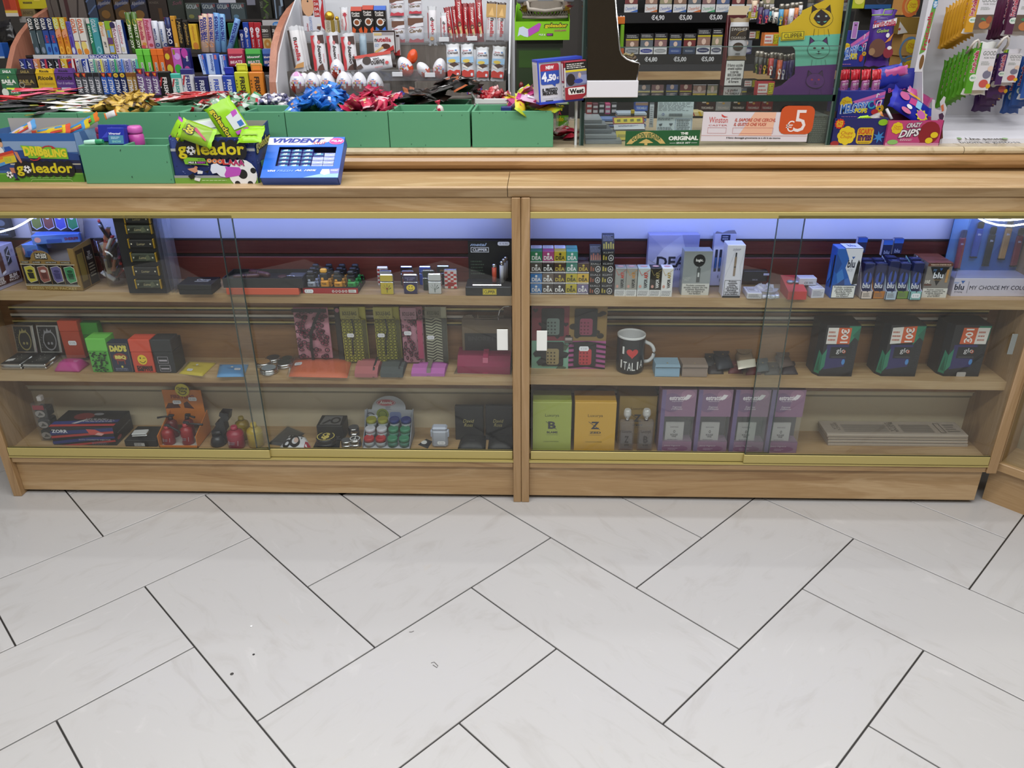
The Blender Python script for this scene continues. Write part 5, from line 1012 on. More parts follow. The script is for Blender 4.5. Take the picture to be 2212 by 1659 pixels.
for i in range(4):
 pa=foot(700-(8 if i==3 else 0),650,zz,.085);pb=foot(1778,655,zz,.085);th=.0105
 t=thing('calendar',('cream long flat box, %s of the stack of four'%('bottom','second','third')[i])if i<3 else 'cream long flat box with grey print, top of the stack of four','box',MT((pa.x,.085-(.002 if i==3 else 0),zz)),'stack of long flat boxes')
 w=pb.x-pa.x;MB().box(0,w,0,.085,0,th*.8,mt('#b3a69a',.6),.001).build('box',t)
 if i==3:
  prints(MB(),[('@','t'),('t','#6d645c','BANCA\nSELLA',.07,.3,.12,.85,'d')]+[('r','#8a8178',.14,.2+.07*k,.46,.23+.07*k)for k in range(8)]+[('t','#6d645c','BUONA\nSTELLA',.47,.2,.53,.9,'d')]+[('r','#8a8178',.56,.2+.07*k,.78,.23+.07*k)for k in range(8)]+[('o','#6d645c',.82,.15,.86,.85,.004),('L','#8a8178',.88,.2,.97,.8,4)],'t',(w,.085,th*.8)).build('print',t)
 zz+=th
crop()
# candy pieces
def pillow(m,w,h,t,mats,seed=0,nx=8,ny=4,end=.16,jit=.12,M=None ,flat=.5,ends=None ):
 """sealed flow pack along x (length w, height h): bulged middle, crimped saw-tooth ends"""
 r=random.Random(seed);old=m.x;m.x=M;V=[];F=[];Q=[]
 for s in (1,-1):
  for b in range(ny+1):
   for a in range(nx+1):
    u=a/nx;v=b/ny;e=min(u,1-u)
    k=0 if e<end*.99 else min(1,((e-end)/(.5-end))*2.2+.25)
    k2=(1-abs(2*v-1)**2.4)**flat if 0<v<1 else 0
    x=(u-.5)*w+(.012*w*(1 if b%2 else -1)if a in (0,nx)else 0)
    y=(v-.5)*h*(.84+.16*(1-min(1,e/end))if e<end else .84+.10*k)
    z=s*(t/2*k*k2+.0003)+(r.uniform(-jit,jit)*t*k2 if e>=end else math.sin(v*9+seed)*t*.08)
    V.append((x,y,z))
 n=(nx+1)*(ny+1)
 fm=[[],[]]
 for s in (0,1):
  for b in range(ny):
   for a in range(nx):
    i=s*n+b*(nx+1)+a;q=(i,i+1,i+nx+2,i+nx+1)
    fm[1 if (a+.5)/nx<end or (a+.5)/nx>1-end else 0].append(q if s==0 else q[::-1])
 for a in range(nx):
  fm[0]+=[(n+a,n+a+1,a+1,a),(ny*(nx+1)+a,ny*(nx+1)+a+1,n+ny*(nx+1)+a+1,n+ny*(nx+1)+a)]
 o=len(m.v)
 m.v+=[(M@Vector(p))[:]if M else p for p in V]
 for k in (0,1):
  for f in fm[k]:m.f.append([o+i for i in f]);m.mi.append(m.mat(mats[k]));m.sm.append(True )
 m.x=old;return m
def twist(m,w,h,mats,seed=0):
 P=[(0.001,-.5),(.42,-.49),(.36,-.40),(.10,-.27),(.30,-.22),(.5,-.1),(.5,.1),(.30,.22),(.10,.27),(.36,.40),(.42,.49),(.001,.5)]
 old=m.x;m.x=MRT(math.pi/2,4,'Y')
 m.lathe([(r*h,z*w)for r,z in P],mats[0],7,matf=lambda i,k:mats[1]if (i<3 or i>7 or (i+k)%5==0)else mats[0],caps=False );m.x=old;return m
NM_=('first','second','third','fourth','fifth','sixth','seventh','eighth','ninth','tenth','eleventh','twelfth','thirteenth','fourteenth')
def shiny(c,r=.28):return mt(c,r)
def candy_meshes(kind,w,h,t,cols,n=3):
 out=[]
 for i in range(n):
  m=MB();c=cols[i%len(cols)]
  if kind=='twist':twist(m,w,h,c,i)
  else :pillow(m,w,h,t,c,seed=i*7+1,nx=6,ny=3,jit=.2)
  if len(c)>2 and kind!='twist':
   m.add([(-w*.18,-h*.2,t*.52),(w*.2,-h*.2,t*.52),(w*.2,h*.2,t*.52),(-w*.18,h*.2,t*.52)],[(0,1,2,3)],c[2])
  out.append(m.mesh('candy'))
 return out
def heap(name,labels,cat,group,x0,x1,y0,y1,z0,dz,n,meshes,seed,ang=(0,180),tilt=35,crest=.5):
 r=random.Random(seed);nx=max(1,int(round(math.sqrt(n*(x1-x0)/max(y1-y0,.01)))));ny=max(1,math.ceil(n/nx))
 for i in range(n):
  a,b=i%nx,i//nx
  u=(a+.5+r.uniform(-.42,.42))/nx;v=(b+.5+r.uniform(-.42,.42))/ny
  z=z0+dz*(.35+.65*math.sin(math.pi*min(1,max(0,u))))*(.45+.55*math.sin(math.pi*min(1,v*crest+.15)))+r.uniform(-.006,.006)
  o=bpy.data.objects.new(name,meshes[i%len(meshes)]);COL.objects.link(o)
  o.matrix_world=MT((x0+(x1-x0)*u,y0+(y1-y0)*v,z))@MRT(rad(r.uniform(*ang)),4,'Z')@MRT(rad(r.uniform(-tilt,tilt)),4,'X')@MRT(rad(r.uniform(-tilt,tilt)),4,'Y')
  l=labels if isinstance(labels,str)else labels[i%len(labels)]
  tag(o,l+', %s row, %s from left'%('front' if b==0 else ORD_[b],NM_[a]if a<len(NM_)else 'last'),cat,group)
  # green painted bins
ZR=1.099
def bin_(lab,px0,px1,y0,y1,divs=(),z0=ZM,z1=ZR,low=False ):
 xa=foot(px0,315,ZM,y0).x+.0006;xb=foot(px1,315,ZM,y0).x-.0006;w=xb-xa;d=y1-y0;h=z1-z0;th=.007
 t=thing('candy_bin',lab,'bin',MT((xa,y0,z0)))
 MB().box(0,w,0,th,0,h,GREENP,.0012).build('front_board',t);MB().box(0,w,d-th,d,0,h,GREENP,.001).build('back_board',t)
 for x in (0,w-th):MB().box(x,x+th,th,d-th,0,h,GREENP,.001).build('side_board',t)
 MB().box(th,w-th,th,d-th,.0,.006,GREENP).build('floor_board',t)
 for u in divs:MB().box(u*w-.003,u*w+.003,th,d-th,.006,h-.006,GREENP,.001).build('divider',t)
 r=random.Random(int(px0+999));D=[]
 for i in range(5):u,v=r.uniform(.03,.97),r.choice((r.uniform(.02,.1),r.uniform(.85,.97)));D.append(('p','#2f5a46',[(u,v),(u+.006,v+.01),(u+.004,v+.05),(u-.003,v+.02)]))
 prints(MB(),D,'f',(w,d,h)).build('paint_chip',t);return t
YB,YC,YE=.222,.392,.57
edges=[(-160,10),(10.5,183),(183,400.5),(400.5,623),(623.5,842.5),(843,1017),(1020,1195)]
nm=('cut by the left edge of the picture','filled with liquorice and white sticks','half filled with gold sweets','half filled with green and red clear sweets','filled with blue and crimson sweets','nearly empty, with a few green sweets','at the right end, filled with yellow and pink packs')
for (a,b),n_ in zip(edges,nm):
 bin_('green painted wooden bin, '+n_,a,b,YB,YC,{'half filled with gold sweets':(.42,),'half filled with green and red clear sweets':(.55,),'filled with blue and crimson sweets':(.55,),'nearly empty, with a few green sweets':(.52,)}.get(n_,()))
for (a,b),n_ in zip(edges[1:],('black liquorice','gold sweets','red packs','striped sweets','black packs','red sweets')):
 bin_('green painted bin of the rear row, behind the %s'%n_,a+8,b-6,YC+.004,YE,(),ZM,ZR-.002)
X=lambda px,y:foot(px,230,ZR,y).x
def sticks(lab,grp,px0,px1,n,cols,seed,y0=YB+.02,y1=YE,L=.13,name='candy_stick',ang=(15,50),dz=.035,z0=ZR-.012,h=.022,t=.008,tilt=8):
 heap(name,lab,'sweet',grp,X(px0,.35),X(px1,.35),y0,y1,z0,dz,n,candy_meshes('p',L,h,t,cols,len(cols)),seed,ang,tilt)
K=shiny
sticks('long red and pink sour stick in shiny film, left heap','red sour sticks',-10,70,12,[(K('#c8323c'),K('#b8c42c'),'#d9d2c8'),(K('#d05a78'),K('#c22f38'),'#c8d03a')],1,y0=.33,dz=.05,ang=(10,35))
sticks('long black liquorice stick in shiny film, left heap','black liquorice sticks',5,175,40,[(K('#17171a'),K('#26262a'),'#5d5a20'),(K('#1d1d20'),K('#3a3a3e')),(K('#141416'),K('#7a7a2c'),'#2c2c2e')],2,y0=YB+.012,y1=.5,dz=.032,ang=(12,40))
sticks('long white chewy stick with red and green print','white chewy sticks',130,215,16,[(K('#d9d6d2'),K('#b8302c'),'#2f8a4a'),(K('#d2cfcc'),K('#d2cfcc'),'#c8b02c'),(K('#dcdad8'),K('#3a8a4a'),'#b83a32')],3,y0=YB+.02,y1=.5,L=.11,dz=.03,ang=(12,40))
heap('wrapped_sweet','small gold foil sweet in the heap','sweet','gold foil sweets',X(205,.3),X(345,.45),YB+.02,.48,ZR-.02,.045,64,candy_meshes('p',.042,.026,.012,[(K('#b8953f'),K('#8a6a28')),(K('#c9a850'),K('#3a2418')),(K('#9a7a34'),K('#5d4420'))]),4,tilt=40)
sticks('long red clear-film sweet on the middle heap','red film sweets',318,470,26,[(K('#b82a2c'),K('#c9a0a0'),'#d9c8c4'),(K('#c9b0b0'),K('#c2403a'),'#a82828'),(K('#9c2226'),K('#d0b4b0'))],5,y0=.41,y1=.58,L=.09,dz=.03,z0=ZR-.005,ang=(5,40))
heap('wrapped_sweet','clear film sweet with red and green ends','sweet','red and green clear sweets',X(425,.3),X(548,.4),YB+.03,.50,ZR-.02,.04,54,candy_meshes('p',.045,.026,.012,[(K('#7d9a86'),K('#a82830'),'#c6d2c8'),(K('#b8c4bc'),K('#3f8a5a')),(K('#5d8a68'),K('#b03038'))]),6,tilt=40)
heap('wrapped_sweet','white striped twist sweet with silver film','sweet','white striped sweets',X(540,.45),X(630,.45),.41,.57,ZR-.012,.025,26,candy_meshes('twist',.05,.016,0,[(K('#cfccd4'),K('#4a4868')),(K('#c8c4c8'),K('#8a8898')),(K('#d8d4dc'),K('#6a6a94'))]),7,tilt=15)
heap('wrapped_sweet','bright blue shiny sweet in the heap','sweet','blue sweets',X(630,.28),X(745,.4),YB+.02,.50,ZR-.02,.055,60,candy_meshes('p',.052,.034,.012,[(K('#1d62b8'),K('#2f7ad0'),'#c8d4e4'),(K('#1a58a8'),K('#3c88d8')),(K('#2468bc'),K('#1a4c98'),'#b87a4a')]),8,tilt=45)
heap('wrapped_sweet','bright blue shiny sweet in the half-empty compartment','sweet','blue sweets',X(556,.30),X(615,.30),YB+.03,.37,ZR-.045,.02,9,candy_meshes('p',.052,.034,.012,[(K('#1d62b8'),K('#2f7ad0')),(K('#2468bc'),K('#8a8a94'))]),9,tilt=40)
heap('wrapped_sweet','crimson shiny sweet in the heap','sweet','crimson sweets',X(746,.28),X(852,.4),YB+.02,.50,ZR-.02,.05,52,candy_meshes('p',.056,.032,.012,[(K('#a81c40'),K('#c23058'),'#7d9a4a'),(K('#8f1838'),K('#b02a4c')),(K('#b82448'),K('#c9a0a8'),'#d0c080')]),10,tilt=40)
heap('wrapped_sweet','navy shiny sweet behind the crimson heap','sweet','navy sweets',X(845,.5),X(882,.5),.45,.56,ZR-.012,.02,8,candy_meshes('p',.045,.03,.01,[(K('#1c2470'),K('#2c3890'))]),11)
heap('coffee_pack','black shiny pack in the heap behind the green bins','sweet','black packs',X(874,.48),X(948,.48),.41,.56,ZR-.01,.035,12,candy_meshes('p',.085,.045,.012,[(K('#15120f'),K('#241a14')),(K('#181412'),K('#8a4a28'))]),12,tilt=20)
heap('coffee_pack','black shiny pack with silver label, tall heap behind the bins','sweet','black packs',X(940,.5),X(1030,.5),.41,.56,ZR-.01,.075,18,candy_meshes('p',.085,.045,.012,[(K('#15120f'),K('#241a14')),(K('#181412'),K('#1c1814'),'#a9a9a9'),(K('#131110'),K('#a85c3a'))]),13,tilt=25)
heap('wrapped_sweet','green and white sweet left in the nearly empty bin','sweet','green and white sweets',X(862,.3),X(925,.3),YB+.03,.35,ZR-.05,.02,7,candy_meshes('p',.04,.026,.01,[(K('#c9d4cc'),K('#2f8a4a')),(K('#3a8a5a'),K('#d4dcd6'))]),14)
q=MB();twist(q,.05,.02,(K('#c9c2bc'),K('#b02a44')));o=q.build('wrapped_sweet');o.matrix_world=MT((X(950,.25),.26,ZR+.0))@MRT(1.3,4,'Y');tag(o,'single clear sweet with a red top leaning on the bin divider','sweet')
heap('candy_pack',('yellow candy pack heaped in the right end bin','pink and white candy pack heaped in the right end bin','magenta candy pack heaped in the right end bin'),'sweet','yellow and pink packs',X(1105,.26),X(1192,.3),YB+.02,.40,ZR-.02,.055,24,candy_meshes('p',.075,.04,.014,[(K('#d0b82c'),K('#a8b82c'),'#c8406a'),(K('#c8a0c0'),K('#b83a88'),'#d8d8e0'),(K('#a8286c'),K('#d0b030'))]),15,ang=(100,170),tilt=35)
o=MB().box(-.015,.015,0,.02,0,.012,'#1c2c6c',.002).build('wrapped_sweet');o.location=(X(1094,.25),.25,ZR-.004);tag(o,'navy block sweet at the left of the right end bin','sweet')
xa,xb=X(1026,.46),X(1098,.46)
t=thing('basket_tray','white ribbed tray of red sweets behind the right end bin','tray',MT((xa,.43,ZR)))
m=MB();W_=xb-xa
for (a0,a1,b0,b1)in ((0,W_,0,.004),(0,W_,.12,.124),(0,.004,0,.124),(W_-.004,W_,0,.124)):m.box(a0,a1,b0,b1,-.005,.012,'#d6d4d4',.0015)
m.box(0,W_,0,.124,-.006,-.002,'#d6d4d4');m.build('tray',t)
MB().tube([(-.002,.01,.012),(-.006,.0,.03),(.0,.004,.012)],.004,'#d6d4d4',8).build('rim',t)
heap('wrapped_sweet','red foil sweet in the white tray','sweet','red foil sweets',xa+.02,xb-.01,.445,.54,ZR+.005,.02,26,candy_meshes('twist',.042,.017,0,[(K('#a0202a'),K('#8a1820')),(K('#b02a30'),K('#c9a0a0'))]),16,tilt=30)
crop(860,0,6.9125)
bx('gum_pack','white and blue gum pack lying on the white tray','gum',1190,1405,1475,1405,.02,'#c4c6d0',[('r','#3a6aa8',.35,.1,.85,.5),('t','#a83a3a','4.2',.6,.6,.9,.9),('O','#c24a4a',.15,.6,.08,.25,.6)],y=.57)
for k,(yb,yt,lab)in enumerate(((1410,1345,'lower red and blue GUM pack stacked behind the trays'),(1345,1275,'upper red and blue GUM pack stacked behind the trays'))):
 bx('gum_pack',lab,'gum',1040+(0 if k else -10),1250-(0 if k else 60),yb,yt,.025,'#a8283c',[('r','#2c4ab0',0,0,.08,1),('r','#2c4ab0',.92,0,1,1),('p','#c9d0e4',[(.15,.2),(.3,.8),(.38,.8),(.38,.2)]),('t','#e2dce0','GUM',.42,.22,.88,.78,'b')],y=.62)
 # boxes on the oak ledge
crop(0,220,8.7318)
def crate(name,lab,x0,x1,yb,yt,d,z,col,hl=1.0,hr=1.0,hb=1.0,inner='#b4b0ac',y=None ,th=.0018,backcol=None ):
 mw,w,h=place(x0,x1,yb,yt,z=z,y=y)
 t=thing(name,lab,'box',mw);m=MB()
 m.box(0,w,0,th,0,h,col);m.prism([(th,0),(d,0),(d,h*hl),(th,h)],0,th,col,'x');m.prism([(th,0),(d,0),(d,h*hr),(th,h)],w-th,w,col,'x')
 m.box(th,w-th,d-th,d,0,h*hb,backcol or inner);m.box(th,w-th,th,d-th,0,.002,inner);m.build('tray',t)
 return t,mw,w,h
def ball(u,v,r,asp):return [('e','#dcdcde',u,v,r,r*asp),('e','#1a1a1c',u,v,r*.33,r*asp*.33)]+[('e','#1a1a1c',u+r*.8*math.cos(a),v+r*asp*.8*math.sin(a),r*.2,r*asp*.2)for a in (.3,1.55,2.8,4.1,5.3)]
GOL=lambda u0,v0,u1,v1:[('e','#17171a',u0+(u1-u0)*(i+.5)/8,v0+(v1-v0)*(.46 if i==0 else .56),(u1-u0)*.098,(v1-v0)*.62)for i in range(8)]+[('t','#c6b81c','goleador',u0,v0,u1,v1,'b')]
def gball(u0,v0,u1,v1,asp):
 u=u0+(u1-u0)*.195;v=v0+(v1-v0)*.52;r=(u1-u0)*.066
 return [('e','#17171a',u,v,r*1.1,r*1.1*asp)]+ball(u,v,r,asp)
t,mw,w,h=crate('candy_box','open blue football box lettered dribbling goleador, at the left end of the ledge',-160,1620,1512,592,.13,.9455,mt('#3a6098',.4),1.0,1.0,1.18,'#a8a4a2')
asp=w/h
D=[('r','#7d94b4',0,.62,1,.84),('r','#2c5a98',0,.84,1,1),('p','#23407a',[(0,.25),(1,.25),(1,.58),(.6,.68),(0,.62)]),('p','#1f2344',[(.3,.25),(1,.25),(1,.45),(.3,.5)]),('r','#b9b4a0',.25,.36,1,.385),('r','#4f8a2a',0,0,1,.16),('r','#6da03a',0,.16,1,.19),('r','#191a20',.3,.19,1,.27)]
D+=[('e','#d4d4d6',.12,.62,.1,.16),('p','#d4d4d6',[(.05,.72),(.2,.72),(.24,.5),(.2,.38),(.02,.38)]),('e','#c08a6d',.115,.86,.04,.08),('p','#8f2026',[(.07,.86),(.15,.86),(.14,.95),(.08,.95)]),('p','#1f4a98',[(.23,.72),(.29,.74),(.34,.62),(.33,.45),(.24,.45)]),('e','#c89878',.205,.79,.022,.07),('p','#15171c',[(.165,.84),(.225,.82),(.225,.9),(.18,.92)]),('p','#b9785a',[(.325,.64),(.36,.62),(.385,.4),(.37,.37),(.34,.5)]),('p','#b9785a',[(.23,.3),(.3,.3),(.29,.2),(.25,.16),(.24,.2)]),('p','#1d2a6a',[(.25,.2),(.29,.18),(.29,.06),(.26,.08)]),('p','#15171c',[(.24,.04),(.31,.04),(.29,.09)])]
for i,c in enumerate(('#b8382c','#d0702c','#c9a82c','#4a8ac0')):
 D.append(('p',c,[(0,.52-.07*i),(.315,.66-.055*i),(.325,.605-.055*i),(0,.45-.07*i)]))
D+=[('p','#c2b02c',[(.19,.52),(.325,.56),(.33,.42),(.2,.38)]),('t','#8fa84a','SOUR',.205,.42,.28,.50,'b')]
D+=ball(.215,.155,.036,asp)+[('p','#6fae2c',[(.41,.76),(.89,.70),(.89,.48),(.47,.50)]),('t','#8a7d14','DRIB',.432,.538,.642,.735,'bb'),('t','#cfc22c','DRIB',.43,.545,.64,.74,'bb'),('t','#8a7d14','BLING',.642,.508,.882,.678,'bb'),('t','#cfc22c','BLING',.64,.515,.88,.685,'bb'),('w','#a82a2e',[(.635,.7),(.67,.735),(.72,.745),(.76,.72)],.012),('p','#a82a2e',[(.745,.75),(.785,.69),(.735,.69)]),('w','#a82a2e',[(.48,.475),(.52,.455),(.56,.465),(.58,.49)],.012),('p','#a82a2e',[(.555,.5),(.595,.535),(.6,.48)])]
D+=GOL(.305,.13,.91,.40)+gball(.305,.13,.91,.40,asp)+[('L','#8fb070',.43,.08,.94,.105,1),('w','#b9d090',[(.43,.02),(.45,.055),(.86,.055),(.88,.02)],.003)]
prints(MB(),D,'f',(w,.13,h)).build('print',t)
prints(MB(),[('@','r'),('p','#7d9ac4',[(0,.55),(1,.6),(1,1),(0,1)]),('p','#23407a',[(0,.2),(1,.2),(1,.6),(0,.55)]),('p','#4a6aa0',[(.2,1),(.4,1),(.6,.6),(.3,.6)]),('r','#4f8a2a',0,0,1,.18)],'r',(w,.13,h)).build('side_print',t)
W0=w
for i,(u,v,a,c,cc,lab)in enumerate(((.30,.05,25,'#c9b9c4','#5d9ad0','rainbow sour pack leaning at the left inside the football box'),(.62,.06,10,'#c9b02c','#c9503a','yellow striped sour pack lying at the front of the football box'),(.80,.08,22,'#4a8ac0','#c9b02c','blue and yellow sour pack in the football box'),(.90,.09,26,'#5da04a','#d0702c','green and orange sour pack poking out of the football box'))):
 m=MB();pillow(m,.11,.03,.010,(K(c),K(cc)),seed=i)
 for k,c2 in enumerate(('#b8382c','#d0a02c','#4a8ac0')):m.add([(-.035,-.008+.006*k,.0052),(.035,-.008+.006*k,.0052),(.035,-.003+.006*k,.0055),(-.035,-.003+.006*k,.0055)],[(0,1,2,3)],c2)
 o=m.build('candy_pack');o.matrix_world=mw@MT((u*w,v,h*(.96 if i<3 else 1.06)))@MRT(rad(-a),4,'Y')@MRT(rad(55),4,'X');tag(o,lab,'sweet','sour packs in the football box')
crop(0,0,3.5677)
P=[at(*p,.16)for p in ((800,905),(905,860))]
m=MB();pillow(m,.035,.018,.006,(K('#c9c9c9'),K('#d0702c')),seed=3);o=m.build('candy_pack');o.matrix_world=MT((P[0]+P[1])/2)@MRT(rad(-18),4,'Y')@MRT(1.2,4,'X');tag(o,'small rainbow end of a pack sticking up above the football box','sweet')
crop()
mw,w,h=place(186,378,397,314,z=.9455)
t=thing('candy_bin','single green painted bin on the oak ledge between the two football boxes','bin',mw);d=.13;th=.007
MB().box(0,w,0,th,0,h,GREENP,.0012).build('front_board',t);MB().box(0,w,d-th,d,0,h,GREENP,.001).build('back_board',t)
for x in (0,w-th):MB().box(x,x+th,th,d-th,0,h,GREENP,.001).build('side_board',t)
MB().box(w*.5-.003,w*.5+.003,th,d-th,0,h,GREENP,.001).build('divider',t);MB().box(th,w-th,th,d-th,0,.005,GREENP).build('floor_board',t)
prints(MB(),[('p','#2b4a3a',[(.46,.85),(.47,.85),(.475,.9),(.465,.89)]),('p','#2b4a3a',[(.53,.16),(.54,.16),(.54,.21),(.53,.2)]),('p','#2b4a3a',[(.96,.55),(.97,.56),(.965,.6)]),('p','#2b4a3a',[(.97,.1),(.98,.1),(.975,.14)])],'f',(w,d,h)).build('paint_chip',t)
crop(0,0,3.5677)
def jar(lab,cat,x,yb,yt,wpx,y,col,capc,horiz=False ):
 p=at(x,yb,y);s_=mpp(p);r=wpx/2*s_;H=(yb-yt)*s_
 t=thing('gum_jar',lab,cat,MT(p))
 MB().lathe([(r*.9,0),(r,.004),(r,H*.55),(r*.8,H*.62)],mt(col,.3),18).build('jar',t);MB().lathe([(r*.92,H*.62),(r*.98,H*.68),(r*.98,H*.9),(r*.8,H)],mt(capc,.3),18).build('lid',t);return t
jar('pink lidded gum jar standing behind the single green bin','jar',1062,1120,975,115,.11,'#b84a9a','#c05aa8')
jar('maroon lidded gum jar at the left behind the single green bin','jar',795,1090,985,80,.115,'#7d2444','#8f2c50')
t=bx('gum_pouch','royal blue gum pouch lettered Vigorsol in the single green bin','gum',835,965,1115,985,.02,mt('#1c2a98',.3),[('r','#3f7a9c',.05,.05,.95,.55),('t','#dfe2ee','Vigorsol',.1,.55,.8,.72,'bi'),('t','#7fc0b0','SNOW',.25,.12,.8,.25,'b'),('L','#b9d0dc',.2,.32,.8,.48,2)],y=.05,lean=12)
bx('gum_pouch','royal blue gum pouch standing behind the lettered one','gum',760,985,1090,960,.02,mt('#1a268c',.3),[('p','#2c3ab0',[(.1,.2),(.5,.9),(.6,.3)])],y=.085,lean=15)
t=jar('mint green gum tube lying across the single green bin','gum',720,1110,1070,40,.04,'#a8d4c0','#2f8a5c');p=at(655,1100,.04)
t.matrix_world=MT(p)@MRT(rad(86),4,'Y')@Matrix.Scale(1.0,4)
for ch in t.children:ch.scale=(1,1,3.6)
crop(350,220,8.508)
t,mw,w,h=crate('candy_box','open navy stadium box lettered goleador ooolaaa, between the green bin and the blue gum display',262,1800,1490,652,.13,.9455,mt('#26356e',.4),1.22,1.22,1.22,'#9a9a8c')
asp=w/h;rr=random.Random(8)
D=[('r','#3a4c8c',.02,.7,.08,1),('r','#33458a',.45,.78,.52,1),('r','#a9acb0',0,.7,1,.76)]+[('e','#5d6aa4',rr.uniform(.02,.98),rr.choice((rr.uniform(.2,.45),rr.uniform(.82,.98))),.008,.01)for i in range(70)]+[('e','#16204c',rr.uniform(.02,.98),rr.uniform(.2,.98),.012,.012)for i in range(40)]
D+=[('r','#8d9096',0,.125,1,.18),('r','#6d9a3a',0,0,1,.125)]+GOL(.10,.545,.89,.90)+gball(.10,.545,.89,.90,asp)
D+=[('p','#74ae2c',[(.15,.53),(.2,.58),(.4,.56),(.44,.4),(.36,.42),(.16,.43)]),('t','#17171a','GUSTO',.32,.51,.40,.54,'b'),('r','#17171a',.2,.435,.415,.495),('t','#e2e2e2','MILK &',.205,.445,.30,.487,'b'),('t','#b04ab0','BERRY',.31,.445,.41,.487,'b')]
D+=ball(.83,.21,.17,asp)+[('p','#d2d8e6',[(.45,.3),(.47,.42),(.53,.46),(.58,.4),(.66,.38),(.62,.14),(.56,.16),(.52,.24),(.47,.22)]),('p','#b04ab0',[(.63,.38),(.8,.36),(.82,.3),(.79,.18),(.62,.13),(.61,.2),(.64,.3)])]
D+=[('t',c2,ch,.425+.062*i,.455-.012*i+(.01 if i>3 else 0),.487+.064*i,.555-.005*i,'bbbb' if k==0 else 'bb')for k in (0,1)for i,(ch,c)in enumerate(zip('OOOLAAA',('#c8843c','#c8743c','#c25a3a','#b8302c','#b02c3c','#a82c5a','#a02c6a')))for c2 in [('#e2dcdc',c)[k]]]
D+=[('e','#b87a5a',.285,.36,.02,.03),('p','#c08a6d',[(.18,.33),(.28,.36),(.31,.28),(.26,.24),(.2,.3)]),('p','#1a1a1e',[(.17,.17),(.24,.24),(.26,.14),(.2,.1)]),('p','#d8d8da',[(.3,.3),(.36,.28),(.35,.22),(.29,.22)]),('p','#d8d8da',[(.25,.14),(.32,.12),(.3,.05),(.24,.08)]),('p','#1a1a1e',[(.36,.26),(.44,.31),(.42,.24)]),('L','#c3d4a8',.33,.06,.64,.085,1)]
prints(MB(),D,'f',(w,.13,h)).build('print',t)
prints(MB(),[('@','r'),('r','#23407a',0,.2,1,.75),('r','#6d9a3a',0,0,1,.12)]+[('e','#5d6aa4',rr.uniform(.02,.98),rr.uniform(.15,.5),.02,.012)for i in range(25)]+[('t','#17171a','goleador',.02,.60,.98,1.0,'bbbg'),('t','#c6b85c','goleador',.05,.63,.95,.97,'bg'),('e','#b06a6a',.7,.42,.14,.08),('r','#5da88a',.2,.32,.5,.45)],'r',(w,.13,h)).build('side_print',t)
def bigpack(lab,c,ang,tilt,L,Hh,cols,decs,seed,name='candy_bag'):
 """flat film bag, local x along its length"""
 t=thing(name,lab,'sweet',MT(c)@MRT(rad(-ang),4,'Y')@MRT(rad(90-tilt),4,'X'))
 m=MB();pillow(m,L,Hh,.016,cols,seed=seed,nx=10,ny=6,end=.08,jit=.10);m.build('film',t)
 prints(MB(),decs,lambda u,v,e:((u-.5)*L*.86,(v-.5)*Hh*.86,.0095+e),(L*.86,Hh,Hh*.86)).build('print',t);return t
LIME=K('#8cc41c',.3)
bigpack('big lime green goleador bag propped upright in the stadium box',at(1235,370,.075),-62,20,.105,.075,(LIME,LIME),[('p','#c9ced2',[(.35,.5),(.75,.5),(.8,1),(.3,1)]),('p','#b04ab0',[(.80,.5),(.9,.5),(.95,1),(.85,1)]),('r','#2c62b0',.6,.75,.75,.95),('p','#b04ab0',[(.3,.75),(.45,.72),(.42,.95),(.3,.98)])]+[('t','#1a1a1c','goleador',.0,.04,.92,.34,'bbbb'),('t','#c6b81c','goleador',.02,.07,.9,.31,'b')],1)
bigpack('clear sided lime goleador bag lying behind the front one',at(800,500,.085),8,35,.115,.06,(K('#b4c4b0',.25),LIME),[('p','#8cc41c',[(0,0),(1,0),(1,.2),(0,.35)]),('p','#c9ced2',[(.3,.4),(.9,.4),(.9,.8),(.3,.8)])],2)
bigpack('small lime and magenta goleador bag at the left of the stadium box',at(330,550,.05),55,25,.06,.05,(LIME,K('#b04ab0')),[('t','#1a1a1c','gol',.1,.1,.9,.5,'bbbbb'),('t','#c6b81c','gol',.12,.14,.88,.46,'b')],3)
bigpack('olive lime goleador bag folded at the front of the stadium box',at(640,580,.03),-20,30,.085,.055,(K('#7aa020'),LIME),[('p','#b03a5a',[(.4,.6),(.9,.2),(.9,.3),(.45,.75)]),('t','#1a1a1c','dor',.05,.25,.45,.8,'bbbbbu'),('t','#c6b81c','dor',.08,.3,.42,.75,'bu')],4)
for i in range(2):bigpack('lime goleador bag lying flat at the %s right of the stadium box'%('front','back')[i],at(1640,620-50*i,.05+.04*i),1,60,.06,.06,(LIME,LIME),[('r','#7aa020',.1,.3,.9,.4)],5+i)
crop(550,280,9.617)
bl=foot(112,1005,None ,-.0);BL=at(112,1000,.0);BR=at(1730,1000,.0);TL=at(568,155,.115)
mw,w,h=frame3(BL,BR,TL)
t=thing('gum_display','blue counter display of gum packs with a cut-out window, lettered VIVIDENT, leaning back','display box',mw);th=.03
m=MB();fr=(.235,.23,.82,.74)
a0,b0,a1,b1=fr[0]*w,.28*h,fr[2]*w,.755*h
BLU=mt('#1f62c8',.35);BLS=mt('#3a56a4',.4)
wx0,wx1=.16*w,.915*w
m.box(0,w,0,.002,0,b0,BLU).box(0,w,0,.002,b1,h,BLU).box(0,wx0,0,.002,b0,b1,BLU).box(wx1,w,0,.002,b0,b1,BLU)
m.box(0,w,.002,th,0,.002,BLS).box(0,w,.002,th,h-.002,h,BLU).box(0,.002,.002,th,0,h,BLS).box(w-.002,w,.002,th,0,h,BLS).box(0,w,th-.002,th,0,h,mt('#5a5f80',.5));m.build('box',t)
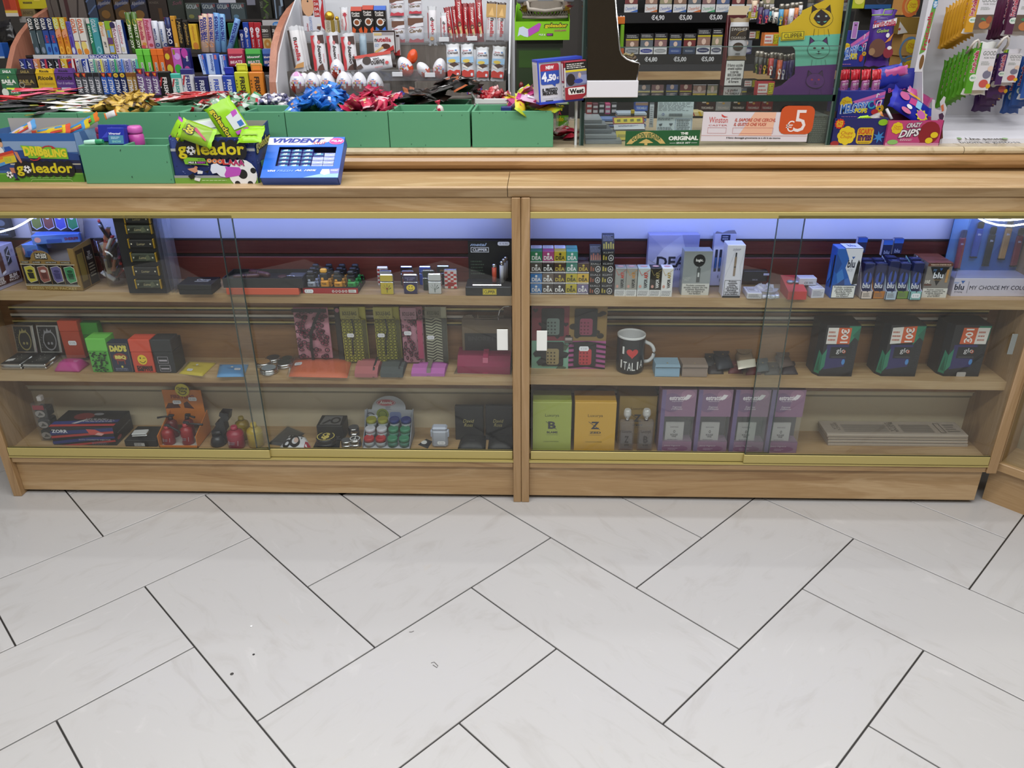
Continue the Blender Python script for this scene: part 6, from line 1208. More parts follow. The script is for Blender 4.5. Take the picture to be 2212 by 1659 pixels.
prints(MB(),[('p','#d2d8e6',[(.0,.80),(.0,.98),(.95*.9,.995),(.80,.88),(.7,.82),(.5,.79)]),('t','#1c2a8c','ViViDENT',.06,.85,.74,.965,'bbi'),('t','#b83a40','XYLIT',.58,.81,.77,.875,'bi'),('L','#c98a90',.1,.82,.5,.845,1),('e','#c0358c',.90,.89,.10,.085),('O','#e4b4d0',.90,.89,.095,.08,.95),('t','#f0e4ec','€0,30',.825,.86,.975,.925,'bi'),('t','#e4e8f2','VIVI',.08,.135,.18,.18,'bi'),('t','#8fb4e8','FRESH',.20,.14,.41,.185,'i'),('t','#e4e8f2','AL 100%',.43,.15,.71,.195,'bi'),('p','#8fb8e8',[(.55,.0),(1,0),(1,.2),(.9,.14),(.7,.06)]),('p','#d9dde8',[(.76,.1),(.78,.2),(.87,.2),(.89,.1),(.82,.06)]),('p','#7a7ed0',[(.87,.2),(1,.22),(1,.1),(.89,.09)]),('t','#d9dde8','VIVIDENT',.89,.155,.99,.19,'b')],'f',(w,th,h),.0004).build('print',t)
for c in range(5):
 for r in range(5):
  if (c==3 and r>3)or (c==4 and r>3):continue
  air=c<3 or (c==3 and r==3)
  q=thing('gum_packet','%s gum packet in the display window, row %s from the bottom, column %s'%('blue green' if air else 'pale lilac',NM[r],NM[c]),'gum',mw@MT((wx0+(wx1-wx0)*(.015+.195*c),.006,b0+(b1-b0)*(.01+.195*r))),'gum packets in the display')
  pw,ph=(wx1-wx0)*.188,(b1-b0)*.182
  MB().box(0,pw,0,.012,0,ph,mt('#1d2c78' if air else '#a9b4dc',.3),.001).build('packet',q)
  prints(MB(),[('p','#4a9ab0',[(.1,.25),(.95,.35),(.9,.7),(.3,.8)]),('t','#e2ecf4','AIR',.3,.4,.7,.85,'bi')]if air else [('t','#5a62a8','VIVIDENT',.1,.6,.9,.85),('p','#c9d0e8',[(.4,.1),(.6,.5),(.8,.1)])],'f',(pw,.012,ph)).build('print',q)
crop()
# candy rack with curved beech sides
ORD=('first','second','third','fourth','fifth','sixth','seventh','eighth','ninth','tenth','eleventh','twelfth','thirteenth','fourteenth','fifteenth','sixteenth','seventeenth','eighteenth','nineteenth','twentieth','twenty-first','twenty-second','twenty-third','twenty-fourth','twenty-fifth','twenty-sixth','twenty-seventh','twenty-eighth','twenty-ninth','thirtieth')+tuple('thirty-'+k for k in ('first','second','third','fourth','fifth','sixth','seventh','eighth','ninth'))
crop()
rk=thing('candy_rack','stepped candy rack with curved pinkish wooden sides, behind the left green bins','rack',MT((0,0,0)))
prof=[(.665,1.0052),(.665,1.06),(.68,1.14),(.71,1.20),(.745,1.245),(.80,1.285),(.88,1.325),(.97,1.355),(1.10,1.385),(1.16,1.40),(1.16,1.0052)]
for x0,x1,pf in ((-1.745,-1.727,[(.775,1.0052),(.775,1.12),(.785,1.17),(.81,1.20),(.85,1.245),(.90,1.28),(.96,1.31),(1.03,1.34),(1.10,1.36),(1.18,1.38),(1.18,1.0052)]),(-.822,-.800,prof)):
 MB().prism(pf,x0,x1,WOOD_P,'x').build('side_panel',rk)
for y0,y1,z in ((.69,.80,1.089),(.79,.90,1.157),(.89,1.03,1.215),(1.03,1.16,1.322)):
 MB().box(-1.727 if y0>.75 else -1.70,-.822,y0,y1,z-.008,z-.0005,mt('#2c2422',.6)).build('step',rk)
 MB().box(-1.727 if y0>.75 else -1.70,-.822,y1-.004,y1,z-.07,z-.008,mt('#1d1816',.7)).build('riser',rk)
MB().box(-1.727,-.822,1.156,1.16,1.32,1.40,mt('#15110f',.8)).build('back_panel',rk)
a=at(75,129,.888);b=at(302,117,.888)
MB().box(a.x,b.x,.884,.8885,a.z,b.z,mt('#c9c9cc',.4)).build('price_rail',rk)
prints(MB(),[('t','#3a3a3c','€1,00',.24,.25,.36,.75),('r','#2c3490',.52,.1,.80,.95),('t','#d9dcec','BROOKLYN',.53,.2,.79,.85,'b')],lambda u,v,e:(a.x+u*(b.x-a.x),.884-e,a.z+v*(b.z-a.z)),(b.x-a.x,.01,b.z-a.z)).build('print',rk)
a=at(602,40,.885);b=at(618,24,.885)
def stick(tier,y,i,x0,x1,yb,yt,col,desc,decs,kind='stick',d=.018,lean=0,tilt=0,round_=False ,cap=None ,part='box'):
 lab="%s, %s on the candy rack's %s step"%(desc,ORD[i],tier)
 mw,w,h=place(x0,x1,yb,yt,y=y,lean=lean)
 if tilt:mw=mw@MRT(rad(tilt),4,'Y')
 t=thing('candy_roll' if round_ else 'candy_box',lab,'sweet',mw,'sweets on the %s step of the candy rack'%tier)
 m=MB()
 if round_:m.lathe([(w*.35,0),(w*.5,.002),(w*.5,h-.003),(w*.38,h)],mt(col,.3),14,c=(w/2,w/2,0));m.build('roll',t)
 else :m.box(0,w,0,d,0,h,mt(col,.35),.0012);m.build(part,t)
 if cap:MB().box(-.0006,w+.0006,-.0006,d+.0006,h*cap[1],h+.0006,mt(cap[0],.35),.001).build('lid',t)
 f=(lambda u,v,e:(w/2+(w/2+e)*math.sin((u-.5)*2.2),w/2-(w/2+e)*math.cos((u-.5)*2.2),v*h))if round_ else 'f'
 if decs:prints(MB(),decs,f,(w,d,h),.0011 if cap else .0005).build('print',t)
 return t
V=lambda c,s,u0=.15,v0=.35,u1=.85,v1=.95,o='db':('t',c,s,u0,v0,u1,v1,o)
crop(0,0,6.9125)
Y3=.90;i=0
for x0,x1,yt,col,desc,decs in ((523,606,262,'#3a4c54','charcoal liquorice stick box',[('r','#121316',0,.66,1,1),V('#d9d9d9','GOLIA',.12,.68,.88,.98),('e','#7d8a9c',.6,.12,.3,.09),('r','#9aa4a8',.05,.3,.2,.6)]),(622,704,262,'#3a4c54','charcoal liquorice stick box',[('r','#121316',0,.66,1,1),V('#d9d9d9','GOLIA',.12,.68,.88,.98),('e','#7d8a9c',.6,.12,.3,.09),('r','#9aa4a8',.05,.3,.2,.6)]),(712,796,262,'#23408c','blue liquorice stick box',[('r','#15173c',0,.66,1,1),V('#d9d9d9','GOLIA',.12,.68,.88,.98),('r','#3f78c0',0,0,1,.3),('e','#1f3f90',.6,.14,.28,.08),V('#b83a4a','PLUS',.35,.32,.75,.52)]),(810,890,262,'#23408c','blue liquorice stick box',[('r','#15173c',0,.66,1,1),V('#d9d9d9','GOLIA',.12,.68,.88,.98),('r','#3f78c0',0,0,1,.3),('e','#1f3f90',.6,.14,.28,.08),V('#b83a4a','PLUS',.35,.32,.75,.52)]),(903,985,258,'#c9801f','orange liquorice stick box',[('r','#b8aa30',0,.7,1,1),V('#c6d2b0','GOLIA',.15,.68,.85,.97),('p','#d0906a',[(0,.6),(1,.75),(1,.5),(0,.45)]),('O','#e0a83c',.5,.12,.38,.11,.5),V('#b84a2c','VIT C',.3,.3,.7,.55)]),(1000,1078,258,'#c9801f','orange liquorice stick box',[('r','#b8aa30',0,.7,1,1),V('#c6d2b0','GOLIA',.15,.68,.85,.97),('p','#d0906a',[(0,.6),(1,.75),(1,.5),(0,.45)]),('O','#e0a83c',.5,.12,.38,.11,.5),V('#b84a2c','VIT C',.3,.3,.7,.55)]),(1085,1148,320,'#5d54a8','purple liquorice stick box',[V('#3a3a90','GOLIA',.15,.6,.85,.97),('e','#c6c9dc',.5,.12,.36,.1),('r','#4a2a90',.3,.25,.7,.55)]),(1155,1236,268,'#d0cdc8','white liquorice stick box with lemon',[V('#c4562c','GOLIA',.12,.58,.88,.98),('e','#d8c470',.4,.24,.4,.14),('e','#d0822c',.6,.08,.4,.09),('r','#7d2c3a',0,.36,.9,.38)]),(1250,1348,268,'#d0cdc8','white liquorice stick box with lemon',[V('#c4562c','GOLIA',.12,.58,.80,.98),('e','#d8c470',.4,.24,.4,.14),('e','#d0822c',.6,.08,.4,.09),('r','#7d2c3a',0,.36,.9,.38)]),(1392,1442,268,'#1d7a58','dark green herbal sweet box',[V('#d4e0d8','GOLIA',.2,.3,.8,.8),('r','#c9c2c0',0,.85,1,1)]),(1445,1540,268,'#3f8f98','teal liquorice stick box',[V('#b4c4cc','GOLIA',.15,.6,.85,.97),('O','#7db8c4',.6,.12,.35,.11,.6)]),(1562,1645,330,'#cbc5bc','cream stick box',[V('#c87a3a','Fruit',.2,.55,.8,.9,'di'),('e','#c9a83c',.5,.95,.4,.06),V('#3a3a40','JET',.3,.2,.7,.4)]),(1655,1730,312,'#b09c2c','green topped fruit stick box',[('r','#7aa428',0,.75,1,1),('r','#5d3a6a',0,.3,1,.5),('r','#4a8ab0',.2,.5,.7,.72),('r','#8aa8d0',.1,.05,.9,.25)]),(1740,1818,325,'#d4ccd4','white stick box with maroon script',[V('#7d1f4a','Morositas',.15,.05,.85,.9,'di'),('e','#2a2450',.3,.9,.5,.1)]),(1826,1902,298,'#d2d2da','white and blue stick box with red script',[V('#b8404a','Galatine',.2,.3,.8,.85,'di'),('e','#c9c0a8',.4,.14,.35,.08),('@','r'),('r','#23408c',0,0,1,1)])):
 stick('third',Y3,i,x0,x1,815-(8 if i>10 else 0),yt,col,desc,decs);i+=1
for x0,x1,yt in ((1962,2040,182),(2050,2130,176)):
 stick('third',Y3,i,x0,x1,800,yt,'#4a6a2c','green fruit chew roll with silver end',[('e','#c9b84a',.5,.75,.4,.08),V('#d9d6cc','FRUIT JOY',.2,.12,.8,.7),('r','#b7bcc0',-.1,.95,1.1,1)],round_=True );i+=1
crop(300,0,6.506)
for x0,x1,yt,yb,col,desc,decs,ro in ((42,128,258,682,'#cf9f90','pale pink chew stick',[V('#a8284a','Fruit-tella',.2,.28,.8,.95),('e','#c08a3a',.6,.15,.35,.06),('e','#b84a4a',.4,.06,.35,.06),('r','#d0bc5c',0,.93,1,1)],0),(135,220,262,685,'#c98aa4','rose pink chew stick',[V('#a8284a','Fruit-tella',.2,.28,.8,.95),('e','#a83a4a',.6,.12,.35,.06),('r','#b84a6a',0,0,.12,1)],0),(222,312,290,685,'#c9ccd8','white mint roll with blue bands',[V('#23306c','MENTA',.35,.3,.65,.72),('r','#23408c',-.1,.88,1.1,.91),('r','#23408c',-.1,.80,1.1,.83),('O','#23306c',.6,.14,.28,.07,.5)],1),(318,405,300,685,'#c9ccd8','white mint roll with blue bands',[V('#23508c','FREDDA',.3,.25,.6,.72),('r','#23408c',-.1,.88,1.1,.91),('O','#23306c',.8,.14,.28,.07,.5)],1),(408,498,242,650,'#1d2456','navy mint roll with holes',[V('#dcdce4','POLO',.2,.08,.8,.62),('r','#a82a4a',-.1,.78,1.1,1),('r','#3f6ac0',.2,.76,.8,.9)],1),(508,572,222,670,'#bf8a2c','tall golden toffee box',[('r','#2a1c10',.3,.85,.6,.88),('r','#d0b070',.2,.02,.7,.15)],0),(582,652,262,668,'#171412','black toffee box with gold script',[V('#b89a5c','Moulibe',.2,.15,.8,.92,'di')],0),(662,738,292,668,'#1a1614','black toffee box with gold script',[V('#b8954c','Alpenliebe',.2,.1,.8,.92,'di')],0),(748,856,335,695,'#cba52c','yellow caramel box with ring sweet',[V('#b8722c','Alpenliebe',.3,.35,.7,.95,'di'),('e','#b8742c',.6,.14,.36,.14)],0)):
 stick('third',Y3,i,x0,x1,yb,yt,col,desc,decs,round_=bool(ro));i+=1
for k,(xb0,yt,col,tilt)in enumerate(((868,215,'#c8a898',5),(905,185,'#cbb09c',6),(985,185,'#c8a8a4',6),(1065,172,'#6f9cd0',6),(1150,188,'#7aa8d4',5))):
 stick('third',Y3-.012+.002*k,i,xb0,xb0+82,735,yt,col,('pinkish' if k<3 else 'pale blue')+' mint roll leaning right',[V('#1d2a80','mentos',.2,.3,.8,.92,'ub'),('r','#b83a80' if k<3 else '#3f88c8',-.1,.95,1.1,1.0)]+([('e','#c9803a',.5,.2,.4,.06)]if k in (1,2)else []),round_=True ,tilt=tilt);i+=1
stick('third',Y3,i,1295,1390,690,322,'#1f5a30','dark green gum box behind the leaning roll',[V('#7dc08a','Menta',.3,.2,.7,.6)]);i+=1
stick('third',Y3-.03,i,1225,1305,690,205,'#6f98cc','pale blue mint roll leaning far to the right',[V('#1d2a80','mentos',.2,.22,.8,.88,'ub'),('r','#2f70b8',-.1,.95,1.1,1),('r','#2f70b8',-.1,.0,1.1,.1)],round_=True ,tilt=24);i+=1
for x0,x1,yt,col in ((1440,1500,420,'#1c2c78'),(1502,1580,312,'#1d3f98'),(1588,1655,312,'#9c1c28'),(1658,1745,314,'#a01e2a')):
 stick('third',Y3,i,x0,x1,682,yt,col,('blue' if i<33 else 'red')+' wafer box',[('O','#d9d4dc',.5,.72,.34,.09,.55),V('#d9d4dc','Club',.25,.42,.75,.75,'db'),V('#b9a8b4','Extra',.35,.05,.65,.35)])if i<len(ORD)else bx('candy_box',{1440:'navy wafer box half hidden by the leaning blue roll',1502:'blue wafer box lettered Club beside two red ones',1588:'red wafer box lettered Club, left of two',1658:'red wafer box lettered Club, right of two'}[x0],'sweet',x0,x1,682,yt,.018,mt(col,.35),[('O','#d9d4dc',.5,.72,.34,.09,.55),V('#d9d4dc','Club',.25,.42,.75,.75,'db'),V('#b9a8b4','Extra',.35,.05,.65,.35)],y=Y3);i+=1
for x0,x1,lab in ((1752,1888,'dark grey sugar-free sweet box lettered ZERO beside the red wafers'),(1898,1990,'dark grey sugar-free sweet box lettered ZERO, partly hidden by the rack side')):
 bx('candy_box',lab,'sweet',x0,x1,692,358,.018,mt('#35302e',.4),[('t','#d2cfcc','ZERO',.08,.72,.7,.84,'b'),('L','#8d8884',.1,.5,.9,.66,2),('r','#b8a070',.05,0,.95,.46),('O','#a8742c',.5,.22,.36,.2,.35)],y=Y3)
crop(0,0,6.9125);Y2=.80;i=0
for x0,x1,col,c2,tx in ((333,432,'#1d2a66','#2c3a90','AIR'),(442,532,'#222b66','#4a3a80','AIR'),(540,632,'#c9826a','#b87a3a','AIR'),(645,742,'#3a2a5a','#b83a4a','AIR'),(752,848,'#16161c','#2c2c34','AIR'),(858,938,'#1f2a34','#8c2c5c','AIR'),(945,1036,'#c9a030','#d0bc4c','AIR'),(1044,1142,'#a8202c','#d9d2d0','V'),(1162,1245,'#c9c9d0','#8a8f98','Vig'),(1258,1345,'#1d3a98','#c9cfe0','Vig'),(1362,1462,'#cfd4cc','#5da08c','XYLIT'),(1480,1562,'#d2cfc4','#d0c850','VIVIDENT'),(1580,1668,'#c2cadc','#2f62c0','VIVIDENT'),(1685,1772,'#c6d2cc','#2f9a68','VIVIDENT'),(1785,1870,'#b9c4dc','#4a7ad0','VIVIDENT'),(1888,1985,'#c2c2d4','#8a8ac0','VIVIDENT'),(1998,2088,'#c0d0cc','#4ab09c','VIVIDENT')):
 stick('second',Y2,i,x0,x1,1112,882,col,'%s small gum pack'%('dark' if i in (0,1,3,4,5)else 'pale' if i>9 else 'coloured'),[('p',c2,[(.5,0),(1,0),(1,1),(.75,1)]),V('#d9dce6' if i in (0,1,2,3,4,5,6,9)else '#23308c',tx,.12,.1,.62,.9,'di' if tx!='VIVIDENT' else 'db'),('p','#d4d8e2' if i<7 else c2,[(0,0),(.9,0),(.2,.25)])],d=.03);i+=1
crop(300,0,6.506)
for x0,x1,yt,col,cap,decs,desc in ((12,96,692,'#5cb83a','#68c444',[('r','#cfd4c8',.5,.05,.9,.42),V('#2a3a1c','BROO',.55,.08,.85,.4,'ub')],'green gum stick'),(112,200,692,'#5cb83a','#68c444',[('r','#cfd4c8',.5,.05,.9,.42),V('#2a3a1c','BROO',.55,.08,.85,.4,'ub')],'green gum stick'),(218,296,690,'#d0601c','#dc6c24',[('r','#cfc8c0',.4,.05,.8,.42),V('#2a1c14','BROO',.45,.08,.75,.4,'ub')],'orange gum stick'),(302,388,690,'#d0601c','#dc6c24',[('r','#cfc8c0',.4,.05,.8,.42),V('#2a1c14','BROO',.45,.08,.75,.4,'ub')],'orange gum stick'),(400,510,660,'#8c2c24',None ,[('e','#c9b02c',.4,.65,.3,.12),('e','#c2b43a',.5,.2,.36,.16),('e','#a83a2c',.4,.92,.3,.06)],'red bubble gum pack'),(510,632,676,'#b858b0',None ,[('e','#c890d8',.6,.68,.34,.13),('e','#3a9a3c',.5,.2,.4,.18),('r','#8a7d2c',.15,.75,.4,.95)],'pink bubble gum pack'),(640,752,680,'#232468',None ,[('e','#b03a98',.45,.82,.4,.2),('e','#b04a90',.5,.16,.36,.16),V('#d9d9e4','BIG',.55,.5,.8,.7)],'navy bubble gum pack')):
 stick('second',Y2,i,x0,x1,1010+(30 if i>20 else 0),yt,col,desc,decs,cap=(cap,.72)if cap else None ,d=.022);i+=1
for k,(x0,x1,yt,tilt)in enumerate(((905,985,765,-7),(975,1150,755,0),(1165,1258,770,0))):
 stick('second',Y2-.004*k,i,x0,x1,1065,yt,'#3f6cc8','light blue gum pack',[('r','#b4c6e8',.1,.0,.9,1)][:1]+[('r','#2f58b4',.62,0,1,1),V('#23408c','sotunisp',.3,.2,.6,.95,'db'),('r','#b86a7a',.7,.75,.9,.95)],tilt=tilt,d=.02);i+=1
for x0,x1,col,c2,lab in ((1262,1498,'#8c2040','#c04a5c','dark red'),(1510,1745,'#1d6a34','#4aa84a','green'),(1752,1905,'#1f3a80','#3f62a8','blue')):
 bx('gum_jar','%s rounded gum box lettered Vigorsol BEATS on the second step'%lab,'gum',x0,x1,938,682,.02,mt(col,.3),[('r',c2,.06,.7,.94,.96),('t','#e4dce0','Vigorsol',.12,.42,.88,.62,'big'),('t','#d9bcc4','BEATS',.14,.16,.86,.36,'bg'),('p','#b9a8d4',[(.4,.02),(.8,.1),(.8,.2),(.4,.1)])],y=Y2-.012,b=.004,lean=4)
crop(0,0,6.9125);Y1=.70
for x0,x1,yb,yt,col,tx,tc,lab,dec in ((62,318,1420,1028,'#2f6a48','SAILA','#dcdfdc','green flip-top sweet box lettered SAILA',[('t','#dcdfdc','extra\nFORTE',.46,.06,.88,.26,'b'),('e','#cfd6d2',.12,.1,.2,.16),('e','#a8c43a',.5,.68,.04,.04)]),(322,590,1420,1032,'#2a231e','SAILA','#8f7d4a','dark brown flip-top sweet box lettered SAILA',[('t','#d4cfc8','extra\nFORTE',.46,.10,.88,.28,'b'),('O','#8d8a84',.18,.4,.16,.12,.7)]),(588,865,1360,1028,'#c9a41c','Ricola','#1f1d18','yellow flip-top sweet box lettered Ricola',[('t','#a8862c','Erbe Balsamiche',.1,.28,.92,.4,'i'),('r','#c9c2a0',.28,.02,.8,.18)]),(868,1152,1360,1022,'#54307c','Ricola','#1d1826','purple flip-top sweet box lettered Ricola',[('t','#b9a8d0','Fiori di sambuco',.08,.30,.92,.42),('r','#c2bcd0',.22,.02,.72,.16)])):
 mw,w,h=place(x0,x1,yb,yt,y=Y1)
 t=thing('candy_box',lab+', on the lowest step','sweet',mw,'flip-top sweet boxes');d=.022
 MB().box(0,w,0,d,0,h*.79,mt(col,.4),.001).build('box',t);MB().hexa([(0,-.0008,h*.795),(w,-.0008,h*.795),(w,d,h*.795),(0,d,h*.795)],[(.004,.004,h),(w-.004,.004,h),(w-.004,d,h),(.004,d,h)],mt(col,.4)).build('lid',t)
 big=tx=='SAILA'
 prints(MB(),[('t',tc,tx,.06,.44 if big else .50,.9,.60 if big else .68,'bb' if big else 'bi'),('r',tc,.3,.39,.7,.42)][:1 if not big else 2]+dec,'f',(w,d,h)).build('print',t)
 prints(MB(),[('t',tc,tx,.25,.25,.75,.75,'b')],lambda u,v,e:(u*w,-.0008+.0048*v-e-.0004,h*(.795+.205*v)),(w,d,h*.2)).build('lid_print',t)
i=0
HL=[(1175,1268,'#4a4c56','grey',1),(1272,1352,'#4a4c56','grey',1),(1362,1444,'#5a5e68','silver grey',0),(1458,1538,'#5a5e68','silver grey',0),(1558,1640,'#3a62b8','blue',1),(1650,1738,'#3a62b8','blue',1),(1745,1832,'#1d2a5c','navy',2),(1840,1926,'#1d2a5c','navy',2),(1936,2024,'#a8864c','gold',3),(2030,2075,'#a8864c','gold',3)]
for x0,x1,c,cn,k in HL:
 stick('lowest',Y1,i,x0,x1,1412,1085,c,cn+' cough sweet stick',[V('#d2d2da','HALLS',.15,.08,.85,.70,'ubi'),('r','#1a1a20' if k!=3 else '#7a4a1c',0,.82,1,1)]+([('p','#b8302c',[(.2,.98),(.9,.98),(.75,.78),(.4,.84)]),('e','#c9a02c',.6,.9,.12,.04)]if k==1 else [('e','#c9b03a',.5,.88,.4,.1),('t','#a8202c','1€',.3,.83,.7,.92,'b')]if k==2 else []));i+=1
crop(300,0,6.506)
for x0,x1 in ((18,118),(130,218),(225,312)):
 stick('lowest',Y1-(.012 if i==10 else 0),i,x0,x1,1340,965 if i==10 else 1008,'#6a4f80','purple cough sweet stick',[V('#d2d2da','HALLS',.15,.08,.85,.72,'ubi'),('r','#241c30',0,.82,1,1),('p','#b8302c',[(.2,.98),(.9,.98),(.75,.78),(.4,.84)]),('e','#c9a02c',.6,.9,.12,.04)]);i+=1
for x0,x1,yt,col,cap,tc,lab in ((315,478,1020,'#1c1a1c','#111','#d4d0d0','black mint tin with red corner band'),(488,632,1050,'#c9d2d0','#3fa898','#3a9a90','white mint tin with teal lid'),(636,800,985,'#c9c9d2','#2a2c70','#23266a','white mint tin with navy rounded lid'),(808,1000,1075,'#1f2358',None ,'#c9cad8','navy mint box'),(1010,1200,1055,'#c9cbd8',None ,'#2a48b0','white mint box'),(1205,1372,1060,'#2340a0','#1c2ea0','#d2d6e4','blue mint tin with open lid'),(1378,1568,1010,'#b9bc2c','#c9c838','#23231c','yellow mint tin with open lid'),(1580,1775,1010,'#c9792c','#d8843a','#2a1d14','orange mint tin with open lid')):
 mw,w,h=place(x0,x1,1345,yt,y=Y1+(.004 if x0<800 else -.006));d=.022
 t=thing('mint_tin',lab+' lettered FRISK, on the lowest step','sweet',mw,'mint tins on the lowest step')
 MB().box(0,w,0,d,0,h,mt(col,.3),.003).build('tin',t)
 if cap and x0>1200:
  m=MB();m.box(.004,w-.004,d-.004,d+.002,h,h+.024,mt(cap,.3),.003);m.build('lid',t)
  prints(MB(),[('o','#8a8a2c' if x0>1300 else '#15207c',.1,.15,.9,.85,.03)],lambda u,v,e:(.004+u*(w-.008),d-.004-e,h+v*.024),(w,d,.024)).build('lid_print',t)
 elif cap:MB().box(-.0005,w+.0005,-.0005,d+.0005,h*.80,h+.004,mt(cap,.3),.003).build('lid',t)
 prints(MB(),[('t',tc,'FRISK',.38,.04,.74,.80,'db'),('L',tc,.1,.3,.2,.7,3)]+([('p','#a82c34',[(.05,.45),(.25,.8),(.4,.8),(.15,.4)])]if x0<640 else []),'f',(w,d,h),.0008).build('print',t)
o=bx('rack_clip','grey plastic clip fixed to the right side panel of the candy rack','clip',1810,1905,1340,1055,.01,mt('#6d6c70',.4),[('p','#4a494d',[(0,1),(.6,.8),(.4,.5),(.8,.3),(0,.2)]),('e','#1d1d20',.9,.15,.1,.08),('e','#1d1d20',.9,.65,.1,.08)],y=.69)
crop()
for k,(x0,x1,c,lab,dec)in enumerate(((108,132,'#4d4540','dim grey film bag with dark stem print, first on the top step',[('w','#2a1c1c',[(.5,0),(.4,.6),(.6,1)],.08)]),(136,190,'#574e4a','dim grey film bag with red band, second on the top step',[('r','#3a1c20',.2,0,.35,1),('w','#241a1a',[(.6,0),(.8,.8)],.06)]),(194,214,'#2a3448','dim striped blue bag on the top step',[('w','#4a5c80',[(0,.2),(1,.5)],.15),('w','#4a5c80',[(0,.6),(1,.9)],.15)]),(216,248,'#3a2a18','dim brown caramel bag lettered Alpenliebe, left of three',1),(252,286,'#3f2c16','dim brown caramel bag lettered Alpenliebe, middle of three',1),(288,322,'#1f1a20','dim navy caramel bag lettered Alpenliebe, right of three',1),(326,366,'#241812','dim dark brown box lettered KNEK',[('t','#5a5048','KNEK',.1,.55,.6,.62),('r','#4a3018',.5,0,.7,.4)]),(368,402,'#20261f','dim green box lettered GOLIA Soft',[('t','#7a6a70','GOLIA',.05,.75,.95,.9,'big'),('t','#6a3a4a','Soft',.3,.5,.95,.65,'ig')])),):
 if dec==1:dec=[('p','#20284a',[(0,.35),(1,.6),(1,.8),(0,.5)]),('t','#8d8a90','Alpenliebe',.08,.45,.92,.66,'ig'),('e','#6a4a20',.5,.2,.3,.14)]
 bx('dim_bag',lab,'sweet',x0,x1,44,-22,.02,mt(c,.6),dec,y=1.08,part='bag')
crop(300,0,6.506)
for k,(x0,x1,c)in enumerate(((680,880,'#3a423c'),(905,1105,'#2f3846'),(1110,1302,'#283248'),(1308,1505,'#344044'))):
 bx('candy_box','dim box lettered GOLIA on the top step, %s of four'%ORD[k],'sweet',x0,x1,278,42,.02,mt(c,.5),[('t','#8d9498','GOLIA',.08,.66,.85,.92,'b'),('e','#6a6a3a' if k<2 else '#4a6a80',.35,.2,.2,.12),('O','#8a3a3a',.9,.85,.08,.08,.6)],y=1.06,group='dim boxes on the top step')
for x0,x1,yb,yt,c,lab in ((1120,1365,42,-60,'#a9a9b4','white sheet standing behind the dim boxes'),(1520,1640,75,-60,'#6a6a78','grey card standing behind the dim boxes')):
 bx('card',lab,'card',x0,x1,yb,yt,.002,mt(c,.6),y=1.12)
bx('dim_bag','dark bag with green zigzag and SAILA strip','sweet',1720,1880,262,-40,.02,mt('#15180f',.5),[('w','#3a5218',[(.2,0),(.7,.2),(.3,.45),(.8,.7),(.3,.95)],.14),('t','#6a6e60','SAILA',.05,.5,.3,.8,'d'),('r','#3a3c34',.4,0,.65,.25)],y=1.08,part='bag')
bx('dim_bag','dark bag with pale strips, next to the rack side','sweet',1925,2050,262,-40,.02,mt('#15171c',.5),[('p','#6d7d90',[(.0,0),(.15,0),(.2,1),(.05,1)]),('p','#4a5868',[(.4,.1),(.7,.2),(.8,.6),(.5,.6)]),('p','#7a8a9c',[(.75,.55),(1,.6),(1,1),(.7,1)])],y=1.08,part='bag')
bx('shelf_sign','white shelf card with blue oval beside the rack side','sign',1740,2030,395,285,.004,mt('#a9a6a8',.5),[('e','#3a78b8',.70,.45,.2,.36),('L','#c9d6e4',.58,.3,.82,.6,2)],y=.985)
crop(0,0,6.9125)
bx('yellow_box','bright yellow box at the top left','box',265,720,135,-60,.05,mt('#b0a414',.45),[('r','#3a3414',.22,.42,.52,.56),('t','#8a7d1c','LEMON',.25,.45,.5,.54,'b'),('r','#c9b43a',.6,.6,.8,1)],y=1.20)
bx('tan_box','tan and white box under the yellow one','box',300,560,335,135,.05,mt('#6a5c3c',.5),[('r','#8d8a88',0,0,1,.45),('t','#3a3020','ANICE',.3,.6,.9,.85)],y=1.20)
bx('red_box','red and white packet at the top left','box',95,285,245,-40,.05,mt('#a8381c',.45),[('r','#c9a83a',0,.18,1,.32),('r','#c2bcb4',0,0,1,.18),('r','#8a2418',.1,.4,.5,.9)],y=1.18)
t=thing('film_bag','black bag with crinkled silver film hanging at the left edge','bag',MT(at(90,540,1.12)))
m=MB();pillow(m,.10,.085,.03,(mt('#131316',.2),mt('#1d1d22',.2)),seed=4,nx=10,ny=8,jit=.25,M=MRT(1.4,4,'Y')@MRT(1.57,4,'X'));m.build('bag',t)
bx('blue_packet','blue and white packet at the left edge of the picture','box',-90,75,870,640,.04,mt('#1c54a8',.4),[('r','#a9b4c0',0,0,1,.12),('e','#2f6ac0',.4,.6,.3,.2)],y=.95)
MB2=MB().box(-2.2,-1.69,.9,1.2,1.006,1.05,mt('#2a211c',.7));tag(MB2.build('dark_shelf'),'dark low shelf left of the candy rack','shelf')
crop()
# chocolate rack in the middle
crop()
g=lambda px,py,y:at(px,py,y)
xl,xr=-.80,on(1094,200,1.09).x+.02
ck=thing('chocolate_rack','stepped grey wood chocolate rack with white sides and clear lips','rack',MT((0,0,0)))
XR=g(1092,150,.72).x
MB().box(xl+.005,XR,.66,.69,1.0052,1.092,WOOD_G).box(xl+.005,XR,.69,.735,1.0052,1.092,WOOD_G).box(-.36,XR,.735,.80,1.0052,1.1345,WOOD_G).box(xl+.005,XR,.80,.81,1.0052,1.164,WOOD_G).box(-.8,XR,.81,.90,1.0052,1.164,WOOD_G).box(xl+.005,XR,.90,1.04,1.0052,1.247,WOOD_G).build('steps',ck)
MB().prism([(.665,1.006),(.68,1.14),(.74,1.22),(.85,1.30),(1.04,1.40),(1.04,1.006)],xl,xl+.004,mt('#cfd0d6',.4),'x').build('side_panel',ck)
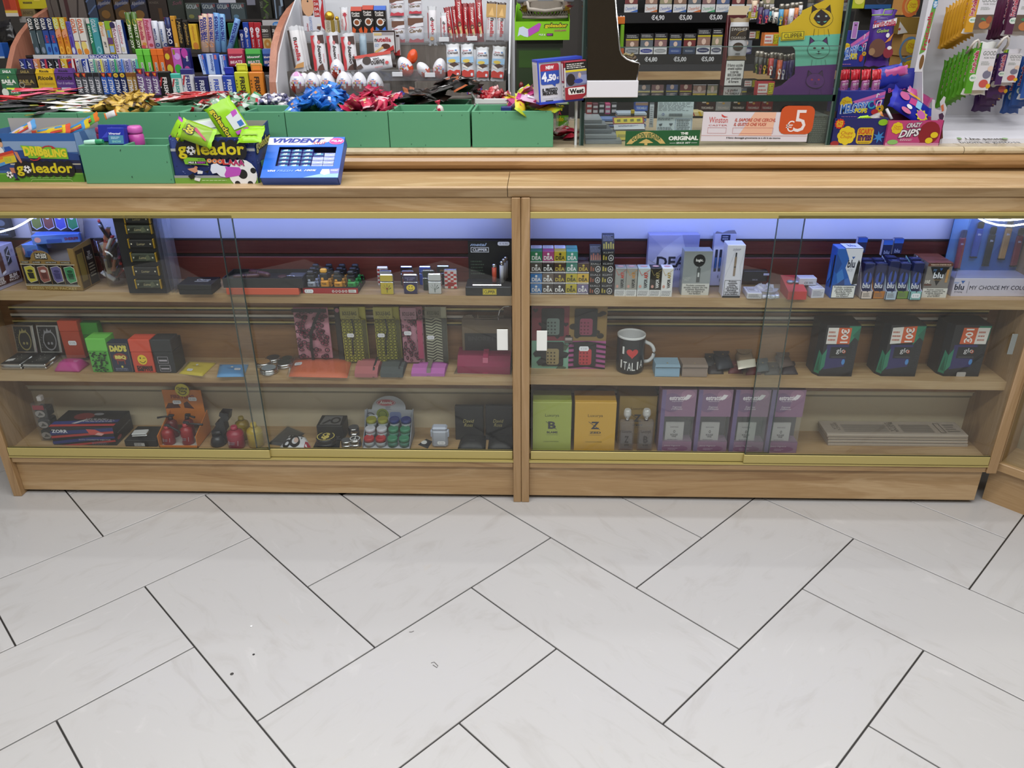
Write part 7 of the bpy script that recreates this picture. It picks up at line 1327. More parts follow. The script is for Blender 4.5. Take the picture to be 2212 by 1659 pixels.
MB().box(xl,at(1112,100,1.05).x,1.05,1.06,1.006,1.46,mt('#d2d4da',.5)).build('back_panel',ck)
wr=g(1090,100,.74).x
MB().prism([(.70,1.006),(.70,1.16),(.80,1.25),(.92,1.36),(1.05,1.46),(1.05,1.006)],wr+.012,wr+.018,mt('#d6d8de',.5),'x').build('side_panel',ck)
for x0,x1,yb,yt,y in ((640,842,207,180,.694),(740,962,175,150,.75),(845,975,97,70,.895),(960,1092,97,72,.893)):
 a=g(x0,yb,y);b=g(x1,yt,y);MB().box(a.x,b.x,y,y+.002,a.z,b.z,ACRYL).build('clear_lip',ck)
crop(600,0,6.9125)
for x,y_,lab in ((1785,1110,'first'),(0,0,'')):
 if not lab:continue
 p=at(x,y_,.748);MB().box(p.x-.017,p.x+.017,.747,.749,p.z-.007,p.z+.007,mt('#d0d2d8',.4),.002).build('price_tag',ck)
crop(860,0,6.9125)
for x,y_,yy in ((475,1120,.748),(1105,575,.891),(685,590,.891)):
 p=at(x,y_,yy);MB().box(p.x-.017,p.x+.017,yy-.001,yy+.001,p.z-.007,p.z+.007,mt('#d0d2d8',.4),.002).build('price_tag',ck)
def egg(lab,x,yb,yt,y,top='#d3d3da',low='#8f2a1c',tilt=(0,0),dec=True ,cr=None ,grp='foil chocolate eggs',pink=None ,roll=0):
 p=at(x,yb,y);H=at(x,yt,y).z-p.z;R=H*.365
 t=thing('chocolate_egg',lab,'egg',MT((p.x,y+R,p.z)),grp)
 n=22;prof=[(max(.0004,R*math.sin(math.pi*i/14)*(1.0+.13*math.cos(math.pi*i/14))),H/2*(1-math.cos(math.pi*i/14)))for i in range(15)]
 T=mt(top,.25);L=mt(low,.25);m=MB();m.x=MT((0,0,H/2))@MRT(rad(tilt[0]),4,'Y')@MRT(rad(tilt[1]),4,'X')@MT((0,0,-H/2))
 m.lathe(prof,T,n,matf=lambda i,k:L if i<6+(1 if k%3==0 else 0)-(1 if k%4==1 else 0)else (mt(pink,.25)if pink and i>9 and k%5<4 else T),caps=False );m.build('foil',t)
 if dec:
  pr=lambda z:R*math.sqrt(max(0,1-((z/H)*2-1)**2))*(1.0+.13*(1-2*z/H))
  f=lambda u,v,e:tuple(m.x@Vector(((pr(v*H)+e)*math.sin((u-.5)*2.2),-(pr(v*H)+e)*math.cos((u-.5)*2.2),v*H)))
  cs=('#c0403a','#3a8a3a','#c9a02c','#3a5ac0','#b03a8a','#d0702c','#3a9ab0','#8a3ac0')
  prints(MB(),[('t','#b8383c','kinder',.30,.60,.70,.66,'b')]+[('t',cs[i],c,.18+.08*i,.49,.25+.08*i,.575,'bb')for i,c in enumerate('SORPRESA')]+[('r','#4a78b8',.42,.68,.58,.71)],f,(2*R,2*R,H),.0012).build('print',t)
 return t
crop(600,0,6.9125)
for k,(x,yt,lab,kw)in enumerate(((285,1075,'white and red chocolate egg with pink swirl, first in the front row',dict(pink='#c890c0')),(505,1085,'white and red chocolate egg, second in the front row',{}),(735,1075,'white and red chocolate egg, third in the front row',{}),(980,1072,'white and red chocolate egg, fourth in the front row',{}),(1210,1080,'white and red chocolate egg, fifth in the front row',{}),(1435,1082,'white and red chocolate egg, last in the front row',{}))):
 egg(lab,x,1420,yt,.70,**kw)
for x,yt,lab in ((390,1092,'chocolate egg showing between the first two of the front row'),(605,1120,'chocolate egg showing between the second and third of the front row'),(1040,1085,'chocolate egg showing behind the fourth of the front row'),(1480,1130,'chocolate egg showing behind the last of the front row')):
 egg(lab,x,1400,yt,.735,dec=False )
egg('white and red chocolate egg sitting on top of the front row',880,1195,885,.715)
egg('larger white and orange egg leaning left behind the clear lip',1895,1165,842,.76,low='#c2421c',tilt=(-28,0),grp='orange capsule eggs')
crop(860,0,6.9125)
egg('white and orange egg lying beside the orange capsule',370,1180,915,.77,low='#c8421c',tilt=(-35,10),dec=False ,grp='orange capsule eggs')
egg('large white egg with orange base next to the cereal bars',620,1190,872,.76,low='#b83a28',tilt=(8,0),grp='orange capsule eggs')
egg('glossy orange capsule egg lying on the other eggs',210,960,730,.785,top='#cf4a1c',low='#cf4a1c',tilt=(20,0),dec=False ,grp='orange capsule eggs')
def bar(lab,x0,x1,yb,yt,y,c,ce,decs,lean=10,tilt=0,grp=None ,flip=False ,t_=.014):
 mw,w,h=place(x0,x1,yb,yt,y=y,lean=lean)
 t=thing('chocolate_bar',lab,'chocolate bar',mw@MRT(rad(tilt),4,'Y'),grp)
 m=MB();pillow(m,h,w,t_,(mt(c,.3),mt(ce,.3)),seed=int(x0)%9,nx=10,ny=5,end=.08,jit=.05,M=MT((w/2,0,h/2))@MRT(math.pi/2,4,'Y')@MRT(math.pi/2,4,'X'),flat=.35);m.build('wrapper',t)
 prints(MB(),decs,lambda u,v,e:(w*(.06+.88*u),-t_*.56-e,h*(.09+.82*v)),(w*.88,.01,h*.82)).build('print',t);return t
crop(600,0,6.9125)
NUT=lambda u0=.25:[('t','#1d1a1a','n',u0,.72,u0+.35,.80,'db'),('t','#a81c28','utella',u0,.18,u0+.42,.71,'db')]
for k in (2,1,0):bar(('front white hazelnut biscuit bar with brown edge, at the left end','white biscuit bar behind the front one','rear white biscuit bar at the left end')[k],262+40*k,440+35*k,1090-20*k,395+8*k,.80+.014*k,'#cfcdd0','#b9babf',([('r','#2a1a14',-.05,.0,.14,1)]+NUT(.38)+[('t','#8a8480','biscuits',.2,.15,.36,.5,'d'),('p','#b5854a',[(0,0),(.9,0),(1,.14),(.3,.1)])])if k==0 else [],tilt=-7,grp='white biscuit bars')
BU=lambda dark=0:[('p','#b0202a',[(-.05,0),(.16,0),(.2,.3),(.1,.5),(.22,.7),(.12,.9),(.3,1),(-.05,1)]),('p','#3a1f18',[(.55,.8),(1.02,.75),(1.02,1),(.5,1)]),('p','#4a281c',[(.2,0),(.8,.0),(.7,.2),(.35,.12)]),('t','#2a1c1c','bueno',.42,.2,.72,.72,'dbi'),('e','#b83a40',.58,.8,.12,.055),('t','#d9d9dc','2',.53,.77,.63,.83),('t','#b03a40','kinder',.8,.2,.92,.46,'d')]
for x0,x1,yt,lab in ((565,770,480,'red and white bueno bar, left of three standing'),(800,985,485,'red and white bueno bar, middle of three standing'),(1010,1220,500,'dark and white bueno bar, right of three standing')):
 bar(lab,x0,x1,1120,yt,.80,'#cfcdd2','#b9babf',BU(),tilt=-4,grp='bueno bars standing')
bar('silver ended bar behind the dark bueno bar',1225,1340,850,510,.86,'#8fa4b4','#8d99a4',[],grp='bars behind')
t=bx('chocolate_box','front brown and white box lettered nutella GO standing on the middle step','chocolate',1440,1770,790,455,.02,mt('#cfcdd0',.35),[('r','#2a1512',0,.93,1,1),('r','#2a1512',.95,0,1,1),('r','#c9b078',.05,.78,.4,.88),('r','#9a9498',.4,.8,.92,.92),('t','#1d1a1a','n',.06,.50,.16,.64,'b'),('t','#a81c28','utella',.17,.50,.80,.70,'b'),('t','#4a86c0','GO!',.06,.28,.25,.42,'i'),('e','#4a2a1c',.55,.3,.2,.12),('p','#c9a868',[(0,.05),(.4,.3),(.45,.22),(.1,.0)]),('p','#b8302c',[(.5,.1),(.9,.35),(.94,.0),(.3,0)])],y=.86)
bx('chocolate_box','second brown and white box behind the nutella GO box','chocolate',1500,1830,830,520,.02,mt('#c2bfc2',.35),[('r','#2a1512',.0,.9,1,1),('p','#a82a28',[(.6,0),(1,0),(1,.3)])],y=.885)
p=at(1440,925,.775);t=thing('chocolate_bar','white dark-bueno bar lying upside down across the front of the rack','chocolate bar',MT(p)@MRT(rad(-8),4,'Y')@MRT(rad(75),4,'X'))
s_=mpp(p);Lb=640*s_;Hb=260*s_;m=MB();pillow(m,Lb,Hb,.016,(mt('#cdccd2',.3),mt('#2a1c18',.3)),seed=2,nx=12,ny=5,end=.07,jit=.08);m.build('wrapper',t)
prints(MB(),[('t','#2a1c1c','bueno',.42,.18,.80,.55,'xbi'),('t','#2a1c1c','DARK',.48,.56,.66,.70,'xb'),('p','#b8382c',[(.0,.82),(1,.80),(1,1),(0,1)]),('e','#2c1c16',.32,.6,.12,.26),('p','#3a241a',[(.02,.1),(.2,.2),(.15,.45),(.0,.3)]),('t','#b03a40','kinder',.5,.04,.72,.14,'x'),('e','#b83a40',.86,.3,.05,.1)],lambda u,v,e:((u-.5)*Lb*.86,(v-.5)*Hb*.86,.0095+e),(Lb,.01,Hb)).build('print',t)
bx('chocolate_box','white chocolate box with a child face and red wave at the rack left','chocolate',395,720,465,-160,.03,mt('#cbcbd4',.35),[('r','#4a3428',0,.38,.5,1),('e','#c99c7a',.28,.62,.28,.26),('e','#2a1d18',.3,.72,.04,.025),('p','#b0202a',[(.85,.1),(1,0),(1,1),(.8,1),(.95,.7),(.82,.45)]),('t','#3a70b8','CIOCCOLATO',.28,.02,.40,.34,'u'),('t','#b03038','kinder',.12,.0,.22,.20,'u'),('r','#a82a2c',.55,.35,.8,1),('p','#5a3320',[(.6,.06),(.75,.02),(.8,.12),(.65,.18)]),('r','#d2d0cc',.63,.12,.78,.18)]+[('t','#d4d0d0','DA',.58,.38+.12*i,.78,.45+.12*i,'b')for i in range(5)],y=.93)
for x0,x1,lab in ((715,860,'gold wrapped praline pack, front of two'),(862,925,'gold wrapped praline pack showing behind the front one')):
 bx('praline_pack',lab,'chocolate',x0,x1,490,300,.02,mt('#8a7430',.3),[('r','#b9b0a0',0,0,.62,1),('t','#4a3a20','FERRERO',.15,.1,.5,.9,'d')],y=.92,extra=lambda t,w,d,h:MB().lathe([(.0004,0)]+[(w*.5*math.sin(a*math.pi/8),w*.5*(1-math.cos(a*math.pi/8)))for a in range(1,8)]+[(.0004,w)],GOLD,12,c=(w/2,d/2,h-w*.15),caps=False ).build('praline',t),part='sleeve')
bar('white Raffaello pack with a red bow, next to the praline',945,1075,495,110,.92,'#cbc6c8','#c0c2c8',[('s','#a81c30',.6,.75,.32,7,.6),('w','#b02438',[(.6,.7),(.75,.3),(.6,0)],.12),('t','#b05a5a','Raffaello',.1,.05,.35,.55,'u')],grp=None )
for x0,x1,yt,c,c2,lab in ((1112,1275,122,'#a8341c','#c8501c','orange topped Pocket Coffee box, left of three'),(1285,1448,102,'#a8341c','#c8501c','orange topped Pocket Coffee box, middle of three'),(1455,1630,108,'#2c58b0','#2f6ad0','blue topped Pocket Coffee box, right of three')):
 bx('chocolate_box',lab,'chocolate',x0,x1,490,yt+45,.025,mt('#1a1412',.35),[('p',c2,[(0,0),(1,0),(.9,.28),(.5,.1),(.1,.28)]),('t','#d9d4d0','Pocket\nCoffee',.1,.74,.82,.96,'b'),('e','#d4d0ce',.5,.48,.32,.17),('e','#8a4a20',.5,.48,.22,.11),('O','#d4d0ce',.84,.56,.1,.06,.6),('p','#1d120c',[(.3,0),(.7,0),(.56,.3),(.44,.3)]),('@','t'),('r',c,0,0,1,1)],y=.93,extra=lambda t,w,d,h:MB().hexa([(0,0,h),(w,0,h),(w,d,h),(0,d,h)],[(0,.012,h+.014),(w,.012,h+.014),(w,d,h+.014),(0,d,h+.014)],mt(c,.4)).build('lid',t))
crop(860,0,6.9125)
for x0,x1,yb,yt,y,lab in ((-130,110,270,-60,.945,'Cards chocolate wafer pack, upper left of four'),(150,370,235,-40,.95,'Cards chocolate wafer pack, upper right of four'),(-90,125,680,290,.915,'Cards chocolate wafer pack, lower left of four'),(148,408,690,240,.912,'Cards chocolate wafer pack, lower right of four')):
 bar(lab,x0,x1,yb,yt,y,'#cdccd4','#aeb0b6',[('r','#5d3620',0,.72,1,1.02),('p','#cdccd4',[(0,.62),(.5,.80),(1,.84),(1,.7),(0,.6)]),('t','#8a6a30','Cards',.08,.42,.9,.60,'big'),('t','#2a1d18','Cards',.1,.44,.88,.58,'ig'),('t','#b03a40','Kinder',.14,.62,.5,.68,'b'),('p','#b0283a',[(0,.0),(1,0),(1,.18),(.8,.14),(.6,.2),(.3,.13),(.1,.2)])],lean=8,grp='Cards packs')
for x0,x1,yb,yt,lab in ((450,590,680,95,'white duplo bar, left of two'),(640,745,660,190,'white duplo bar, right of two')):
 bar(lab,x0,x1,yb,yt,.90,'#cfcdd2','#b3b5ba',[('r','#8a1c24',-.04,.1,.06,.9),('t','#1d1a1a','d',.3,.66,.75,.76,'db'),('t','#a81c34','uplo',.3,.22,.78,.65,'db'),('e','#b58a50',.45,.1,.25,.06)],grp='duplo bars')
for k,(x0,x1,yb,yt,tl,lab)in enumerate(((755,855,650,110,-8,'first'),(850,930,640,95,-7,'second'),(890,1000,640,-40,-4,'third'),(985,1075,650,50,-3,'fourth'),(1075,1190,650,50,-4,'fifth'),(1180,1290,640,-30,-3,'sixth'))):
 bar('red Tronky bar, %s of six'%lab,x0,x1,yb,yt,.905+.006*(k%2),'#9c1620','#7d1018',[('t','#e0d4d2','Tronky',.35,.5,.78,.98,'dbi'),('p','#c09a70',[(.3,.38),(.7,.4),(.85,.12),(.5,.1)]),('O','#4a2a1a',.48,.38,.28,.07,.5),('e','#d4cfc8',.6,.08,.18,.045),('p','#4a8a3a',[(.45,.2),(.6,.22),(.55,.12)])],tilt=tl,grp='Tronky bars')
for x0,x1,yb,yt,lab in ((1300,1450,660,20,'gold and white nutella B-ready bar, left of two'),(1455,1590,660,35,'gold and white nutella B-ready bar, right of two')):
 bar(lab,x0,x1,yb,yt,.905,'#c8c6ca','#3a241a',[('r','#b08a4a',-.06,.66,1.06,1.04),('p','#d0a868',[(.2,.72),(.8,.7),(.6,.95)])]+NUT(.45)[:0]+[('t','#1d1a1a','n',.42,.56,.8,.64,'db'),('t','#a81c28','utella',.42,.1,.86,.55,'db'),('t','#b05a60','B-ready',.12,.3,.3,.62,'d')],tilt=3,grp='B-ready bars')
for x0,x1,yb,yt,tl,lab in ((735,950,1205,660,-2,'Cereali bar, first of four'),(950,1155,1205,660,-2,'Cereali bar, second of four'),(1165,1365,1205,705,0,'Cereali bar, third of four, slightly lower'),(1372,1580,1205,680,5,'Cereali bar, last of four')):
 bar('white and red Kinder '+lab,x0,x1,yb,yt,.745,'#c9ccd4','#b9bbc0',[('p','#8fb4d4',[(0,.48),(1,.48),(1,.68),(0,.66)]),('e','#c9b04a',.4,.54,.3,.06),('p','#3f2418',[(.15,.44),(.6,.50),(.95,.42),(.5,.33)]),('p','#d4cfc8',[(.1,.42),(.5,.33),(.45,.28),(.08,.36)]),('t','#a8303a','Kinder',.16,.86,.60,.91,'b'),('r','#4a80c0',.66,.87,.82,.91),('t','#3a1f1c','Cereali',.08,.77,.9,.845,'b'),('p','#b0281c',[(0,0),(1,0),(1,.22),(.7,.24),(.5,.19),(.2,.25),(0,.2)]),('rr','#c6cad8',.72,.03,.9,.13,.05)],tilt=tl,grp='Cereali bars')
bar('silver edge of a bar between the second and third Cereali bars',1120,1180,1195,740,.755,'#b4b7bc','#b4b7bc',[],grp='bars behind')
# goleador tower, basket and the price sign
crop(1100,0,5.025)
t,mw,w,h=crate('candy_tower','lime green cardboard tower lettered goleador with a dark tray below',62,652,435,232,.16,None ,mt('#7cbc18',.4),1.9,1.9,2.2,'#6aa614',y=.60)
prints(MB(),[('p','#c6d0e2',[(.05,.2),(.08,.68),(.15,.74),(.22,.62),(.27,.6),(.24,.16),(.17,.2),(.1,.3)]),('p','#b04ab0',[(.24,.58),(.44,.92),(.48,.86),(.44,.5),(.25,.18)]),('t','#17171a','goleador',.53,.58,.97,.93,'bbbb'),('t','#c6b81c','goleador',.545,.62,.955,.88,'bb'),('t','#b03a6a','OOOLAAA',.72,.44,.94,.58,'bg'),('t','#d4dcd0','MILK &',.44,.24,.56,.34,'b'),('r','#1d1a20',.58,.22,.70,.36),('t','#b04ab0','BERRY',.59,.24,.69,.34,'b')],'f',(w,.16,h)).build('print',t)
mw2,w2,h2=place(95,640,1180,440,y=.605)
MB().box(.004,w2-.02,.02,.15,-h2,-.001,mt('#1c2e10',.5)).build('dark_tray',t)
prints(MB(),[('t','#6a2418','BIG',.15,.90,.45,.97,'b'),('r','#16200f',0,.88,1,1),('r','#28480f',.05,.6,.95,.85)],lambda u,v,e:(.004+u*w2*.9,.02-e,(v-1)*h2),(w2,.01,h2)).build('tray_print',t)
crate('candy_tower_box','small lime and dark box of goleador sweets behind the sign stand',512,640,1370,1130,.06,None ,mt('#5d9a1c',.4),y=.50)[0]
mwx,wx_,hx=place(512,640,1370,1130,y=.4995)
o=thing('carton','printed goleador carton front behind the clear sign stand','box',mwx);MB().box(0,wx_,-.002,0,0,hx,mt('#5d9a1c',.4)).build('front',o)
prints(MB(),[('r','#17171a',0,.5,1,1),('t','#c6b81c','or',.05,.7,.6,.95,'bb'),('t','#b03a4a','A',.1,.52,.4,.68,'b'),('t','#c6b81c','ado',.0,.22,.6,.45,'bb')],lambda u,v,e:(u*wx_,-.002-e,v*hx),(wx_,.01,hx)).build('print',o)
p=at(390,218,.66);s_=mpp(p);rb=235*s_;H=150*1.7*s_
t=thing('basket','beige plastic lattice basket with a grey handle rim, on the lime tower','basket',MT((p.x,.60+rb*.95,p.z)))
m=MB();n=40;HH=H
for i in range(n):
 a=2*math.pi*i/n;a2=a+2*math.pi/n
 for s in (1,-1):
  P0=Vector((rb*math.cos(a),rb*.8*math.sin(a),.01));P1=Vector((rb*1.12*math.cos(a+s*.16),rb*.9*math.sin(a+s*.16),HH*.48))
  m.tube([P0,(P0+P1)/2*1.0,P1],.0022,mt('#9d948a',.5),4)
ring=lambda k,z,r,mm:m.tube([(rb*k*math.cos(2*math.pi*i/32),rb*k*.8*math.sin(2*math.pi*i/32),z)for i in range(33)],r,mm,6)
ring(1.0,.008,.005,mt('#9d948a',.5));ring(1.10,HH*.44,.005,mt('#9d948a',.5));m.lathe([(rb*1.1,HH*.44),(rb*1.2,HH*.72)],mt('#9d948a',.5),32,caps=False );m.build('lattice',t)
m=MB();ring(1.2,HH*.74,.008,mt('#6d7078',.5));m.build('rim',t)
m=MB();m.tube([(-.052,-rb*.94,HH*.72),(-.05,-rb*.98,HH*.42),(0,-rb*1.0,HH*.36),(.05,-rb*.98,HH*.42),(.052,-rb*.94,HH*.72),(0,-rb*.97,HH*.80),(-.052,-rb*.94,HH*.72)],.006,mt('#a59c92',.5),8);m.build('handle',t)
MB().lathe([(0,.004),(rb*.95,.004)],'#8d847a',24,caps=False ).build('bottom',t)
heap('wrapped_sweet','gold and coloured sweet in the beige basket','sweet','sweets in the basket',t.location.x-rb*.9,t.location.x+rb*.9,t.location.y-rb*.6,t.location.y+rb*.6,p.z+H*.25,H*.5,46,candy_meshes('p',.05,.03,.014,[(K('#b8953f'),K('#8a6a28')),(K('#c9a850'),K('#a83a5a')),(K('#4a7a9a'),K('#b8953f'))]),21,tilt=40)
BL=at(328,1140,.205);BR=at(808,1088,.235);TL=at(328,655,.205)
mw,w,h=frame3(BL,BR,TL);d=.055
t=thing('price_sign','blue and white box sign, NEW 4,50 euro il prezzo migliore, on a clear stand','sign',mw)
B_=mt('#2c44b8',.35)
MB().box(0,w,0,d,0,.006,B_).box(0,w,0,d,h-.006,h,B_).box(0,.005,0,d,.006,h-.006,mt('#c4c2cc',.35)).box(w-.004,w,0,d,.006,h-.006,B_).box(.005,w-.004,.004,d,.006,h-.006,mt('#c9c9d4',.4)).box(0,.004,-.001,.003,0,h,B_).build('box',t)
MB().box(-.001,0,.006,d-.004,.01,h-.01,mt('#c2c0ca',.35),.0).build('side_plate',t)
prints(MB(),[('rr','#2c4ca8',.07,.44,.48,.86,.04),('p','#2c4ca8',[(.3,.45),(.4,.45),(.38,.38)]),('rr','#a8283a',.07,.75,.48,.90,.04),('r','#a8283a',.07,.745,.48,.78),('t','#e4e0e4','NEW',.19,.78,.37,.86,'bb'),('t','#e4e6f0','4',.09,.51,.20,.72,'bb'),('t','#e4e6f0',',50',.205,.49,.41,.67,'bb'),('t','#e4e6f0','€',.42,.54,.465,.60,'b'),('t','#17171a','IL PREZZO\nMIGLIORE.',.09,.20,.43,.36,'bb'),('L','#8a8a90',.1,.115,.45,.13,1),('r','#17171a',.15,.06,.32,.08)],lambda u,v,e:(u*w,.0038-e,v*h),(w,d,h),.0008).build('print',t)
q=thing('cigarette_pack','red and white West cigarette pack mounted on the blue price sign','cigarettes',mw@MT((w*.53,-.024,h*.07))@MRT(rad(2),4,'Z'))
hw,hh=w*.50,h*.86;MB().box(0,hw,0,.022,0,hh*.84,mt('#c9c6c8',.35),.001).build('pack',q);MB().box(0,hw,0,.022,hh*.842,hh,mt('#8f1f2c',.35),.001).build('lid',q)
prints(MB(),[('r','#15130f',.06,.78,1,.97),('L','#d4d0cc',.12,.80,.94,.94,3),('r','#c9b81c',.06,.72,1,.77),('r','#6a6a80',.06,.35,1,.72),('e','#241c1c',.28,.52,.2,.16),('p','#7d84a8',[(.5,.4),(1,.4),(1,.62),(.6,.62)]),('e','#b9a090',.68,.62,.07,.07),('e','#2c3c90',.62,.47,.2,.06),('p','#8f1f2c',[(.0,0),(.75,0),(1,.12),(1,.36),(0,.33)]),('rr','#d9d6d4',.14,.13,.9,.31,.06),('t','#1a1414','West',.2,.15,.84,.28,'bb'),('@','l'),('r','#8f1f2c',0,.45,1,1),('r','#d0ccce',.2,.5,.8,.95),('r','#d9d6d8',.1,.05,.45,.42),('r','#d9d6d8',.55,.05,.9,.42),('L','#333',.6,.08,.85,.4,3)],'f',(hw,.022,hh)).build('print',q)
m=MB();A=lambda x,y_,yy=.24:at(x,y_,yy)-BL
t2=thing('sign_stand','clear acrylic arm and post holding the blue price sign','stand',MT(BL))
for pts in (((478,1140),(490,1360),(505,1450)),((505,1450),(560,1380),(640,1330),(640,1290)),((600,1290),(720,1285))):m.tube([A(*p_)for p_ in pts],.005,ACRYL,6)
m.build('arm',t2)
a=A(505,1130);b=A(525,1380);MB().box(a.x,a.x+.008,.03,.045,b.z,a.z,ACRYL).build('post',t2);a=A(722,1150);b=A(745,1590,.27);MB().box(a.x,a.x+.006,.05,.10,b.z,a.z+.02,mt('#c4cacc',.2)).build('post',t2)
heap('wrapped_sweet','red shiny pack lying on the marble behind the sign stand','sweet','red packs on the marble',at(520,1450,.42).x,at(700,1450,.42).x,.36,.46,1.01,.015,7,candy_meshes('p',.06,.04,.014,[(K('#a81c34'),K('#c2304a'),'#d0c4c4')]),23,tilt=20)
egg('white egg half hidden behind the yellow pack heap',150,1170,950,.42,dec=False ,grp=None );egg('dark red egg in the shade behind the white one',130,965,890,.60,top='#6d1820',low='#6d1820',dec=False ,grp=None )
crop()
# glass case on the marble
YG=.25;ZS0,ZS1=1.118,1.134
xL=at(1254,200,YG).x;xR=at(1800,260,YG).x
gc=thing('glass_case','frameless glass counter case with one thick green-edged shelf','glass case',MT((xL,YG,ZM)));WG=xR-xL
L_=lambda z:z-ZM
MB().box(.012,WG-.012,0,.34,L_(ZS0),L_(ZS1),GLASS).build('shelf',gc);MB().box(.004,WG-.004,-.0008,0,L_(ZS0),L_(ZS1),GREENEDGE).build('shelf_edge',gc)
for x,zt in ((0,1.50),(WG-.012,1.50)):
 MB().box(x+.004,x+.008,0,.34,0,L_(zt),GLASS).build('side_pane',gc);MB().box(x+.004,x+.012,-.0008,.001,0,L_(zt),GREENEDGE).box(x,x+.004,-.0008,.001,0,L_(zt),PALEEDGE).build('side_edge',gc)
MB().box(.012,WG-.012,-.004,-.0009,L_(1.005),L_(ZS0),GLASS).build('front_pane',gc)
MB().box(.012,WG-.012,.001,.004,L_(ZS1),L_(1.253),GLASS).box(.012,WG-.012,.0005,.0045,L_(1.252),L_(1.254),PALEEDGE).build('front_pane',gc)
crop(1090,0,3.568)
mw,w,h=place(632,1025,752,622,z=ZS1)
pbox('white_box','plain white box under the dark curved hopper','box',mw,w,.10,h,mt('#d0cfd6',.5))
yh=mw.translation.y+.01;P=[at(a,b,yh)for a,b in ((640,618),(1018,618),(1042,490),(985,475),(940,455),(905,425),(888,385),(850,-40),(640,-40))];o=P[0]
t=thing('hopper','dark bronze hopper with a curved spout and chrome edge','dispenser',MT(o))
MB().prism([(p.x-o.x,p.z-o.z)for p in P],0,.085,mt('#2a2217',.18,.4)).build('body',t);MB().tube([p-o for p in P[1:8]],.0022,STEEL,6).build('edge_trim',t)
for q,c,lab in (((868,926,186,128),'#c0641c','orange block on the green stick beside the hopper'),((888,915,372,190),'#6da01c','lime green stick beside the hopper'),((890,918,420,374),'#b8501c','orange foot of the green stick')):
 bx('toy_handle',lab,'toy',*q,.012,mt(c,.4),y=yh+.09)
for k in range(3):
 p=at(965-10*k,470-22*k,yh+.06);r=.02-.002*k
 o=MB().tube([(r*math.cos(a*.45),r*.8*math.sin(a*.45),.003*math.sin(a*2))for a in range(15)],.004,(STEEL,mt('#5a4430',.4),mt('#8d7a50',.3,.5))[k],6).build('bracelet');o.location=p;tag(o,('silver','brown beaded','brass')[k]+' bracelet heaped in the hopper spout','bracelet')
crop(1340,0,7.542);YW=1.5
cw=thing('cigarette_shelf','black cigarette shelving with price rails on the wall behind the case','shelf',MT((0,0,0)))
xa,xb=at(-80,500,YW).x,at(3760,500,YW).x
def band(yt,yb,c,n,y=YW-.006,d=.12):
 a=at(900,yt,y).z;b=at(900,yb,y).z;MB().box(xa,xb,y,y+d,b,a,c).build(n,cw);return a,b
for yt,yb,pr in ((203,372,((-40,'€5,00'),(600,'€4,90'),(1048,'€5,00'),(1540,'€5,00'),(2100,'€5,20'))),(888,1045,((530,'€4,80'),(1012,'€5,00'),(1470,'€5,00'),(2000,'€5,00')))):
 z1,z0=band(yt,yb,mt('#1b1b1e',.3),'price_rail')
 for x,s in pr:prints(MB(),[('t','#c9c9cc',s,0,.2,1,.78,'b')],lambda u,v,e:(at(x-98,300,YW).x+u*.052,YW-.006-e,z0+v*(z1-z0)),(.052,.1,z1-z0)).build('price',cw)
band(1048,1160,mt('#2a2a2f',.4),'lower_board');band(1162,1300,WOOD_X,'wooden_shelf')
MB().box(xa,xb,YW+.1,YW+.12,.9,1.75,mt('#0f0f11',.7)).build('back_board',cw)
PIC=('#6a2a2c','#8a6a5c','#8a8468','#7d6050','#5a6068','#7a5a5c','#4a5a80')
def pack(x0,x1,yb,yt,lo,ln,i,lab,tx):
 bx('cigarette_pack',lab,'cigarettes',x0,x1,yb,yt,.022,mt('#26262a',.35),[('r',lo,0,0,1,.34),('r',PIC[i%7],.03,.36,.97,.68),('e','#c9b0a0',.5,.50,.16,.12),('r','#b8a81c',.02,.69,.98,.75),('L','#b4b4b4',.1,.80,.9,.95,2)]+([('t',ln,tx,.08,.08,.92,.26,'ig'),('p',ln,[(.4,.01),(1,.01),(1,.12)])]if tx!='R' else [('e',ln,.5,.16,.46,.10),('t','#c9c9cc','Rothmans',.2,.13,.8,.19,'i')]),y=YW+.004,group='cigarette packs on the wall shelf')
for i,(x0,x1,ln)in enumerate(((62,278,'#2c5aa8'),(395,597,'#b8642c'),(628,832,'#2c4aa0'),(855,1068,'#2c5a9c'),(1090,1302,'#b8602c'),(1318,1535,'#4a9a6c'),(1552,1768,'#7a8aa0'),(1800,2010,'#7a1f24'),(2040,2250,'#2a2c50'),(2280,2490,'#7a2430'))):
 pack(x0,x1,202,-190,'#c6c6c8',ln,i,'white Chesterfield cigarette pack, %s on the upper wall shelf'%ORD[i]if i<7 else 'cigarette pack, %s on the upper wall shelf'%ORD[i],'Chesterfield')
for i,(x0,x1,yt,lo,ln)in enumerate(((75,292,555,'#9a9a9c','#6a6c70'),(312,525,545,'#c6c6ca','#1d2a80'),(540,750,540,'#c6c6c8','#8a8c90'),(785,985,550,'#1f3a70','#2c4a88'),(1012,1215,545,'#1d2a40','#2a3c58'),(1232,1450,470,'#c9c9cc','#232a50'),(1470,1640,465,'#c2c2c6','#4a4c60'),(1700,1900,520,'#8a1c24','#c9c9cc'),(1930,2130,520,'#2a2a50','#8a8a9c'))):
 pack(x0,x1,882,yt,lo,ln,i+3,'cigarette pack with oval badge, %s on the lower wall shelf'%ORD[i],'R')
crop(1540,0,7.373)
mw,w,h=place(170,468,1372,955,z=ZS1);d=.045
t=thing('cigarillo_carton','dark red cigarillo carton with a white warning panel and raised flap','carton',mw)
MB().box(0,w,0,d,0,h,mt('#1a1414',.4)).build('base',t);zf=at(150,240,mw.translation.y+d).z-mw.translation.z;zq=at(300,95,mw.translation.y+d).z-mw.translation.z
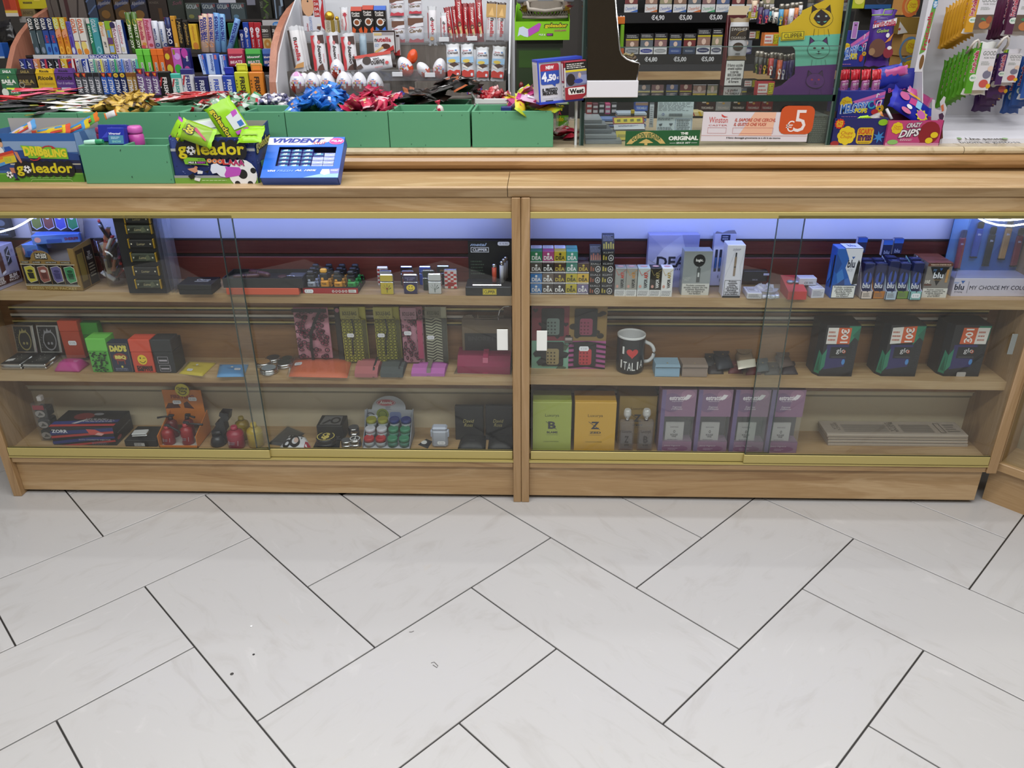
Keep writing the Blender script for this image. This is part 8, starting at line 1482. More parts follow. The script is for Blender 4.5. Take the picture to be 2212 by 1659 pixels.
MB().prism([(0,0),(d,0),(d,zf),(.03,zf),(-.0,h)],-.002,0,mt('#5a1820',.35),'x').hexa([(-.002,d-.001,h),(w,d-.001,h),(w,d,h),(-.002,d,h)],[(-.002,d-.001,zf),(w,d-.001,zf),(w,d,zf),(-.002,d,zf)],mt('#4a141b',.4)).hexa([(0,d-.001,zf),(w,d-.001,zf),(w,d,zf),(0,d,zf)],[(.008,d+.02,zq),(w+.012,d+.02,zq),(w+.012,d+.021,zq),(.008,d+.021,zq)],mt('#8a7a5c',.4)).build('flap',t)
prints(MB(),[('r','#c9cac8',.03,.03,.97,.97),('t','#1d1d1f','Il fumo uccide\nsmetti subito\nn.verde\n800.554.088\nper smettere\ndi fumare',.1,.12,.9,.86,'b')],'f',(w,d,h)).build('print',t)
bar('silver and brown cigarillo pack lettered SWISHER in the carton',215,530,955,290,mw.translation.y+.012,'#a9aaad','#7d6a48',[('r','#2a2118',-.02,.48,1.02,.86),('t','#b4b0a8','SWISHER',.05,.74,.95,.82),('t','#a8a49c','CIGARILLOS',.05,.50,.95,.57),('e','#33261c',.5,.28,.3,.12),('t','#c9c4bc','SWISHER',.3,.27,.7,.31),('t','#1d1d1f','AMBER',.35,.04,.65,.09,'b'),('w','#8a7038',[(.35,.6),(.5,.7),(.75,.74)],.03)],lean=4,t_=.012)
yc=on(1430,1520,ZS1).y;yc=max(yc,.27)
def PP(pts,y,o):return [(at(a,b,y).x-o.x,at(a,b,y).z-o.z)for a,b in pts]
o=foot(950,1525,ZS1,yc);t=thing('lighter_display','tall cardboard lighter display, yellow teal and purple bands with three cat heads','display box',MT(o))
for pts,c in ((((1055,590),(1050,420),(1215,390),(1415,215),(1420,170),(1830,-20),(2092,-20),(2030,538),(1460,570)),'#b0961c'),(((1040,740),(1055,590),(1460,570),(2030,538),(1965,1025),(1312,1058),(1312,810),(1290,760),(1250,730)),'#5aa08c'),(((948,1527),(978,1400),(1090,1362),(1305,1185),(1312,1058),(1965,1025),(1895,1522)),'#4a1f60')):
 MB().prism(PP(pts,yc,o),0,.002,mt(c,.4)).build('panel',t)
MB().box(.02,at(1890,1500,yc).x-o.x,.06,.15,0,.004,mt('#4a1f60',.4)).build('floor',t)
fq=lambda u,v,e:(at(u,0,yc).x*0+(at(u,v,yc)-o).x,-e,(at(u,v,yc)-o).z)
def cat(cx,cy,r,c,line,ear,eye):
 E_=lambda x,y_,rx,ry,cc:('p',cc,[(cx+r*(x+rx*math.cos(a*math.pi/8)),cy+r*(y_+ry*math.sin(a*math.pi/8)))for a in range(16)])
 W_=lambda pts:('p',line,[(cx+r*a,cy+r*b)for a,b in pts])
 return [W_([(-.85,-.2),(-.75,-1.05),(-.2,-.55)]),W_([(.85,-.2),(.75,-1.05),(.2,-.55)]),('p',ear,[(cx+r*a,cy+r*b)for a,b in ((-.76,-.35),(-.70,-.9),(-.34,-.56))]),('p',ear,[(cx+r*a,cy+r*b)for a,b in ((.76,-.35),(.70,-.9),(.34,-.56))]),E_(0,.1,1.0,.80,line),E_(0,.1,.97,.77,c)]+[E_(s*.36,-.02,.13,.09,eye)for s in (-1,1)]+[W_([(-.12,.22),(.12,.22),(0,.36)]),W_([(-.02,.34),(.02,.34),(.02,.48),(-.02,.48)]),W_([(-.3,.46),(0,.42),(.3,.46),(0,.52)])]+[W_([(s*.55,1.0),(s*.58,1.0),(s*.68,1.6),(s*.65,1.6)])for s in (-1,-.4,.4,1)]
prints(MB(),cat(1725,270,190,'#b0961c','#211a18','#2a1d1a','#8a9a9c')+[('p','#241b1c',[(1720,145),(1830,230),(1870,290),(1800,370),(1735,410),(1660,370),(1600,290),(1640,220)]),('p','#8a9a9c',[(1655,255),(1690,240),(1700,275),(1665,275)]),('p','#8a9a9c',[(1785,245),(1820,245),(1815,272),(1785,270)]),('p','#5aa08c',[(1640,345),(1710,345),(1690,365)]),('p','#5aa08c',[(1750,345),(1815,330),(1780,360)])]+cat(1680,770,180,'#5aa08c','#1f2a30','#4a2858','#3a2020')+cat(1625,1270,150,'#4a1f60','#1a1020','#3a1848','#8a2a3a')+[('p','#b8a81c',[(1080,508),(1460,484),(1450,628),(1070,650)]),('p','#1a1a14',[(1090,518),(1450,494),(1441,620),(1083,640)]),('p','#b8a81c',[(1100,526),(1440,503),(1432,612),(1094,631)])],fq,(1,.01,1)).build('print',t)
prints(MB(),[('t','#1a1a14','CLIPPER',0,0,1,1,'g')],lambda u,v,e:fq(1118+u*296,610-92*v,e),(1,.01,1),.0075).build('brand_print',t)
def cliplighter(lab,x,yb,yt,y,c,c2,i):
 p=at(x,yb,y);H=at(x,yt,y).z-p.z;q=thing('pocket_lighter',lab,'lighter',MT(p),'lighters in the cat display');r=.0072
 MB().lathe([(r,0),(r,H*.74)],mt(c,.35),10).build('body',q);MB().lathe([(r*.95,H*.74),(r*.95,H*.96),(r*.6,H)],mt('#8d8880',.3,.7),10).build('cap',q)
 prints(MB(),[('e',c2,.5,.3,.3,.12),('p',c2,[(.3,.02),(.7,.02),(.5,.3)])],lambda u,v,e:(r*math.sin((u-.5)*2)*1.02,-(r+e)*math.cos((u-.5)*2),v*H),(2*r,r,H)).build('print',q)
for i,(x,yb,yt,c,c2)in enumerate(((900,1200,830,'#9c2a28','#d0c8c0'),(945,1245,835,'#25345c','#1a2038'),(985,1260,840,'#a82a44','#c9c0c0'),(1032,1265,845,'#b04a24','#d9d4cc'),(1095,1270,870,'#4a3a88','#d4d4d8'),(1160,1265,860,'#3c2c74','#6a5a9c'),(1220,1250,850,'#2c2058','#3a2c6c'),(1275,1230,845,'#241a48','#2c2258'),(680,1160,810,'#2a2a24','#8a9a3a'),(735,1180,815,'#23231f','#7a3a4a'),(800,1180,835,'#1f1d1a','#c9a81c'),(845,1170,850,'#a8981c','#2a2a24'))):
 cliplighter('%s lighter in the lower opening of the cat display, %s from the left'%('dark printed' if i in (8,9,10)else 'coloured',ORD[(i-8)%12]),x,yb,yt,yc+.05+.01*(i%3),c,c2,i)
for i,(x,yb,yt,c,c2)in enumerate(((650,200,-60,'#b8a48c','#a02a5c'),(735,380,20,'#3a2450','#a83a4c'),(790,385,90,'#b9b9c0','#c9c9d0'),(835,370,70,'#2a2c60','#b8404a'),(880,330,130,'#3a8aa0','#c9c0a8'),(930,350,110,'#b9b7b4','#23232a'),(985,370,130,'#c2c0bc','#2a2a2c'),(1060,400,60,'#3a80a8','#b8a83a'),(1145,405,60,'#c07a3a','#c07a94'),(1225,400,40,'#c4c2c6','#a9a9b0'),(1295,360,40,'#c0703a','#b87a90'),(1370,240,30,'#c4c2c6','#a9a9b0'))):
 cliplighter('printed lighter in the upper row of the cat display, %s from the left'%ORD[i],x,yb,yt,yc+.06+.012*(i%3),c,c2,i)
for q,c,lab,y in (((690,960,1522,1300),'#a02c34','red and white lighter tray with yellow logo tag',yc+.03),((485,690,1405,1262),'#26262a','black and white lighter tray with yellow logo tag',yc+.10),((565,735,640,480),'#1f1d1f','black lighter tray with yellow tag beside the carton',yc+.11),((800,1035,735,520),'#b8642c','orange lighter tray with pale blue rim',yc+.06),((600,712,290,180),'#b0a02c','yellow lighter tray at the top of the case',yc+.13)):
 mw,w,h=place(*q,y=y);tt=thing('lighter_tray',lab,'tray',mw);opentray(tt,w,.03,h,c,.0015)
 prints(MB(),[('r','#b8b4b0',.05,.2,.6,.85),('L','#a04a4a',.08,.25,.55,.8,2),('r','#b0a81c',.64,.15,.96,.9),('o','#1a1a14',.66,.22,.94,.82,.02),('t','#1a1a14','LIT',.7,.35,.9,.7)],'f',(w,.03,h)).build('print',tt)
crop(1230,200,7.135)
for i in range(5):
 a=foot(250,820,ZM,.275);b=foot(805,820,ZM,.275);m=MB().box(0,b.x-a.x-.012*i,0,.16,0,.010,mt(('#7a8288','#8f969a','#6a7278','#868e94','#9aa0a6')[i],.35),.001)
 oo=m.build('paper_packet');oo.location=(a.x,.275+.028*i,ZM+.0105*i);tag(oo,'grey paper packet, %s of the stack in the lower left of the case'%ORD[i],'packet','grey packet stack')
for i in range(7):
 a=foot(258 if i<5 else 740,400,ZM+.05,.45);b=foot(1190,400,ZM+.05,.45);oo=MB().box(0,b.x-a.x,0,.08,0,.0055,mt(('#8a90a0','#b4b0ac','#7a88b4','#c0bcb8','#6a84b8','#b89a7a','#a9b4c4')[i],.4)).build('magazine');oo.location=(a.x,.45,ZM+.008+.008*i);oo['x']=0;del oo['x'];tag(oo,'colourful booklet, %s from the bottom of the stack in the glass case'%ORD[i],'booklet','stack of booklets')
def card(lab,bl,br,tl,ys,c,D,name='card',cat_='card'):
 mw,w,h=frame3(at(*bl,ys[0]),at(*br,ys[0]),at(*tl,ys[1]));tt=thing(name,lab,cat_,mw)
 MB().box(0,w,0,.0015,0,h,mt(c,.45)).build('card',tt);prints(MB(),D,'f',(w,.0015,h)).build('print',tt);return tt
card('yellow scratch card with red border on a white base, in the glass case',(690,570),(1160,560),(620,385),(.36,.41),'#b8bcc4',[('r','#7a2430',-.02,.42,1.02,1.0),('r','#b8a81c',.03,.5,.97,.94)]+[('p','#5a5a1c',[(.12+.22*i,.6),(.24+.22*i,.62),(.24+.22*i,.84),(.12+.22*i,.8)])for i in range(4)]+[('L','#7a80a0',.15,.2,.85,.34,2)])
card('second yellow scratch card under the first one',(720,730),(1000,730),(690,590),(.33,.35),'#a89a2c',[('r','#7a7420',.1,.3,.9,.6)])
card('small white receipt standing in the glass case',(1225,535),(1290,535),(1212,150),(.37,.38),'#b9c0c8',[('r','#5a6068',0,.92,1,1),('L','#7a8088',.15,.1,.85,.85,9)])
card('large pale printed card hanging upside down with barcode and table',(1338,590),(1885,590),(1335,140),(.33,.335),'#b4c2c8',[('L','#7a848c',.03,.68,.97,.98,7),('L','#5a646c',.03,.36,.5,.46,2)]+[('r','#4a525a',.33+.022*i,.5,.343+.022*i,.6)for i in range(17)]+[('O','#3a4aa0',.16,.57,.035,.045,.7),('o','#3a4a90',.52,.02,.98,.42,.006)]+[('L','#5a646c',.56,.04,.94,.40,6),('p','#4a525a',[(.06,.24),(.16,.26),(.14,.18),(.08,.18)]),('p','#4a525a',[(.34,.26),(.46,.26),(.4,.17)]),('L','#5a646c',.03,.02,.48,.14,3)])
bx('pen','black and yellow pen standing by the booklets','pen',945,1000,370,265,.006,mt('#b0981c',.4),[('r','#1a1a1a',0,0,1,.45)],y=.43)
bx('cigar_box','blue topped box lettered Toscanello, left of the receipt','cigars',1015,1205,285,150,.05,mt('#3a5aa8',.4),[('t','#b4bccc','TOSCANELLO',.1,.2,.9,.5,'b'),('r','#8a7060',0,.65,1,1)],y=.5)
for i in range(5):bx('cigarette_box','pink and white small box in the dark back of the case, %s of five'%ORD[i],'cigarettes',262+95*i,345+95*i,335,150+20*(i%2),.04,mt(('#8a1f28','#5a2a38','#26262a','#a83a68','#26282a')[i],.4),[('r','#b9b4b4',.1,.15,.9,.4),('r','#b9b4b4',.1,.6,.9,.8)],y=.52,group='small boxes in the case')
card('green sign lettered Golden Virginia, the original since 1877',(858,832),(1998,818),(860,592),(.2445,.2445),'#14502a',[('p','#b8a060',[(.015+.53*k/12,.16+.78*math.sin(math.pi*k/12)**.8)for k in range(13)]+[(.47-.38*k/12,.16+.40*math.sin(math.pi*k/12)**.8)for k in range(13)]),('t','#14502a','GOLDEN VIRGINIA',.085,.33,.475,.87,'ba')]+[('p','#b8a060',[(.18,.22),(.24,.4),(.28,.48),(.32,.4),(.38,.22),(.30,.2),(.30,.08),(.26,.08),(.26,.2)]),('t','#d0d6d2','THE',.74,.72,.84,.88,'bb'),('t','#d0d6d2','ORIGINAL',.58,.36,.98,.64,'bb'),('t','#d0d6d2','SINCE 1877',.69,.14,.88,.25,'b'),('r','#d0d6d2',.60,.18,.68,.2),('r','#d0d6d2',.89,.18,.97,.2)],'shop_sign','sign')
crop(1500,200,6.703)
card('white Winston Caster sign with an orange 5 euro badge',(90,702),(1622,712),(115,278),(.242,.242),'#c9c4cc',[('p','#d4a890',[(.48,1),(.68,1),(.66,.2),(.35,.2)]),('t','#b83a34','Winston',.06,.63,.235,.83),('p','#b83a34',[(.17,.93),(.175,.85),(.2,.81),(.235,.83),(.2,.86)]),('t','#b04a4a','CASTER',.06,.52,.235,.57),('o','#b0484a',.055,.27,.23,.47,.002),('o','#b0484a',.29,.27,.67,.47,.002),('t','#b04a3a','IL SAPORE CHE CERCHI,',.30,.66,.68,.79,'bi'),('t','#b04a3a','IL GUSTO CHE VUOI',.295,.53,.60,.64,'bi'),('r','#c08a84',0,.195,1,.205),('t','#26262a','Il fumo danneggia gravemente te e chi ti sta intorno',.24,.08,.75,.15,'b'),('rr','#b84a1c',.72,.26,1.035,1.22,.06),('t','#d6ced0','€',.785,.34,.86,.72),('t','#d6ced0','5',.855,.34,.965,1.08)],'shop_sign','sign')
for i,(x0,x1,c)in enumerate(((68,295,'#2a1216'),(305,518,'#7d7d80'),(525,738,'#1a1416'),(745,950,'#6a141c'),(960,1125,'#6a1a20'))):
 bx('cigar_box','%s box lettered Toscanello behind the white sign, %s of five'%(('dark brown','grey','black','red','red')[i],ORD[i]),'cigars',x0,x1,265,120,.05,mt(c,.4),[('t','#b4aca8','TOSCANELLO',.12,.2,.88,.42,'b'),('e','#a8823a',.5,.75,.09,.1),('r','#9a948e',.15,.78,.4,1)],y=.5,group='cigar boxes')
bx('booklet','striped white red and yellow booklets beside the large card','booklet',-40,130,340,275,.06,mt('#b8a878',.5),[('p','#8a2a30',[(.2,0),(.3,0),(.1,1),(0,1)]),('p','#b8981c',[(.7,0),(.9,0),(.7,1),(.5,1)])],y=.46)
bx('paper_stack','grey stack of papers at the right of the lower compartment','paper',1640,1880,735,330,.12,mt('#5a6058',.6),[('L','#7a8078',0,.02,1,.98,14)],z=ZM)
crop()
# right end of the marble top
crop(1780,0,5.0286)
FL=lambda u,v,r,asp,tx=True :[('e','#c9b01c',u+r*.62*math.cos(a*.785),v+r*.62*asp*math.sin(a*.785),r*.46,r*.46*asp)for a in range(8)]+[('e','#c9b01c',u,v,r*.8,r*.8*asp)]+([('t','#a02a1c','Chupa\nChups',u-r*.68,v-r*.42*asp,u+r*.68,v+r*.5*asp,'i')]if tx else [])
t,mw,w,h=crate('candy_box','navy box lettered Chupa Chups scary eyes with a glow hand on top',78,648,1575,1285,.10,ZM,mt('#1c1f5c',.4),1,1,1.1,'#4a3a30');a_=w/h
prints(MB(),FL(.26,.36,.16,a_)+[('s','#b02a1c',.10,.80,.10,12,.8),('t','#c9b81c','GLOW\nIN THE\nDARK',.04,.68,.16,.92,'b'),('rr','#b8981c',.45,.04,.76,.66,.06),('t','#b0541c','SCARY',.47,.40,.75,.62,'bb'),('t','#4a1c4a','EYES',.48,.16,.74,.38,'bbb'),('L','#3a3a1c',.5,.06,.72,.1,1),('s','#2c70b0',.87,.3,.12,7,.4),('e','#7aa81c',.90,.85,.09,.12),('e','#8a1f24',.06,.06,.08,.1)],'f',(w,.1,h)).build('print',t)
p=at(300,1345,.29);t=thing('rubber_hand','lime green glow rubber hand lying on the navy box','toy',MT(p))
m=MB();m.lathe([(0,0),(.016,.002),(.018,.006),(0,.010)],mt('#a0c81c',.35),12,caps=False )
for k in range(5):m.tube([(.006+.003*k,.004*k,.005),(.020+.006*k,.004*k-.004,.018),(.028+.007*k,.004*k-.006,.012)],[.004,.0035,.002],mt('#a0c81c',.35),6)
m.build('hand',t)
bigpack('silver and orange foil pack leaning on the navy box',at(520,1320,.31),25,30,.065,.035,(K('#8d8a88'),K('#b0702c')),[('e','#c9a01c',.4,.5,.2,.3),('t','#a02a1c','Chupa',.25,.4,.6,.65,'i')],7)
t,mw,w,h=crate('candy_box','pink box lettered Chupa Chups Crazy Dips',662,1235,1580,1308,.10,ZM,mt('#a83a6c',.4),1,1,1.1,'#5a2a3c');a_=w/h
prints(MB(),[('e','#7a1420',.78,.5,.2,.46),('p','#7a1420',[(.62,.1),(.75,.4),(.85,.2),(.7,.02)]),('p','#b87a94',[(0,0),(1,0),(1,.1),(0,.12)])]+FL(.17,.70,.10,a_)+[('t','#4a4850','CRAZY',.33,.68,.62,.95,'bbbig'),('t','#c9c4cc','CRAZY',.34,.70,.61,.93,'big'),('t','#3a3840','DIPS',.21,.28,.62,.72,'bbbig'),('t','#d0ccd4','DIPS',.22,.31,.61,.69,'big'),('L','#d4b4c4',.26,.18,.55,.28,2),('e','#c9b01c',.88,.42,.07,.12),('e','#c9b01c',.80,.2,.07,.12),('e','#7aa85c',.13,.14,.1,.1),('@','r'),('r','#8a2a54',0,0,1,1)],'f',(w,.1,h)).build('print',t)
def melody(lab,x0,x1,yb,yt,y,up):
 mw,w,h=place(x0,x1,yb,yt,y=y);t=thing('lolly_box',lab,'box',mw);a_=w/h
 MB().box(0,w,0,.002 if up else .09,0,h,mt('#232a80',.4),.0005).build('header' if up else 'box',t)
 prints(MB(),[('p','#b85a9c',[(.3,.62),(1,.98),(1,.72),(.4,.5)]),('p','#7a5ab0',[(.35,.55),(1,.86),(1,.78),(.4,.5)])]+FL(.16,.56,.13,a_)+[('t','#c9d2e4','MELODY',.05,.16,.66,.62,'bbbg'),('t','#2c60b8','MELODY',.07,.18,.64,.60,'bg'),('t','#c9b81c','POPS',.38,.20,.66,.38,'bb')]+[('O',c,u,v,.09,.09*a_,.6)for u,v,c in ((.74,.5,'#2c8ab0'),(.93,.36,'#b8901c'),(.86,.6,'#b03a7c'))]+[('O','#c9a01c',.93,.36,.05,.05*a_,.5),('w','#d4d4e0',[(.82,.75),(.82,.9),(.87,.86)],.02),('w','#d4d4e0',[(.84,.42),(.86,.62),(.95,.66),(.93,.46)],.02),('e','#a82a2c',.83,.24,.08,.1),('L','#b87a9c',.1,.05,.6,.09,1)],'f',(w,.09,h)).build('print',t);return t,mw,w,h
t,mw,w,h=melody('navy box lettered Melody Pops full of pink lollies',138,612,1288,985,.34,0)
for i in range(8):
 q=thing('lollipop','pink smiling whistle lolly in a clear red-topped wrapper, %s in the Melody box'%ORD[i],'sweet',mw@MT((w*(.02+.118*i),.012+.02*(i%2),h*.9)),'whistle lollies');s_=w*.112
 MB().box(0,s_,0,.012,0,.032,mt('#9c5a8c',.35),.003).build('lolly',q);prints(MB(),[('e','#e0d4dc',.35,.7,.12,.1),('e','#e0d4dc',.65,.7,.12,.1),('e','#2a1824',.36,.68,.06,.06),('e','#2a1824',.66,.68,.06,.06),('w','#4a1c34',[(.3,.45),(.5,.35),(.7,.45)],.06)],'f',(s_,.012,.032)).build('print',q)
 m=MB();pillow(m,s_*1.3,.03,.012,(K('#a81828'),K('#c02a3a')),seed=i,nx=6,ny=4,jit=.35,M=MT((s_/2,.012,.046))@MRT(1.2,4,'X'));m.build('wrapper_top',q)
t2=melody('upright header card lettered Melody Pops with a lolly cut-out',170,425,725,330,.47,1)[0]
bx('card','pink lolly cut-out rising from the Melody header card','card',290,350,420,235,.003,mt('#9c6aa8',.4),[('o','#d0d0dc',0,0,1,1,.08),('e','#3a2438',.5,.8,.2,.04)],y=.465)
bar('purple Fruit-tella gelee bag with laughing fruit, hung by its top',432,705,720,110,.48,'#42247a','#5a3a90',[('p','#c9c6cc',[(0,.70),(1,.80),(1,.92),(0,.78)]),('t','#a0203c','Fruit-tella',.03,.715,.98,.895,'bg'),('t','#8aa04a','Gelee',.2,.60,.72,.70,'big'),('e','#5d3a2c',.32,.28,.36,.2),('e','#8a6a4a',.1,.2,.14,.08),('p','#b8742c',[(.6,.38),(.85,.44),(.95,.6),(.75,.48)]),('e','#7a1c2c',.82,.18,.22,.12),('e','#d0ccd0',.7,.55,.08,.05),('e','#d0ccd0',.85,.28,.1,.04)],lean=6,t_=.03)
P=[at(x,y_,.47)for x,y_ in ((520,165),(640,160),(660,105),(760,98),(735,160),(640,162))];oo=thing('hanging_clip','green wire clip at the top of the purple bag','clip',P[0]);MB().tube([p_-P[0]for p_ in P],.002,'#7a9a3a',6).build('wire',oo)
for q,lab,D in (((845,1000,165,-60),'orange swirl box lettered Chupa Chups at the top',[('O','#b8602c',.5,.5,.6,.6,.7),('O','#b8602c',.5,.5,.3,.3,.6)]),((822,1000,608,372),'tan and blue swirl box lettered Chupa Chups in the middle',[('O','#5a7a9c',.5,.3,.6,.6,.8)]),((810,990,775,615),'tan and blue swirl box lettered Chupa Chups at the bottom',[('O','#5a7a9c',.6,.5,.6,.6,.8)])):
 bx('lolly_box',lab,'box',*q,.08,mt('#a8824a' if q[0]!=845 else '#c08a4a',.45),D+FL(.62,.45,.34,.9),y=.58)
bx('lolly_box','open tan box top between the Chupa Chups boxes','box',800,1010,372,185,.08,mt('#7a6024',.5),[('p','#b4b0ac',[(0,0),(.5,.1),(0,.75)]),('e','#8a3a2c',.05,.3,.06,.08)],y=.58)
YD=.30
mw,w,h=place(985,1070,785,-40,y=YD)
t=pbox('upright_sign','white upright display side lettered Fruit-tella on a green band','sign',mw,w,.004,h,mt('#c4c4cc',.45),[('p','#5a8a3a',[(.1,.24),(.7,.28),(1.1,.98),(.6,.98)]),('t','#a0203c','Fruit-tella',.28,.30,.80,.80,'ub'),('e','#1f6a9c',.85,.9,.3,.06),('t','#d4dce4','NEW',.65,.86,1.1,.94,'ub'),('e','#8a2c2c',1.0,.42,.12,.03),('e','#6a4a24',.6,.14,.26,.1)])
for cx,cy,an,L,hh,cs,D,lab in ((840,880,4,.115,.07,('#1a2080','#232c98'),[('t','#a83a7c','Boooo',.1,.0,.6,.2,'b'),('r','#8a94c8',.65,0,.75,.2)],'royal blue bag standing behind the pink box'),(700,830,12,.08,.06,('#1f2c98','#2c58b0'),[],'blue bag with a bright fold beside the lollies'),(760,785,8,.075,.03,('#b8508c','#c06a9c'),[],'pink bag edge behind the blue bags'),(1010,1090,-25,.08,.05,('#b84a88','#c86a9c'),[('e','#a02c34',.5,.5,.2,.3),('e','#d4d4dc',.6,.4,.1,.2)],'pink bag with a red sweet at the right of the pink box')):
 bigpack(lab,at(cx,cy,.40 if cy>1000 else .44),an,12,L,hh,(K(cs[0]),K(cs[1])),D,int(cx))
bigpack('royal blue bubble gum bag lying tilted across the pink box',at(945,1170,.33),-29,38,.135,.075,(K('#1c2290'),K('#2c34a8')),[('s','#c9b81c',.78,.3,.18,9,.7),('e','#b85a9c',.76,.32,.12,.2),('e','#b85a8c',.2,.7,.14,.18),('p','#b03a7c',[(.36,.5),(.6,.55),(.58,.85),(.36,.8)]),('r','#7ab0d0',.55,.5,.7,.85),('r','#c9a01c',.3,.92,.6,1),('e','#c06a8c',.35,.1,.14,.12),('e','#d4d4dc',.4,.35,.08,.1),('p','#1a1a24',[(.05,.8),(.3,.95),(.15,1)])],5)
oo=MB().tube([at(680,1185,.31),at(735,1295,.29)],.004,mt('#b9b9c0',.4),8).build('straw');tag(oo,'white lolly stick poking out of the pink box','stick')
crop(1960,0,5.028)
a=foot(365,1560,ZM,.275);ZB=at(600,1290,.275+.16).z
t=thing('bag_display','white cardboard display with hooks of fruit bags, base lettered Una pausa buona e gustosa','display',MT(a));wW=.60
WH=mt('#c6c5cc',.5)
MB().hexa([(-.0,0,0),(wW,0,0),(wW,.2,0),(0,.2,0)],[(0,.003,.012),(wW,.003,.012),(wW,.2,.05),(0,.2,.05)],WH).build('base',t)
MB().box(-.035,wW,.2,.204,0,.55,WH).build('back_panel',t);MB().prism([(.03,0),(.2,0),(.2,.55),(.15,.55),(.13,.2),(.06,.06)],-.037,-.035,WH,'x').build('side_wing',t)
ZT=lambda px,py:[p_ for p_ in [on(px,py,ZM+.02)]for _ in range(4)for p_ in [on(px,py,ZM+.012+.193*max(0,p_.y-a.y-.003))]][-1]
b_=ZT(600,1532);c_=ZT(1160,1455)
prints(MB(),[('t','#2a2c28','Una pausa',.18,.56,.8,1),('t','#2a2c28','buona e gustosa',0,0,1,.46),('e','#7a9a6a',.08,.92,.04,.14),('e','#8aa87c',.84,.86,.05,.12)],lambda u,v,e:(b_.x-a.x+u*(c_.x-b_.x),b_.y-a.y+v*(c_.y-b_.y),.012+.193*(b_.y-a.y+v*(c_.y-b_.y)-.003)+e),(.1,.01,.02)).build('print',t)
def fbag(lab,x0,x1,yb,yt,y,c,wht,grp,D=(),i=0):
 mw,w,h=place(x0,x1,yb,yt,y=y);t=thing('fruit_bag',lab,'bag',mw,grp)
 m=MB();pillow(m,h,w,.026,(mt(c,.3),mt(wht,.35)),seed=i,nx=8,ny=5,end=.10,jit=.08,M=MT((w/2,0,h/2))@MRT(math.pi/2,4,'Y')@MRT(math.pi/2,4,'X'));m.build('bag',t)
 prints(MB(),[('r','#c4c2c8' if wht!=c else c,.30,.0,1,1),('r',c,-.03,-.08,.30,1.02),('t','#d4ccd0','Fruit-tella',.02,.42,.24,.96,'ubbb'),('t','#a02040','Fruit-tella',.03,.43,.23,.95,'ub'),('e','#c4ccc6',.22,.30,.17,.09),('t','#4a8a6a','BIO',.12,.275,.32,.325,'b'),('t','#5a605a','GOOD',.42,.84,.98,.94),('t','#5a605a','FOR YOU',.5,.76,.96,.80),('L','#8a908a',.42,.60,.85,.70,3)]+list(D)+[('r','#2c6a24',.04,1.02,.28,1.14),('t','#c9c81c','1€',.08,1.04,.22,1.12,'b')],lambda u,v,e:(w*(.04+.92*u),-.0145-e,h*(.10+.78*v)),(w*.92,.01,h*.78)).build('print',t)
NUTS=[('r','#5a4a40',.3,.0,1,.46),('e','#a8683a',.7,.14,.22,.12),('e','#8a4a30',.85,.3,.12,.12),('p','#3a7a54',[(.5,.32),(.75,.26),(.6,.38)])]
FRU=[('e','#6a687c',.78,.38,.18,.1),('e','#b04a44',.72,.16,.2,.1),('e','#c9a01c',.95,.1,.1,.06),('e','#c9b0a0',.88,.52,.12,.07)]
for i in range(8):k=7-i;fbag('yellow nut bag, %s from the front of the upper left hook'%ORD[k],325+34*i if k else 580,500+36*i if k else 868,530-22*i if k else 365,80-24*i,.44-.022*i,'#b8861c','#c4c0bc' if not k else '#b8861c','yellow nut bags',NUTS,i)
for i in range(5):k=4-i;fbag('plum nut bag, %s from the front of the upper right hook'%ORD[k],850+34*i if k else 1010,1010+36*i if k else 1290,430-10*i,-60-14*i,.42-.024*i,'#4a1c3c','#c0bcc0' if not k else '#4a1c3c','plum nut bags',NUTS,i)
for i in range(7):k=6-i;fbag('green fruit bag, %s from the front of the lower left hook'%ORD[k],292+48*i if k else 578,430+50*i if k else 838,1170-28*i if k else 1030,655-30*i if k else 455,.43-.024*i,'#4a8a1c','#c4c4c2' if not k else '#4a8a1c','green fruit bags',FRU,i)
for i in range(4):k=3-i;fbag('purple fruit bag, %s from the front of the lower middle hook'%ORD[k],690+65*i if k else 905,900+65*i if k else 1140,1210-70*i if k else 930,640-30*i if k else 530,.43-.03*i,'#3f1c54','#b8b4ba' if not k else '#3f1c54','purple fruit bags',FRU,i)
for i in range(3):k=2-i;fbag('blue fruit bag, %s from the front at the right edge'%ORD[k],1000+90*i,1200+130*i,1230-75*i,640-30*i,.42-.04*i,'#1f4a90','#b8bcc4' if not k else '#1f4a90','blue fruit bags',FRU,i)
for cx,cy,s,lab in ((720,520,1,'white plastic hook loop above the green bags'),(1030,500,1.2,'white plastic hook loop above the purple bags')):
 P=[at(cx+s*x,cy+s*y_,.27+.03*(y_>0))for x,y_ in ((-75,55),(-20,-20),(15,-70),(45,-85),(62,-60),(50,-10),(10,40))]
 oo=thing('display_hook',lab,'hook',P[0]);MB().tube([p_-P[0]for p_ in P],.0035,mt('#b4aea8',.4),8).build('loop',oo)
P=[at(x,y_,.268)for x,y_ in ((335,1575),(375,1560),(395,1310),(430,1170),(405,1110),(418,1060),(400,1045),(355,1110),(365,1200),(300,1180),(300,1085),(270,1080),(260,1300))]
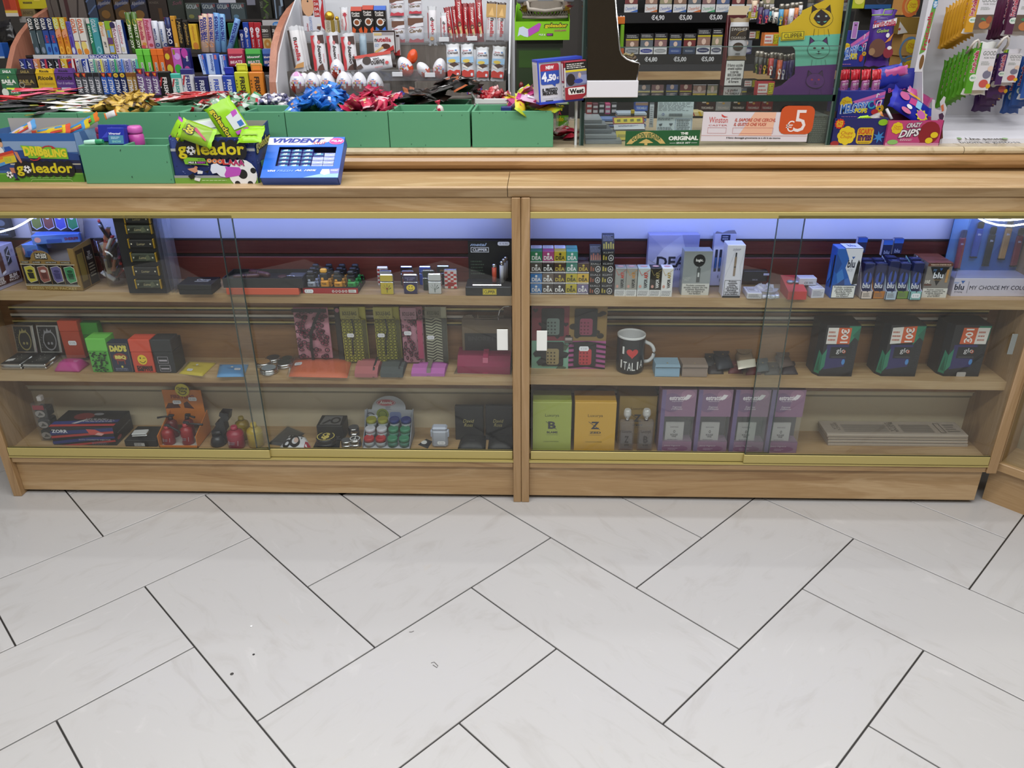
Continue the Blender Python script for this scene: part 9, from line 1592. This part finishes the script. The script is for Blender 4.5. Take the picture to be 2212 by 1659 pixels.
t=thing('cutout_card','white cut-out card with a drawn flame and plum standing behind the pink box','card',P[0]);MB().prism([((p_-P[0]).x,(p_-P[0]).z)for p_ in P],.0,.002,mt('#b0aeb6',.5)).build('card',t)
q=lambda x,y_:((at(x,y_,.268)-P[0]).x,(at(x,y_,.268)-P[0]).z)
prints(MB(),[('p',c,[q(*k)for k in pts])for c,pts in (('#b0603c',((362,1150),(392,1130),(398,1200),(375,1215))),('#3a1c3c',((340,1240),(380,1225),(398,1260),(380,1310),(345,1290))),('#5a2418',((330,1400),(380,1380),(385,1500),(340,1520))))],lambda u,v,e:(u,-e,v),(1,1,1)).build('print',t)
crop(1780,0,5.0286);bx('lime_packet','lime yellow packet at the top behind the glass case','packet',305,432,95,-60,.02,mt('#a0a81c',.4),[('e','#c9c05c',.5,.6,.4,.3)],y=.62)
bx('dark_box','black and blue box in the shade above the purple bag','box',440,720,95,-60,.05,mt('#17171c',.5),[('r','#1c4a80',0,0,1,.3),('O','#2c2c34',.6,.6,.2,.3,.7)],y=.75)
tag(MB().box(at(300,500,.8).x,at(1050,500,.8).x,.80,.81,1.006,1.40,mt('#1a1714',.7)).build('dark_board'),'dark board behind the lolly boxes','board')
crop()
crop()
for x,y_,r,c,lab in ((543,1353,.0035,'#e8e8ea','tiny white paper bit lying on the floor tile'),(548,1414,.003,'#2c2a2a','small dark crumb on the floor, nearer the white bit'),(501,1456,.0042,'#3a3836','larger dark crumb on the floor, towards the front')):
 p=on(x,y_,0);oo=MB().lathe([(r*.6,0),(r,.0006),(r*.7,.0016),(0,.002)],mt(c,.6),7).build('crumb');oo.location=p;tag(oo,lab,'crumb')
for pts,lab in (([(931,1432),(938,1430),(946,1438),(944,1442),(935,1436)],'dark thread curled on a floor tile'),([(884,1365),(889,1365),(894,1363)],'short dark thread on a floor tile')):
 P=[on(x,y_,.001)for x,y_ in pts];oo=MB().tube([p-P[0]for p in P],.0006,mt('#4a4644',.7),4).build('thread');oo.location=P[0];tag(oo,lab,'thread')
